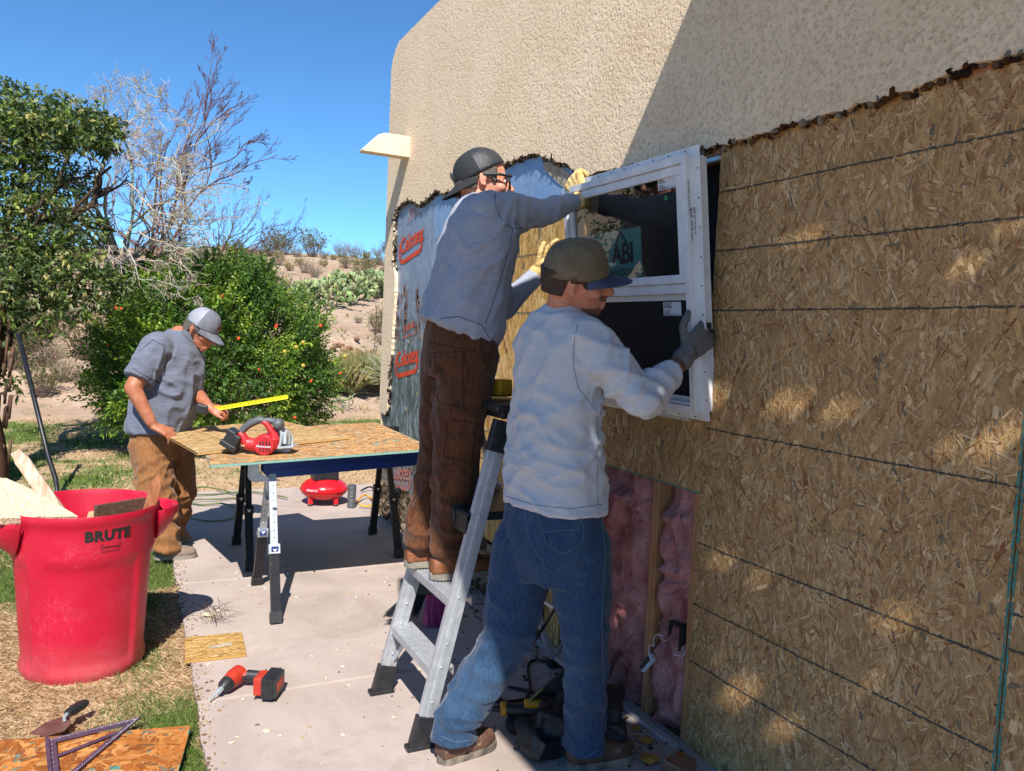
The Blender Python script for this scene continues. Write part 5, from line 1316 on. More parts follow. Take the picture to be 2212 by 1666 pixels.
# leafy tree at the left with a shaggy trunk
tb = PY(-26, 880, 7.75); tb.z = -.05
tree = thing('elder_tree', (tb.x, tb.y, 0), 'leafy green tree with a thick shaggy trunk at the left edge', 'tree')
mb = MB(); hub = PD(-10, 600, 7.6)
limb(mb, tb, hub, .15, .12, 0, 0, g3('#4E382C'), .05)
for (x, y, d) in [(60, 300, 8), (150, 330, 7.8), (210, 400, 7.9), (-60, 380, 7.4), (90, 460, 7.4), (170, 560, 7.6), (-80, 250, 8), (240, 360, 8.2), (120, 620, 7.3)]:
    limb(mb, hub.lerp(tb, random.uniform(0, .15)), PD(x, y, d), .055, .014, 0, 2, g3('#4E4034'), .16, 5, .8, 0, 9, .38)
for i in range(90):
    z = random.uniform(.1, 1.6); a = random.uniform(0, 6.28); p = tb.lerp(hub, z/1.85); mb.tube([p+V((.14*cos(a), .14*sin(a), 0)), p+V((.16*cos(a), .16*sin(a), random.uniform(.1, .25)))], .012, 4, col=g3(random.choice(['#5E4638', '#4A3A2E', '#6E5444', '#3E3028'])))
mb.build('trunk', 'vrough', tree, smooth=2)
lf = Leaves()
TG = [g3('#4A5E2A'), g3('#5C7034'), g3('#3A4E24'), g3('#6E7E44'), g3('#46582C')]
for (x, y, d, r, n) in [(40, 265, 8.0, .42, 260), (110, 265, 7.9, .36, 220), (175, 280, 7.8, .30, 190), (215, 300, 7.8, .20, 90), (-30, 320, 7.9, .5, 240), (60, 330, 7.8, .38, 190), (0, 230, 8.1, .3, 110), (20, 420, 7.7, .42, 190), (110, 430, 8.0, .30, 80), (80, 500, 7.6, .42, 190), (170, 500, 7.9, .26, 80), (10, 560, 7.5, .45, 230), (110, 590, 7.4, .36, 190), (190, 600, 7.5, .28, 110), (235, 620, 7.6, .18, 50), (140, 655, 7.4, .30, 110), (50, 660, 7.5, .36, 130), (150, 390, 8.2, .25, 60), (-80, 450, 7.8, .5, 160), (200, 250, 7.9, .12, 24), (248, 275, 7.9, .08, 16), (-10, 690, 7.3, .3, 80), (20, 830, 7.2, .10, 14)]:
    c = PD(x, y, d)
    for i in range(int(n*1.1)):
        p = c + rv(r*random.random()**.4)*1. ; p = V((p.x, p.y, c.z+(p.z-c.z)*.8))
        lf.sprig(p, (p-c+V((0, 0, .1))+rv(.3)).normalized(), .10, 6, .062, .014, TG if random.random() < .8 else [g3('#7E9440'), g3('#A8A45A')])
lf.build('crown', tree)
# pale dead branches
dt = thing('dead_shrub', PD(250, 640, 9.0), 'tangle of pale dead branches spreading from behind the leafy tree', 'dead tree')
mb = MB(); hb = PD(270, 590, 9.0); gb = V((hb.x-.1, hb.y, 0)); limb(mb, gb+V((.35, .3, 0)), hb, .05, .05, 0, 0, g3('#4A4038'), .05)
DE = [(95, 215, 8.6), (205, 195, 8.7), (290, 215, 8.9), (330, 270, 9), (420, 340, 9), (465, 440, 9), (160, 420, 8.3), (30, 300, 8.3), (350, 400, 8.8), (120, 360, 8.2), (400, 500, 8.7), (60, 520, 8), (240, 300, 8.6), (440, 400, 9.2), (20, 220, 8.6), (330, 520, 8.5), (390, 300, 9.1), (150, 560, 8.1)]
for (x, y, d) in DE:
    limb(mb, hb+rv(.12), PD(x, y, d), .022, .005, 0, 3, random.choice([g3('#9A8E80'), g3('#B5A896'), g3('#6E6258')]), .2, 6, .85, .02, 10, .42)
mb.build('branches', 'vrough', dt)
mb = MB()
for (x0, y0, x1, y1) in [(350, 215, 262, 160), (345, 240, 355, 200), (225, 240, 215, 190), (270, 300, 390, 350), (150, 490, 300, 580), (300, 560, 440, 640), (260, 520, 400, 620), (180, 500, 90, 560), (20, 560, 80, 630), (40, 480, 170, 640), (300, 440, 480, 460), (320, 470, 520, 455), (60, 240, 200, 230), (120, 250, 320, 260), (200, 300, 400, 250), (230, 330, 420, 400), (60, 210, 20, 190), (250, 380, 430, 440), (300, 500, 420, 560), (60, 500, 160, 570), (20, 520, 130, 600), (250, 260, 330, 300), (280, 420, 430, 500)]:
    limb(mb, PD(x0, y0, 8.3), PD(x1, y1, 7.9), .008, .0025, 0, 3, g3('#B8AC9A'), .2, 6, .7, .05, 9, .5)
for i in range(60):
    x0, y0 = random.uniform(-20, 420), random.uniform(230, 580); a_ = random.gauss(.1, .7); L_ = random.uniform(60, 130); dd_ = random.uniform(7.7, 9.)
    if x0 < 220 and y0 < 400 and random.random() < .6: continue
    limb(mb, PD(x0, y0, dd_), PD(x0+cos(a_)*L_, y0+sin(a_)*L_*.7, dd_+random.uniform(-.3, .3)), .006, .0024, 0, 2, random.choice([g3('#B8AC9A'), g3('#B8AA98'), g3('#A89C8A')]), .22, 6, .7, .04, 8, .5)
mb.build('pale_twigs', 'vrough', dt)
# bare reddish tree
bt_ = thing('bare_tree', TH(330, 640), 'bare reddish brown tree standing against the blue sky', 'tree')
mb = MB(); hb = PD(335, 585, 12.2); g0_ = V((hb.x-.1, hb.y, gz(hb.x, hb.y)-.1)); limb(mb, g0_, hb, .12, .10, 0, 0, g3('#2E2622'), .03)
for (x0, y0, x, y, d, r) in [(335, 585, 440, 200, 12, .05), (420, 330, 470, 135, 12, .022), (430, 300, 540, 205, 12, .022), (400, 480, 455, 150, 12.3, .03), (335, 585, 330, 330, 12.4, .05), (335, 585, 380, 250, 12.6, .05), (335, 585, 480, 280, 11.9, .045), (430, 420, 600, 335, 11.8, .025), (335, 585, 280, 330, 12.5, .04), (335, 585, 240, 450, 12, .04), (430, 370, 560, 300, 12, .02), (300, 470, 350, 300, 12.2, .03), (420, 400, 530, 400, 12, .02)]:
    limb(mb, PD(x0, y0, 12.2), PD(x, y, d), r*.5, .0045, 0, 3, g3('#6A4438'), .10, 8, .55, 0, 10, .42)
mb.build('limbs', 'vrough', bt_)
b2 = thing('bare_tree', TH(470, 600), 'low spreading bare tree with dark branches arching to the right above the green bush', 'tree')
mb = MB(); hb2 = TH(470, 600); hb2 = PD(460, 590, depth(hb2)); dd = depth(hb2); limb(mb, V((hb2.x, hb2.y, gz(hb2.x, hb2.y)-.2)), hb2, .09, .08, 0, 0, g3('#2E2622'), .03)
for (x, y, d) in [(640, 490, 0), (620, 530, .2), (560, 440, .1), (600, 470, 0), (520, 430, .3), (585, 550, -.2), (540, 500, 0), (490, 450, .2), (630, 505, -.1), (430, 470, .2)]:
    limb(mb, hb2, PD(x, y, dd+d), .026, .006, 0, 3, g3('#5A403A'), .12, 8, .5, 0, 10, .42)
mb.build('limbs', 'vrough', b2)
# neighbouring shade tree (outside the frame, mirrored in the window)
st_ = thing('shade_tree', (-4.6, 9.6, 0), 'dense shade tree left of the leafy tree beyond the lawn', 'tree')
mb = MB(); limb(mb, (-4.6, 9.6, -.1), (-4.5, 9.6, 1.6), .16, .12, 0, 0, g3('#4E4034'))
for i in range(14): limb(mb, (-4.5, 9.6, 1.5), V((-4.5+random.uniform(-2, 2), 9.4+random.uniform(-1.6, 1.2), random.uniform(1.4, 4.2))), .05, .01, 0, 2, g3('#A09484'), .15, 4, .8)
mb.build('trunk', 'vrough', st_)
lf = Leaves()
for i in range(2600):
    d = rv(); f = random.random()**.4; p = V((-4.6+d.x*2.1*f, 9.5+d.y*1.5*f, 2.4+d.z*1.9*f))
    if noise.noise(p*1.4) < -.15 or p.z < .2: continue
    lf.sprig(p, (d+rv(.5)).normalized(), .14, 6, .075, .018, TG)
lf.build('crown', st_)

# shrub, grass and cactus kinds, copied over the hill
def twig_shrub(name, n, h, w, cols, leafy=0, lcols=None, lab='', cat='shrub', group=None, lsz=.03, th=.004):
    t = thing(name, (0, 0, -50), lab, cat, group); mb = MB(); lf = Leaves(); O = V((0, 0, -50))
    for i in range(n):
        a = random.uniform(0, 6.28); e = V((cos(a)*w*random.random()**.5, sin(a)*w*random.random()**.5, h*random.uniform(.45, 1.05)))
        tips = []; limb(mb, O+V((e.x*.15, e.y*.15, -.05)), O+e, th, th*.35, 0, 1, random.choice(cols), .15, 4, .6, 0, 5, .4, tips)
        if leafy:
            for (p, d) in tips: lf.sprig(p-d*.05, d, .12, leafy, lsz, lsz*.3, lcols)
    mb.build('stems', 'vrough', t)
    if leafy: lf.build('foliage', t)
    return t
BR = [g3('#7A6A5A'), g3('#6A5C50'), g3('#8E7E6E')]
kinds = {}
kinds['grey'] = twig_shrub('desert_shrub', 60, .75, .55, BR, 3, [g3('#7C7660'), g3('#8A8268')], 'grey twiggy desert shrub on the hillside', group='desert shrubs on the hill', th=.007)
kinds['olive'] = twig_shrub('creosote_bush', 60, .95, .60, BR, 9, [g3('#6A6A34'), g3('#7A7A40'), g3('#585C2C')], 'olive green creosote bush on the hillside', group='desert shrubs on the hill', lsz=.05, th=.007)
kinds['yellow'] = twig_shrub('brittle_bush', 46, .5, .45, BR, 8, [g3('#A0945C'), g3('#B5A868'), g3('#8A8450')], 'yellowish low bush on the hillside', group='desert shrubs on the hill', lsz=.05, th=.006)
LB = {'grey': 'grey twiggy desert shrub', 'olive': 'olive green creosote bush', 'yellow': 'yellowish low bush'}
used = set()
def put(kind, x, y, sc, rz=None, lab=None, grp=None):
    p = TH(x, y) if not isinstance(x, V) else x; r = kinds[kind]
    rz = random.uniform(0, 6.28) if rz is None else rz
    if kind not in used:
        used.add(kind); r.location = p; r.rotation_euler = (0, 0, rz); r.scale = (sc,)*3; o = r
        if lab: o['label'] = lab
        if grp: o['group'] = grp
    else: o = dup(r, p, rz, sc, lab, grp)
    return o
# children were authored at z=-50 relative to the root, so copies follow
ridge = [(560, 553, 'grey', 1.5), (585, 552, 'olive', 1.6), (612, 552, 'olive', 2.0), (640, 556, 'grey', 1.3), (674, 556, 'olive', 2.0), (700, 560, 'grey', 1.), (738, 556, 'grey', 1.9), (765, 556, 'grey', 1.8), (790, 560, 'yellow', 1.2), (815, 554, 'grey', 1.6), (835, 552, 'olive', 1.5), (530, 560, 'grey', 1.6), (500, 562, 'olive', 1.6), (440, 560, 'grey', 1.6), (380, 556, 'olive', 1.7), (300, 552, 'grey', 1.7), (220, 548, 'grey', 1.6), (140, 545, 'olive', 1.8), (60, 545, 'grey', 1.6)]
slope = [(560, 570, 'yellow', 1.2), (600, 575, 'grey', 1.3), (625, 585, 'yellow', .9), (660, 592, 'grey', 1.3), (680, 600, 'grey', 1.1), (648, 572, 'yellow', .8), (700, 577, 'yellow', .9), (745, 580, 'olive', 1.0), (770, 575, 'yellow', .9), (795, 592, 'olive', 1.4), (820, 575, 'grey', 1.3), (835, 590, 'grey', 1.4), (780, 610, 'olive', 1.2), (570, 600, 'grey', 1.0), (590, 612, 'yellow', 1.), (610, 630, 'grey', 1.), (560, 640, 'yellow', 1.), (640, 640, 'grey', .9), (825, 620, 'yellow', 1.2), (720, 605, 'yellow', .6), (600, 560, 'yellow', 1.), (720, 565, 'yellow', .8), (775, 700, 'grey', .5), (815, 720, 'olive', .8), (830, 690, 'grey', .8), (825, 745, 'grey', .7), (300, 600, 'grey', 1.2), (230, 620, 'olive', 1.), (500, 600, 'yellow', 1.2), (420, 590, 'grey', 1.2), (360, 600, 'olive', 1.2), (480, 575, 'grey', 1.2), (150, 700, 'grey', .8), (60, 760, 'olive', 1.), (100, 800, 'grey', 1.1), (180, 780, 'olive', 1.), (30, 800, 'olive', 1.1), (140, 830, 'grey', .9), (200, 720, 'yellow', .8), (90, 860, 'olive', .9), (190, 840, 'grey', .9), (-20, 760, 'olive', 1.2), (260, 700, 'grey', 1.), (-90, 800, 'olive', 1.3), (-200, 780, 'grey', 1.4), (100, 740, 'olive', .9), (50, 690, 'grey', 1.2)]
for (x, y, k, s) in ridge: put(k, x, y, s*.62, lab=LB[k]+' on the skyline of the hill', grp='bushes along the hill top')
for (x, y, k, s) in slope: put(k, x, y, s*.62, lab=LB[k]+' on the lower slope of the hill', grp='shrubs on the lower hillside')
# prickly pear
def pear(seed, n=34):
    random.seed(seed); t = thing('prickly_pear', (0, 0, -50), 'pale green prickly pear cactus on the hillside', 'cactus', 'prickly pears behind the dirt mound'); mb = MB(); O = V((0, 0, -50))
    def pad(p, d, L, lv):
        n_ = d.cross(rv()); n_.normalize(); s_ = n_.cross(d).normalized(); R = Matrix((s_, n_, d)).transposed(); c = p+d*L*.5
        col = tuple(q*random.uniform(.85, 1.15) for q in random.choice([g3('#8E9C68'), g3('#7E9260'), g3('#A0A874'), g3('#6E7C50')]))
        mb.ball(c, (L*.36, L*.07, L*.52), 10, R, col=col)
        if lv > 0:
            for i in range(random.choice([1, 2, 2, 3])): pad(p+d*L*.95+s_*random.uniform(-.2, .2)*L, (d+rv(.75)+V((0, 0, .2))).normalized(), L*random.uniform(.75, 1), lv-1)
    for i in range(9): pad(O+V((random.uniform(-.5, .5), random.uniform(-.4, .4), 0)), (V((0, 0, 1))+rv(.7)).normalized(), .24, 4)
    mb.build('pads', 'vcol', t, smooth=2); return t
kinds['pear'] = pear(4); kinds['pear2'] = pear(9)
for (x, y, k, s) in [(700, 665, 'pear', 1.0), (672, 655, 'pear2', .7), (745, 655, 'pear2', 1.05), (775, 650, 'pear', .95), (805, 640, 'pear2', 1.0), (832, 645, 'pear', 1.0), (652, 640, 'pear', .55)]:
    put(k, x, y, s, lab='pale green prickly pear cactus behind the dirt mound', grp='prickly pears behind the dirt mound')
# tufts
def tuft(name, n, h, spread, cols, lab, cat, r=.003, droop=.25, parent_mat='grass'):
    t = thing(name, (0, 0, -50), lab, cat); lf = MB(); O = V((0, 0, -50)); vs = []; fs = []; cs = []
    for i in range(n):
        a = random.uniform(0, 6.28); el = random.uniform(.15, 1.4) if spread > .9 else random.uniform(.75, 1.5)
        d = V((cos(a)*cos(el), sin(a)*cos(el), sin(el))); L = h*random.uniform(.6, 1.1); s_ = V((-sin(a), cos(a), 0))*r
        p = O+V((random.uniform(-.08, .08), random.uniform(-.08, .08), 0))*(3 if spread < .9 else 1); m = p+d*L*.55; q = p+d*L-V((0, 0, droop*L*cos(el))); o = len(vs)
        vs += [p-s_, p+s_, m+s_*.8, q, m-s_*.8]; fs.append((o, o+1, o+2, o+3, o+4)); j = random.uniform(.75, 1.2); cs.append(tuple(x*j for x in random.choice(cols)))
    lf.v = [tuple(v) for v in vs]; lf.f = fs; lf.c = cs; lf.m = [0]*len(fs); lf.build('blades', parent_mat, t); return t
kinds['yucca'] = tuft('desert_spoon', 900, .85, 1, [g3('#A3A886'), g3('#8E976E'), g3('#BDB894'), g3('#C9BC98')], 'spiky pale desert spoon plant beside the house corner', 'yucca', .006, .15)
p = TH(822, 862); put('yucca', V((p.x+.2, p.y, p.z+.25)), 0, .95)
kinds['bunch'] = tuft('bunch_grass', 900, .8, .5, [g3('#8A8A50'), g3('#A09A60'), g3('#74743E'), g3('#B0A272')], 'tall olive bunch grass', 'grass clump', .004, .3)
put('bunch', 745, 850, 1.0, lab='tall olive bunch grass right of the pomegranate bush', grp=None)
put('bunch', 775, 835, .95, lab='tall olive bunch grass just left of the desert spoon plant', grp=None)
put('bunch', 716, 845, .6, lab='short olive bunch grass touching the edge of the pomegranate bush')
# fallen sticks by the lawn
mb = MB()
for (a, b) in (((715, 870), (800, 855)), ((735, 880), (775, 893)), ((720, 860), (760, 895)), ((790, 850), (740, 885))):
    pa, pb = TH(*a), TH(*b); limb(mb, pa+V((0, 0, .03)), pb+V((0, 0, .05)), .014, .006, 0, 1, g3('#A39684'), .1, 4)
tag(mb.build('fallen_branches', 'vrough'), 'fallen grey branches on the soil beyond the lawn', 'branches', kind='stuff')
# dried stalk
mb = MB(); p = TH(808, 770); mb.tube([p, p+V((0.02, 0, .75)), p+V((.0, 0, .95))], .008, 5, col=g3('#4A4036'))
for i in range(14): mb.ball(p+V((random.gauss(0, .04), random.gauss(0, .04), random.uniform(.25, .9))), .018, 6, col=g3(random.choice(['#3A322A', '#8A7A60'])))
tag(mb.build('dry_stalk', 'vrough'), 'dark dried flower stalk beside the house corner', 'stalk')
# stones and small tufts on the hill
mb = MB()
for i in range(1500):
    y = random.uniform(12.8, 46)**1.0; x = y*random.uniform(-.35, .45); z = gz(x, y); s = random.uniform(.01, .045)
    mb.ball((x, y, z), (s*1.3, s, s*.7), 5, rotm(0, 0, random.random()*6), col=g3(random.choice(['#A08A76', '#8A7464', '#B8A08C', '#7A6656'])))
for i in range(34):
    r = random.random()*.8; a = random.random()*6.28; x, y = 4.0+r*cos(a)*1.3, 15.0+r*sin(a); s = random.uniform(.04, .10); mb.ball((x, y, gz(x, y)+s*.2), (s*1.2, s, s*.7), 6, rotm(.3, .2, a), col=g3(random.choice(['#9A7460', '#86604C', '#A8826C'])))
tag(mb.build('stones', 'vrough'), 'stones and clods strewn over the desert hillside', 'stones', kind='stuff')
lfm = MB(); vs = []; fs = []; cs = []
for i in range(2600):
    y = random.uniform(12.6, 48); x = y*random.uniform(-.35, .48)
    if noise.noise(V((x*.5, y*.5, 3))) < -.05: continue
    z = gz(x, y); c0 = random.choice([g3('#A89A6A'), g3('#8E8A58'), g3('#B5A67A'), g3('#7C7A4E')]); h = random.uniform(.06, .20)
    for k in range(9):
        a = random.uniform(0, 6.28); d = V((cos(a)*.5, sin(a)*.5, 1)).normalized(); s_ = V((1, 0, 0))*.008*(y/20); p = V((x, y, z)); o = len(vs); vs += [p-s_, p+s_, p+d*h]; fs.append((o, o+1, o+2)); cs.append(c0)
lfm.v = [tuple(v) for v in vs]; lfm.f = fs; lfm.c = cs; lfm.m = [0]*len(fs)
tag(lfm.build('dry_tufts', 'grass'), 'dry grass tufts dotted over the desert hillside', 'grass', kind='stuff')
# ================================================================== people
def frame(f, u=V((0, 0, 1))):
    f = V(f).normalized(); r = f.cross(u).normalized(); u = r.cross(f).normalized(); return r, f, u
class Fr:
    def __init__(s, c, f, u=V((0, 0, 1)), k=1.): s.c = V(c); s.r, s.f, s.u = frame(f, V(u)); s.k = k; s.R = Matrix((s.r, s.f, s.u)).transposed()
    def __call__(s, x, y, z): return s.c + (s.r*x + s.f*y + s.u*z)*s.k
def chain(mb, pts, rad, n=14, cut=False):
    pts = [V(p) for p in pts]
    for p, r in (list(zip(pts, rad))[:-1] if cut else zip(pts, rad)): mb.ball(p, r, n)
    for a, b, r0, r1 in zip(pts[:-1], pts[1:], rad[:-1], rad[1:]):
        k = 3; mb.tube([a.lerp(b, i/k) for i in range(k+1)], [r0+(r1-r0)*i/k for i in range(k+1)], n)
def ering(c, s, f, a, b, n=28, p=2.3):
    out = []
    for j in range(n):
        t = 2*pi*j/n; ct, st = cos(t), sin(t)
        out.append(c + s*(a*math.copysign(abs(ct)**(2/p), ct)) + f*(b*math.copysign(abs(st)**(2/p), st)))
    return out
def head_shape(mb, F, chin=1., beard=False):
    B = lambda x, y, z, r: mb.ball(F(x, y, z), tuple(q*F.k for q in r) if isinstance(r, tuple) else r*F.k, 18, F.R)
    B(0, -.006, .034, (.074, .096, .084)); B(0, -.03, .0, (.068, .068, .07))
    B(0, .035, -.010, (.062, .060, .070)); B(0, .040, -.052, (.050, .054, .050)); B(0, .074, -.094, (.024, .020, .017)); B(0, .050, -.080, (.040, .040, .026))
    for s in (-1, 1):
        B(s*.040, .058, -.024, (.022, .028, .022)); B(s*.030, .082, .022, (.026, .014, .010))
        # ear
        for t in range(9):
            a = t/8*4.2-1.2; mb.ball(F(s*(.078+.004*cos(a)), -.012-.013*cos(a), .000+.026*sin(a)), .0052*F.k, 8)
        B(s*.074, -.008, .0, (.008, .012, .022)); B(s*.078, -.004, -.024, (.006, .008, .008))
    chain(mb, [F(0, .090, .018), F(0, .105, -.006), F(0, .118, -.026)], [.008*F.k, .010*F.k, .0125*F.k], 12)
    for s in (-1, 1): B(s*.012, .106, -.029, (.008, .010, .007))
    B(0, .090, -.050, (.022, .014, .010)); B(0, .098, -.0535, (.019, .010, .0052)); B(0, .096, -.0655, (.018, .010, .0058)); B(0, .088, -.078, (.022, .014, .012))
    B(0, .072, -.0, (.045, .02, .03))
def hand(mb, w, d, n, side, curls=(.3, .3, .3, .3), k=1., r=.0090, thumb=(.55, .8, .25), tcurl=.3, spread=.10):
    """wrist w, finger direction d, palm faces n, thumb on the d x n side times side"""
    d = V(d).normalized(); n = (V(n) - d*V(n).dot(d)).normalized(); s = d.cross(n)*side; w = V(w)
    mb.ball(w, .027*k, 12)
    for i, (o, L) in enumerate(((.030, .072), (.010, .080), (-.010, .074), (-.029, .058))):
        kn = w + d*(.088 if i in (1, 2) else .082)*k + s*o*k; pb = w + d*.012*k + s*o*.62*k
        chain(mb, [pb, pb.lerp(kn, .5)+n*-.002, kn], [.0155*k, .0150*k, r*1.22*k], 10)
        fd = (d + s*spread*(o/.03)).normalized(); nn = n; p = kn; c = curls[i]; rr = r*k
        for j, (fr, rk) in enumerate(((.46, 1.), (.30, .93), (.24, .82))):
            a = c*(.9, 1.15, .8)[j]; q = Quaternion(fd.cross(nn).normalized(), a); fd = (q @ fd).normalized(); nn = (q @ nn).normalized()
            e = p + fd*L*fr*k; chain(mb, [p, e], [rr*(1.0 if j == 0 else (.93 if j == 1 else .85)), rr*rk*.95], 10); p = e
    mb.ball(w+d*.035*k+s*.022*k+n*.010*k, (.020*k, .020*k, .017*k), 10)
    tb = w + d*.022*k + s*.026*k + n*.006*k; td = (d*thumb[0]+s*thumb[1]+n*thumb[2]).normalized(); m = tb + td*.042*k
    ax = td.cross(d).normalized() if td.cross(d).length > .05 else n; td2 = (Quaternion(ax, tcurl) @ td); e = m+td2*.030*k; 
    chain(mb, [tb, m, e, e+td2*.018*k], [.0155*k, .0115*k, r*1.08*k, r*.9*k], 10)
def cap(F, crown, brim, mesh, name, lab, par, tall=1., badge=None, brim_len=.072, btilt=0.):
    """cap on head frame F (brim towards +f)"""
    root = None; mb = MB(); n, m = 48, 14; vs = []
    rx, ry, rz = .0835, .1045, .098*tall; c0 = (0, -.004, .022)
    for i in range(m+1):
        t = (i/m)*pi/2
        for j in range(n):
            a = 2*pi*j/n; seam = 1-.016*max(0, abs(cos(3*a+pi/2*0))-.96)/.04*cos(t)
            x = rx*cos(t)**.85*cos(a)*seam; y = ry*cos(t)**.85*sin(a)*seam; z = rz*sin(t) 
            if sin(a) > .2 and tall > 1: z += .010*sin(t*2)*sin(a)
            z += .002*noise.noise(V((x*40, y*40, z*40)))
            vs.append(F(c0[0]+x, c0[1]+y, c0[2]+z))
    fs = [(i*n+j, i*n+(j+1) % n, (i+1)*n+(j+1) % n, (i+1)*n+j) for i in range(m) for j in range(n)]
    mb.add(vs, fs)
    for k, f in enumerate(fs):
        j = k % n; a = 2*pi*(j+.5)/n
        if mesh and sin(a) < .12: mb.m[k] = 1
    o = mb.build(name, [crown, mesh or crown], par, smooth=2); so2 = o.modifiers.new('s', 'SOLIDIFY'); so2.thickness = .003; so2.offset = 1
    if lab: tag(o, lab)
    mb = MB(); mb.ball(F(0, c0[1], c0[2]+rz+.002), (.006, .006, .003), 10, F.R); mb.build('cap_button', crown, o)
    mb = MB(); nu, nv = 20, 7; vs = []
    for v_ in range(nv+1):
        for u in range(nu+1):
            U_ = -1+2*u/nu; vv = v_/nv; a = U_*radians(66)
            x0, y0 = rx*sin(a)*1.0, ry*cos(a); ext = brim_len*(1-abs(U_)**2.6)
            p = V((x0*(1+.02*vv), c0[1]+y0+ext*vv-.002, c0[2]+.006-.030*(U_*U_)*vv*.9-.006*vv+ .014*cos(a)*0 - ext*vv*btilt)); vs.append(F(*p))
    fs = [(j*(nu+1)+i, j*(nu+1)+i+1, (j+1)*(nu+1)+i+1, (j+1)*(nu+1)+i) for j in range(nv) for i in range(nu)]
    mb.add(vs, fs); b = mb.build('cap_brim', brim, o, smooth=2); so2 = b.modifiers.new('s', 'SOLIDIFY'); so2.thickness = .004; so2.offset = 0
    # sweat band
    mb = MB(); rg = [F(rx*1.005*cos(2*pi*j/n), c0[1]+ry*1.005*sin(2*pi*j/n), c0[2]+.004) for j in range(n+1)]; mb.tube(rg, .0022, 5, caps=False); mb.build('cap_seam', 'seam_dark' if crown == 'cap_olive' else crown, o, smooth=2)
    return o
def hair(F, mtn, par, low=-.045, k=1.0):
    mb = MB(); n, m = 40, 14; vs = []
    for i in range(m+1):
        z = .045+(low-.045)*i/m
        for j in range(n+1):
            a = radians(30) - radians(240)*j/n  # round the back from temple to temple
            t = max(-1, min(1, (z-.03)/.092)); rr = math.sqrt(1-t*t) if z > .03 else 1-.10*((.03-z)/.09); b = 1+.012*noise.noise(V((a*9, z*200, 0)))
            lowcut = low + (.048 if sin(a) > -.25 else 0) - (.016 if sin(a) > .36 else 0)
            zz = max(z, lowcut); vs.append(F((.0795*rr*cos(a)*b)*k, (-.008+.1035*rr*sin(a))*k*b, zz))
    fs = [(i*(n+1)+j, i*(n+1)+j+1, (i+1)*(n+1)+j+1, (i+1)*(n+1)+j) for i in range(m) for j in range(n)]
    mb.add(vs, fs); o = mb.build('hair', mtn, par, smooth=2); s_ = o.modifiers.new('s', 'SOLIDIFY'); s_.thickness = .006; s_.offset = 0; return o
def eyes(F, par, wide=.0):
    for s in (-1, 1):
        mb = MB(); mb.ball(F(s*.030, .077, .003), .0125, 14, mi=0); mb.ball(F(s*.031, .0860, .001), (.005, .004, .005), 10, F.R, mi=1); mb.build('eye', [mat('eye_white', g3('#D8D0C8'), .2), 'ink'], par, smooth=2)
        mb = MB(); mb.tube([F(s*.016, .097, .024), F(s*.032, .094, .029), F(s*.048, .080, .024)], [.003, .0036, .002], 6); mb.build('eyebrow', 'hair', par, smooth=2)
def boot(heel, toe, shaft_top, m, sm, par, name='boot', L=None, hz=None, h=.11, lab=None):
    """heel and toe points on the ground line of the sole"""
    heel, toe = V(heel), V(toe); z0 = heel.z; d = toe-heel; L = d.length if L is None else L; slope = d.z; d = V((d.x, d.y, 0)).normalized(); d.z = slope/max(L, .01); d.normalize()
    s = V((d.y, -d.x, 0)).normalized(); up = s.cross(d).normalized(); up = up if up.z > 0 else -up
    def out(t):    # half width along the sole
        return (.036 if t < .05 else .034+.016*max(0, sin((t-.1)*pi/1.0))**1.5 if t < .8 else .047*math.sqrt(max(0, 1-((t-.72)/.28)**2)))
    n = 20; pts = []
    for i in range(n+1):
        t = i/n; w = max(.006, .036*math.sqrt(min(1, (t+.004)/.10)) if t < .10 else (.036+.012*min(1, (t-.1)/.5) if t < .72 else .048*math.sqrt(max(.01, 1-((t-.72)/.285)**2))))
        pts.append((t*L, w))
    poly = [(a, b) for a, b in pts] + [(a, -b) for a, b in pts[::-1]]
    mb = MB(); mb.prism([(a, b) for a, b in poly][::-1], heel, d, s, .024 if d.cross(s).dot(up) > 0 else -.024)
    mb.box(heel+d*L*.13+up*-.004, (.01, .01, .01))
    so3 = mb.build('boot_sole', sm, par, bevel=.004)
    mb = MB(); rg = []
    H = [(.01, .055), (.06, .085), (.20, .10), (.33, .095), (.45, .075), (.60, .060), (.78, .052), (.92, .042), (.985, .020)]
    for t, hh in H:
        w = [b for a, b in pts if a >= t*L-1e-6][0]*.97; c = heel+d*t*L+up*.020
        rg.append([c - s*w, c - s*w*.98+up*hh*.45, c - s*w*.72+up*hh*.82, c+up*hh, c + s*w*.72+up*hh*.82, c + s*w*.98+up*hh*.45, c + s*w, c])
    mb.rings(rg); st_ = V(shaft_top); an = heel+d*L*.22+up*.07
    chain(mb, [an, an.lerp(st_, .6), st_], [.042, .046, .050], 14)
    b = organic(name, mb, .0065, m, par, 5, disp=lambda p, n_: .002*noise.noise(p*38)+.0015*noise.noise(p*90))
    mb = MB()
    for k in range(5):
        t = .36+.065*k; c = heel+d*t*L+up*(.020+[.098, .088, .078, .070, .064][k]); mb.tube([c-s*.022-up*.006, c+up*.003, c+s*.022-up*.006], .0022, 5)
    mb.build('laces', 'seam_dark', b, smooth=2)
    return b

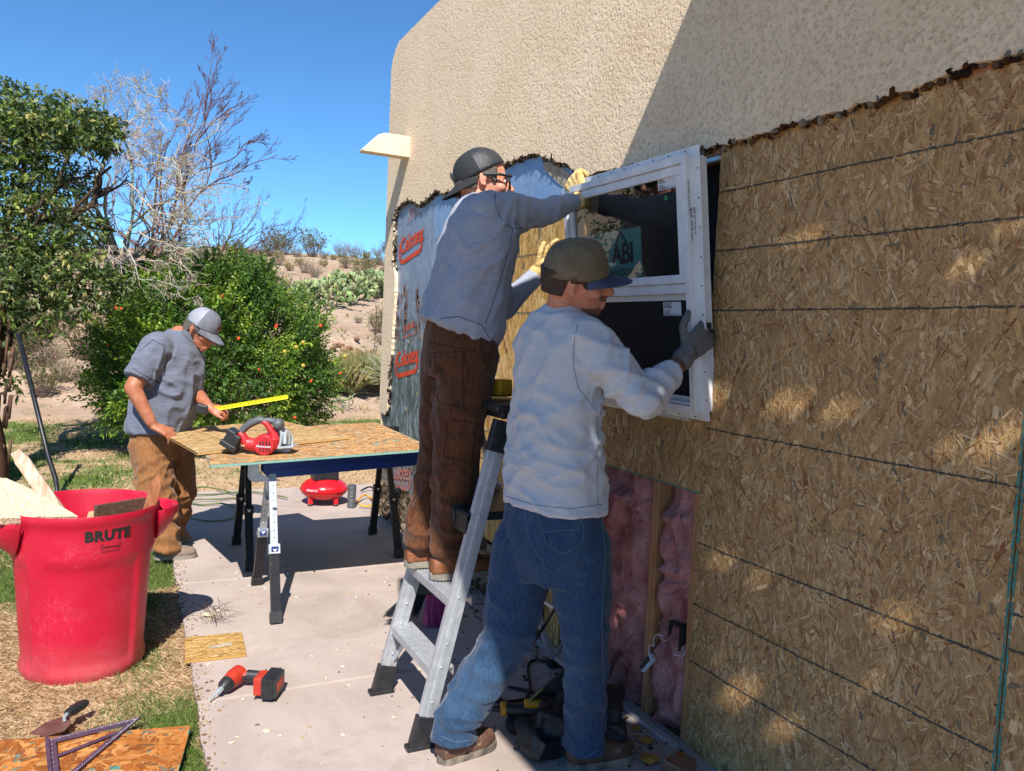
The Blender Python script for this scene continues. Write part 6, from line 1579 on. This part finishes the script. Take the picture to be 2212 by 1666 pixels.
# ------------------------------------------------------------------ man on the ladder
d1 = 3.03
f1 = V((sin(radians(100)), cos(radians(100)), 0)); r1 = V((cos(radians(100)), -sin(radians(100)), 0))
F1 = Fr(PD(1042, 394, 3.06), R0*.96+V((FW.x, FW.y, 0))*.22+V((0, 0, .03)), V((0, 0, 1))-R0*.10)
SHR, ELR, WRR = PD(1056, 456, 2.90), PD(1168, 460, 3.05), PD(1246, 434, 3.22)
SHL = SHR - r1*.31 - V((0, 0, .01)); ELL, WRL = PD(1090, 665, 3.42), PD(1158, 592, 3.46)
mb = MB(); head_shape(mb, F1); chain(mb, [F1(0, -.02, -.05), F1(0, -.03, -.09), PD(1035, 440, d1)], [.050, .050, .054]); chain(mb, [PD(1035, 455, d1), PD(1020, 560, d1), PD(1003, 720, d1)], [.055, .08, .09])
chain(mb, [SHR, ELR, WRR], [.045, .036, .027]); chain(mb, [SHR, SHL], [.045, .045]); chain(mb, [SHL, ELL, WRL], [.045, .036, .027])
hipN, hipF = PD(1013, 770, 2.99), PD(972, 770, 3.13); kneeN, kneeF = PD(988, 965, 2.95), PD(955, 965, 3.12)
bN, bF = V((1.045, 2.70, .527)), V((1.00, 2.87, .527)); ankN, ankF = bN+V((.075, 0, .10)), bF+V((.070, 0, .10))
for a, b, c in ((hipN, kneeN, ankN), (hipF, kneeF, ankF)): chain(mb, [a, b, c], [.08, .05, .035])
man1 = organic('person', mb, .0058, 'skin_a', None, 3, disp=lambda p, n: .0008*noise.noise(p*60))
tag(man1, 'man in blue grey long sleeved shirt and backwards black cap standing on the ladder', 'person')
eyes(F1, man1)
C1_ = Fr(F1(0, -.002, .006), -F1.f*1-F1.u*.55, F1.u); 
cap(C1_, 'cap_black', 'cap_black', 'mesh_black', 'cap', None, man1, tall=1.0, btilt=.25, brim_len=.075)
mb = MB(); Bq = C1_(.0, .098, .058); mb.ball(Bq, (.026, .004, .022), 16, C1_.R); mb.build('cap_badge', 'greyplastic', man1)
hair(F1, 'hairgrey', man1, low=-.040)
# sunglasses
mb = MB()
for s in (-1, 1):
    mb.tube([F1(s*.079, -.012, .014), F1(s*.078, .05, .018), F1(s*.066, .102, .016)], [.0045, .0055, .0065], 6)
    for (x0, x1) in ((.004, .068),): 
        pts = [F1(s*(x0+(x1-x0)*a), .108-.016*a*a, .022-.044*b) for a, b in ((0, .1), (.5, 0), (1, 0), (1, .55), (.7, 1), (.3, 1), (.02, .6))]
        mb.add(pts+[p-F1.f*.004 for p in pts], [tuple(range(7)), tuple(range(13, 6, -1))]+[(i, (i+1) % 7, (i+1) % 7+7, i+7) for i in range(7)], mi=1); mb.tube(pts+[pts[0]], .0036, 6)
mb.tube([F1(-.008, .106, .012), F1(.008, .106, .012)], .003, 6); mb.build('sunglasses', ['blackrub', 'lens'], man1)
def shirt(name, m, par, rings, arms, voxel=.008, fd=None, hem=None, sm=5):
    mb = MB(); mb.rings([ering(*r) for r in rings])
    for pts, rad in arms: chain(mb, pts, rad, 20, cut=True)
    return organic(name, mb, voxel, m, par, sm, disp=fd)
def T1(x, y, half, a, b, tilt=0., d=d1):
    c = PD(x, y, d); ff = (f1 - V((0, 0, tilt))).normalized(); return (c, r1, ff, a, b)
rings = [T1(985, 722, 80, .180, .160, .42), T1(997, 700, 80, .185, .162, .30), T1(1008, 650, 82, .190, .150, .2), T1(1020, 590, 80, .195, .142), T1(1032, 530, 75, .200, .140), T1(1040, 485, 70, .200, .130), T1(1042, 452, 60, .165, .105), T1(1040, 432, 40, .085, .075), T1(1040, 424, 30, .062, .062)]
fd1 = folds([(V((.7, 0, 1)), None, 1, .8), (V((.3, -.2, 1)), PD(985, 660, d1), .35, 1.0), (V((1, .3, -.25)), ELR, .28, 1.2), (V((0, 0, 1)), PD(1100, 470, 3.0), .18, .8), (V((1, 0, .6)), PD(1060, 560, d1), .3, .8)], .0085, 16, 3.0, 2.)
s1 = shirt('shirt', 'shirt_a', man1, rings, [([SHR-r1*.01, SHR.lerp(ELR, .5), ELR, ELR.lerp(WRR, .55), WRR-(WRR-ELR).normalized()*.015], [.074, .062, .054, .046, .040]), ([SHL, SHL.lerp(ELL, .5), ELL, WRL-(WRL-ELL).normalized()*.01], [.070, .064, .056, .040])], fd=fd1)
surf_line([s1], [[(1078, 398), (1070, 418), (1070, 440), (1078, 465), (1092, 485), (1108, 494)], [(1108, 494), (1100, 540), (1085, 590), (1070, 640), (1052, 690), (1048, 700)], [(925, 700), (955, 688), (990, 684), (1040, 702), (1072, 755)], [(1108, 494), (1130, 492)]], .0016, 'seam_blue', 'seam', s1)
# trousers
def trousers(name, m, par, pel, legs, fd, voxel=.008):
    mb = MB(); mb.rings([ering(*r) for r in pel])
    for pts, rad in legs: chain(mb, pts, rad, 20, cut=True)
    return organic(name, mb, voxel, m, par, 4, disp=fd)
pel = [T1(990, 812, 70, .165, .125), T1(993, 780, 70, .182, .140), T1(995, 735, 70, .178, .138), T1(995, 700, 66, .168, .130), T1(997, 686, 66, .160, .128, .12)]
fdl = folds([(V((1, .2, .15)), kneeN, .35, 1.), (V((1, .1, -.2)), ankN+V((0, 0, .12)), .25, 1.7), (V((1, .1, -.1)), ankF+V((0, 0, .12)), .25, 1.5), (V((0, 0, 1)), None, 1, .35), (V((1, 0, .5)), PD(990, 830, 3.), .3, .7)], .0070, 17, 3.2, 5.)
t1 = trousers('trousers', 'canvas_a', man1, pel, [([hipN+V((0, 0, .0)), kneeN+V((0, 0, .12)), kneeN, kneeN.lerp(ankN, .5), ankN+V((0, 0, .04)), ankN-V((0, 0, .015))], [.116, .102, .090, .084, .076, .080]), ([hipF, kneeF+V((0, 0, .1)), kneeF, kneeF.lerp(ankF, .5), ankF+V((0, 0, .04)), ankF-V((0, 0, .015))], [.114, .096, .086, .080, .074, .078])], fdl)
surf_line([t1], [[(928, 763), (1000, 760), (1000, 880), (948, 870), (930, 800), (928, 763)], [(938, 767), (938, 862)], [(1000, 870), (1035, 918)], [(968, 905), (1030, 915), (1018, 1000), (958, 985), (968, 905)], [(1040, 710), (1040, 760), (1052, 800)], [(1035, 718), (1050, 790), (1062, 760)], [(1026, 920), (1020, 1040), (1002, 1120), (1000, 1220)], [(925, 740), (970, 748), (1030, 760)], [(1000, 760), (1012, 800), (1000, 870)], [(905, 1165), (940, 1172)]], .0013, 'seam_dark', 'seam', t1)
surf_line([t1], [[(942, 792), (956, 792)], [(942, 798), (956, 798)], [(943, 804), (956, 804)]], .0022, 'blackrub', 'pocket_tab', t1, step=3)
boot(bN+V((-.005, 0, 0)), bN+V((.305, 0, 0)), ankN+V((0, 0, .05)), 'boot_a', 'sole', man1); boot(bF, bF+V((.29, .0, 0)), ankF+V((0, 0, .05)), 'boot_a', 'sole', man1)
# gloves
mb = MB(); wR = PD(1262, 432, 3.27); top_ = wp(WW*.955, WH+.028, -.02)
wR2 = PD(1262, 430, 3.235)
hand(mb, wR2, (PD(1244, 398, 3.26)-wR2), V((1, .2, -.1)), 1, (.85, .95, .95, .9), 1.2, .0115, (.5, .5, .7), .5, .06)
chain(mb, [WRR+(wR2-WRR)*.2, wR2], [.036, .034]); chain(mb, [wR2, PD(1270, 445, 3.27)], [.034, .022])
organic('glove', mb, .0042, 'leather', man1, 2, disp=lambda p, n: .0016*noise.noise(p*55)+.001*noise.noise(p*120))
mb = MB(); wL = WRL+V((.005, 0, .01))
hand(mb, wL, PD(1178, 560, 3.47)-wL, V((.55, -.75, .1)), -1, (.25, .35, .45, .55), 1.06, .0108, (.8, .55, -.1), .3, .12); chain(mb, [WRL, wL], [.040, .034])
organic('glove', mb, .0042, 'leather', man1, 2, disp=lambda p, n: .0016*noise.noise(p*55)+.001*noise.noise(p*120))

# ------------------------------------------------------------------ man in jeans at the window
yb2 = radians(75); f2 = V((sin(yb2), cos(yb2), 0)); r2 = V((cos(yb2), -sin(yb2), 0))
F2 = Fr(PD(1243, 608, 2.58), R0*.97-V((FW.x, FW.y, 0))*.05-V((0, 0, .05)), V((0, 0, 1))-FW*.34, 1.02)
S2R, E2R, W2R = PD(1272, 738, 2.53), PD(1392, 868, 2.46), PD(1470, 782, 2.62)
S2L = S2R - r2*.29 - V((0, 0, .02)); E2L = V((1.42, 2.62, 1.22)); W2L = V((1.68, 2.72, 1.30))
def T2(x, y, a, b, d=2.64, tilt=0.):
    return (PD(x, y, d), r2, (f2-V((0, 0, tilt))).normalized(), a, b)
pelv = PD(1192, 1150, 2.66)
hp2L, hp2R = PD(1135, 1180, 2.71), PD(1245, 1180, 2.62); kn2L, kn2R = PD(1095, 1380, 2.68), PD(1266, 1400, 2.60); 
h2L, t2L = G(946, 1650), G(1068, 1604); h2R, t2R = G(1226, 1660), G(1372, 1630)
an2L, an2R = h2L.lerp(t2L, .25)+V((0, 0, .11)), h2R.lerp(t2R, .22)+V((0, 0, .11))
mb = MB(); head_shape(mb, F2); chain(mb, [F2(0, -.03, -.045), F2(0, -.034, -.085), PD(1224, 680, 2.64)], [.052, .052, .056]); chain(mb, [PD(1207, 715, 2.64), PD(1200, 850, 2.65), pelv], [.055, .08, .09])
chain(mb, [S2R, E2R, W2R], [.045, .038, .029]); chain(mb, [S2R, S2L], [.045, .045]); chain(mb, [S2L, E2L, W2L], [.045, .036, .028])
chain(mb, [hp2L, kn2L, an2L], [.08, .05, .035]); chain(mb, [hp2R, kn2R, an2R], [.08, .05, .035])
def stub2(p):
    q = p-F2.c; x, y, z = q.dot(F2.r)/F2.k, q.dot(F2.f)/F2.k, q.dot(F2.u)/F2.k
    if y < .005 or z > -.035: return 0
    w_ = .010*noise.noise(p*120)
    if z < -.074+w_ and y > .03: return 1
    if y > .080 and z > -.052+w_*.3 and abs(x) < .030 and z < -.036: return 1
    return 0
man2 = organic('person', mb, .0058, ['skin_b', 'stubble'], None, 3, disp=lambda p, n: .0008*noise.noise(p*60), extra=stub2)
tag(man2, 'man in pale grey shirt, blue jeans and olive cap reaching round the window edge', 'person')
eyes(F2, man2)
hair(F2, 'hair', man2, low=-.034, k=1.01)
cp2 = cap(F2, 'cap_olive', 'cap_navy', None, 'cap', None, man2, tall=1.17, btilt=.04, brim_len=.082)
surf_line([cp2], [[(1300, 572), (1299, 560), (1304, 549), (1312, 552), (1316, 565)], [(1302, 572), (1310, 562), (1316, 572)]], .0016, mat('cap_emblem', g3('#D88A5A'), .8), 'cap_emblem', cp2, step=3)
surf_line([cp2], [[(1226, 545), (1228, 546)], [(1272, 540), (1274, 541)]], .0034, 'ink', 'cap_eyelet', cp2, step=1)
surf_line([cp2], [[(1225, 515), (1215, 545), (1212, 590)], [(1258, 512), (1270, 535), (1282, 570)]], .0012, 'seam_dark', 'cap_seam', cp2, step=5)
rings = [T2(1198, 1092, .196, .140, 2.66), T2(1198, 1055, .190, .138, 2.66), T2(1197, 1000, .180, .130, 2.65), T2(1200, 900, .165, .120, 2.645), T2(1206, 800, .166, .118, 2.64), T2(1210, 745, .170, .114, 2.64), T2(1211, 712, .158, .100, 2.64), T2(1212, 688, .125, .086, 2.64), T2(1219, 668, .080, .072, 2.64), T2(1222, 656, .062, .062, 2.64)]
fd2 = folds([(V((.9, -.5, -.25)), None, 1, .8), (V((.8, -.6, .35)), PD(1260, 950, 2.6), .28, 1.3), (V((0, -.3, 1)), PD(1150, 780, 2.6), .3, .7), (V((.5, -.3, .9)), E2R, .17, 1.6), (V((.3, -.3, 1)), S2R.lerp(E2R, .5), .2, 1.), (V((1, -.5, -.8)), PD(1130, 980, 2.6), .3, 1.1)], .0085, 16, 2.8, 11.)
s2 = shirt('shirt', 'shirt_b', man2, rings, [([S2R-r2*.015, S2R.lerp(E2R, .5), E2R, E2R.lerp(W2R, .45), E2R.lerp(W2R, .74)], [.078, .068, .059, .050, .045]), ([S2L+r2*.02, S2L.lerp(E2L, .5), E2L, W2L], [.062, .060, .056, .044])], fd=fd2)
surf_line([s2], [[(1248, 700), (1240, 740), (1238, 790), (1250, 840), (1285, 885), (1300, 895)], [(1290, 880), (1292, 960), (1290, 1060), (1292, 1090)], [(1092, 1072), (1150, 1090), (1230, 1100), (1300, 1090)]], .0012, 'seam_grey', 'seam', s2)
pel = [T2(1190, 1245, .150, .120, 2.66), T2(1190, 1200, .180, .140, 2.66), T2(1193, 1150, .186, .142, 2.66), T2(1195, 1100, .180, .134, 2.66), T2(1197, 1070, .172, .126, 2.66)]
fdj = folds([(V((1, -.3, .35)), kn2L, .30, 1.1), (V((1, -.3, .2)), kn2R, .30, 1.1), (V((1, -.2, -.2)), an2L+V((0, 0, .1)), .25, 1.3), (V((1, -.2, -.1)), an2R+V((0, 0, .1)), .25, 1.3), (V((1, -.3, .6)), PD(1190, 1260, 2.6), .25, .9), (V((0, 0, 1)), None, 1, .3)], .0070, 17, 3.2, 15.)
t2 = trousers('jeans', 'denim', man2, pel, [([hp2L, hp2L.lerp(kn2L, .55), kn2L, kn2L.lerp(an2L, .5), an2L+V((0, 0, .02)), an2L-V((0, 0, .04))], [.116, .098, .086, .080, .074, .080]), ([hp2R, hp2R.lerp(kn2R, .5), kn2R, kn2R.lerp(an2R, .5), an2R+V((0, 0, .02)), an2R-V((0, 0, .05))], [.116, .096, .076, .068, .066, .074])], fdj)
surf_line([t2], [[(1158, 1105), (1240, 1096), (1262, 1140), (1258, 1172), (1218, 1198), (1180, 1175), (1158, 1105)], [(1164, 1112), (1236, 1103)], [(1172, 1150), (1258, 1142)], [(1072, 1095), (1104, 1098), (1096, 1160), (1078, 1178), (1070, 1150)], [(1130, 1090), (1140, 1150), (1155, 1190), (1175, 1215)], [(1300, 1100), (1308, 1200), (1300, 1350), (1304, 1480)], [(952, 1590), (985, 1604), (1020, 1598)], [(1222, 1632), (1260, 1640), (1310, 1612)], [(1170, 1215), (1188, 1240)]], .0009, 'seam_denim', 'seam', t2)
boot(h2L, t2L, an2L+V((0, 0, .04)), 'boot_b', 'soledark', man2); boot(h2R, t2R, an2R+V((0, 0, .04)), 'boot_b', 'soledark', man2)
mb = MB(); w2 = PD(1484, 762, 2.63)
hand(mb, w2, PD(1512, 722, 2.66)-w2+V((.03, 0, .0)), V((.25, 1, .05)), 1, (.32, .35, .4, .45), 1.16, .0108, (.35, .9, .0), .75, .12); chain(mb, [PD(1474, 778, 2.62), w2], [.037, .032])
gx_ = (PD(1512, 722, 2.66)-w2).normalized()
def gmat(p):
    t = (p-w2).dot(gx_); return 1 if t > .125 else 0
gl2 = organic('glove', mb, .0042, ['greyglove', 'blackrub'], man2, 2, disp=lambda p, n: .001*noise.noise(p*70), extra=gmat)
mb = MB(); hand(mb, W2L, V((.5, .4, .2)), V((1, -.2, 0)), 1, (.5, .5, .5, .5), 1.08, .0105); organic('glove', mb, .0045, 'greyglove', man2, 2)

# ------------------------------------------------------------------ man at the table
yb3 = radians(122); f3 = V((sin(yb3), cos(yb3), 0)); r3 = V((cos(yb3), -sin(yb3), 0)); d3 = 4.82
F3 = Fr(PD(434, 712, 4.84), R0*.86-V((FW.x, FW.y, 0))*.16-V((0, 0, .52)), V((0, 0, 1))+R0*.3, 1.0)
S3R, E3R, W3R = PD(340, 750, 4.64), PD(287, 838, 4.54), PD(326, 912, 4.56)
S3L = S3R - r3*.34; E3L, W3L = PD(425, 850, 4.90), PD(452, 880, 4.72)
def T3(x, y, a, b, tilt=0., d=d3): return (PD(x, y, d), r3, (f3-V((0, 0, tilt))).normalized(), a, b)
hp3N, hp3F = PD(325, 965, 4.76), PD(378, 965, 4.94); kn3N, kn3F = PD(338, 1075, 4.74), PD(388, 1065, 4.96)
h3N, t3N = G(332, 1208), G(426, 1203); h3F, t3F = G(352, 1178), G(411, 1166)
an3N, an3F = h3N.lerp(t3N, .25)+V((0, 0, .10)), h3F.lerp(t3F, .25)+V((0, 0, .10))
mb = MB(); head_shape(mb, F3); chain(mb, [F3(0, -.03, -.04), F3(0, -.05, -.085), PD(388, 728, 4.83)], [.055, .060, .070]); chain(mb, [PD(380, 745, d3), PD(362, 850, d3), PD(345, 940, d3)], [.06, .09, .10])
chain(mb, [S3R, E3R, W3R], [.058, .048, .032]); chain(mb, [S3R, S3L], [.045, .045]); chain(mb, [S3L, E3L, W3L], [.05, .044, .030])
hand(mb, W3R+V((.012, 0, -.02)), V((.75, -.2, -.38)), V((.2, .3, -1)), 1, (.35, .4, .45, .5), 1.05, .0098, (.7, .5, .1), .1)
hand(mb, W3L, V((.9, -.35, -.15)), V((0, .4, -1)), -1, (.9, .95, 1., 1.), 1.0, .0095, (.8, .5, .2), .2)
chain(mb, [hp3N, kn3N, an3N], [.08, .05, .035]); chain(mb, [hp3F, kn3F, an3F], [.08, .05, .035])
man3 = organic('person', mb, .0060, 'skin_c', None, 3, disp=lambda p, n: .0008*noise.noise(p*60))
tag(man3, 'man in charcoal tee shirt and grey cap bending over the table with a tape', 'person')
eyes(F3, man3); hair(F3, 'hairgrey', man3, low=-.05)
cp3 = cap(F3, 'cap_grey', 'cap_grey', 'mesh_grey', 'cap', None, man3, tall=1.15, btilt=.28, brim_len=.080)
mb = MB(); mb.ball(F3(-.0, .098, .075), (.026, .004, .017), 16, F3.R); mb.build('cap_badge', 'trowel', man3)
mb = MB()
for s in (-1, 1):
    mb.tube([F3(s*.079, -.01, .010), F3(s*.076, .05, .010), F3(s*.062, .100, .006)], .0025, 6); pts = [F3(s*(.008+.05*a), .104-.01*a, .006-.024*b) for a, b in ((0, 0), (1, 0), (1, 1), (0, 1), (0, 0))]; mb.tube(pts, .0016, 5)
mb.build('glasses', 'blackrub', man3)
rings = [T3(338, 932, .185, .176, .0), T3(343, 912, .188, .180), T3(357, 870, .192, .190), T3(368, 825, .190, .178), T3(376, 785, .188, .158), T3(380, 755, .175, .138), T3(383, 735, .13, .108), T3(388, 718, .085, .080), T3(390, 712, .070, .068)]
fd3 = folds([(V((.8, -.5, -.6)), None, 1, .8), (V((1, -.5, -.2)), PD(390, 860, 4.7), .3, 1.5), (V((.3, 0, 1)), PD(340, 800, 4.6), .25, 1.)], .010, 12, 2.6, 21.)
s3 = shirt('tee_shirt', 'shirt_c', man3, rings, [([S3R-r3*.01, S3R.lerp(E3R, .45), S3R.lerp(E3R, .80)], [.092, .088, .088]), ([S3L, S3L.lerp(E3L, .5)], [.09, .08])], .009, fd3)
surf_line([s3], [[(300, 760), (330, 735), (352, 745), (362, 775), (355, 810)], [(285, 795), (310, 810), (345, 828)], [(388, 705), (396, 722), (412, 738), (430, 748)]], .0016, 'seam_dark', 'seam', s3, step=6)
pel = [T3(348, 985, .150, .135), T3(345, 955, .168, .158), T3(343, 925, .170, .158), T3(343, 905, .165, .15)]
fdc = folds([(V((1, -.3, .2)), kn3N, .3, 1.2), (V((1, -.2, -.2)), an3N+V((0, 0, .1)), .3, 1.8), (V((1, -.2, -.2)), an3F+V((0, 0, .1)), .3, 1.6), (V((0, 0, 1)), None, 1, .4), (V((1, -.3, .6)), PD(340, 990, 4.7), .25, 1.)], .011, 14, 3., 31.)
t3 = trousers('trousers', 'canvas_c', man3, pel, [([hp3N, kn3N, kn3N.lerp(an3N, .5), an3N+V((0, 0, .0)), an3N-V((0, 0, .04))], [.118, .100, .092, .084, .090]), ([hp3F, kn3F, kn3F.lerp(an3F, .5), an3F, an3F-V((0, 0, .045))], [.115, .096, .088, .082, .086])], fdc, .009)
boot(h3N, t3N, an3N+V((0, 0, .03)), 'boot_c', 'sole', man3); boot(h3F, t3F, an3F+V((0, 0, .03)), 'boot_c', 'sole', man3)
# tape measure
tmp_ = PD(442, 884, 4.70); tm = thing('tape_measure', tmp_, 'black tape measure with a yellow blade pulled out over the table', 'tape measure')
mb = MB(); mb.box(PD(437, 884, 4.70), (.07, .035, .06), rotm(0, .2, -.45)); mb.build('tape_case', 'blackplastic', tm, bevel=.01)
mb = MB(); a, b = PD(462, 884, 4.70), PD(622, 857, 4.66); dd_ = (b-a).normalized(); sd_ = (V((0, 0, 1))-dd_*dd_.z).normalized(); nn_ = dd_.cross(sd_).normalized(); nn_ = -nn_ if nn_.dot(FW) > 0 else nn_
n = 16; vs = []
for i in range(n+1):
    p = a.lerp(b, i/n)
    for j in (-1, -.5, 0, .5, 1): vs.append(p+sd_*j*.0125+nn_*(.004*j*j))
mb.add(vs, [(i*5+j, i*5+j+1, (i+1)*5+j+1, (i+1)*5+j) for i in range(n) for j in range(4)]); o = mb.build('tape_blade', 'tape', tm); q_ = o.modifiers.new('s', 'SOLIDIFY'); q_.thickness = .0006
mb = MB(); L = (b-a).length
for k in range(int(L/.0254)*4):
    p = a+dd_*(.004+k*.00635); h = .022 if k % 4 == 0 else .008; mb.bar(p-sd_*.0125+nn_*.0052, p+sd_*(h-.0125)+nn_*(.0052), .0012, .0006, nn_)
for k in range(int(L/.0254)): text_on(mb, str(int(L/.0254)-k), lambda x, y, k=k: a+dd_*(.008+k*.0254+x)+sd_*(y-.003)+nn_*.0045, .012, 0, .0004)
mb.build('tape_marks', 'ink', tm)
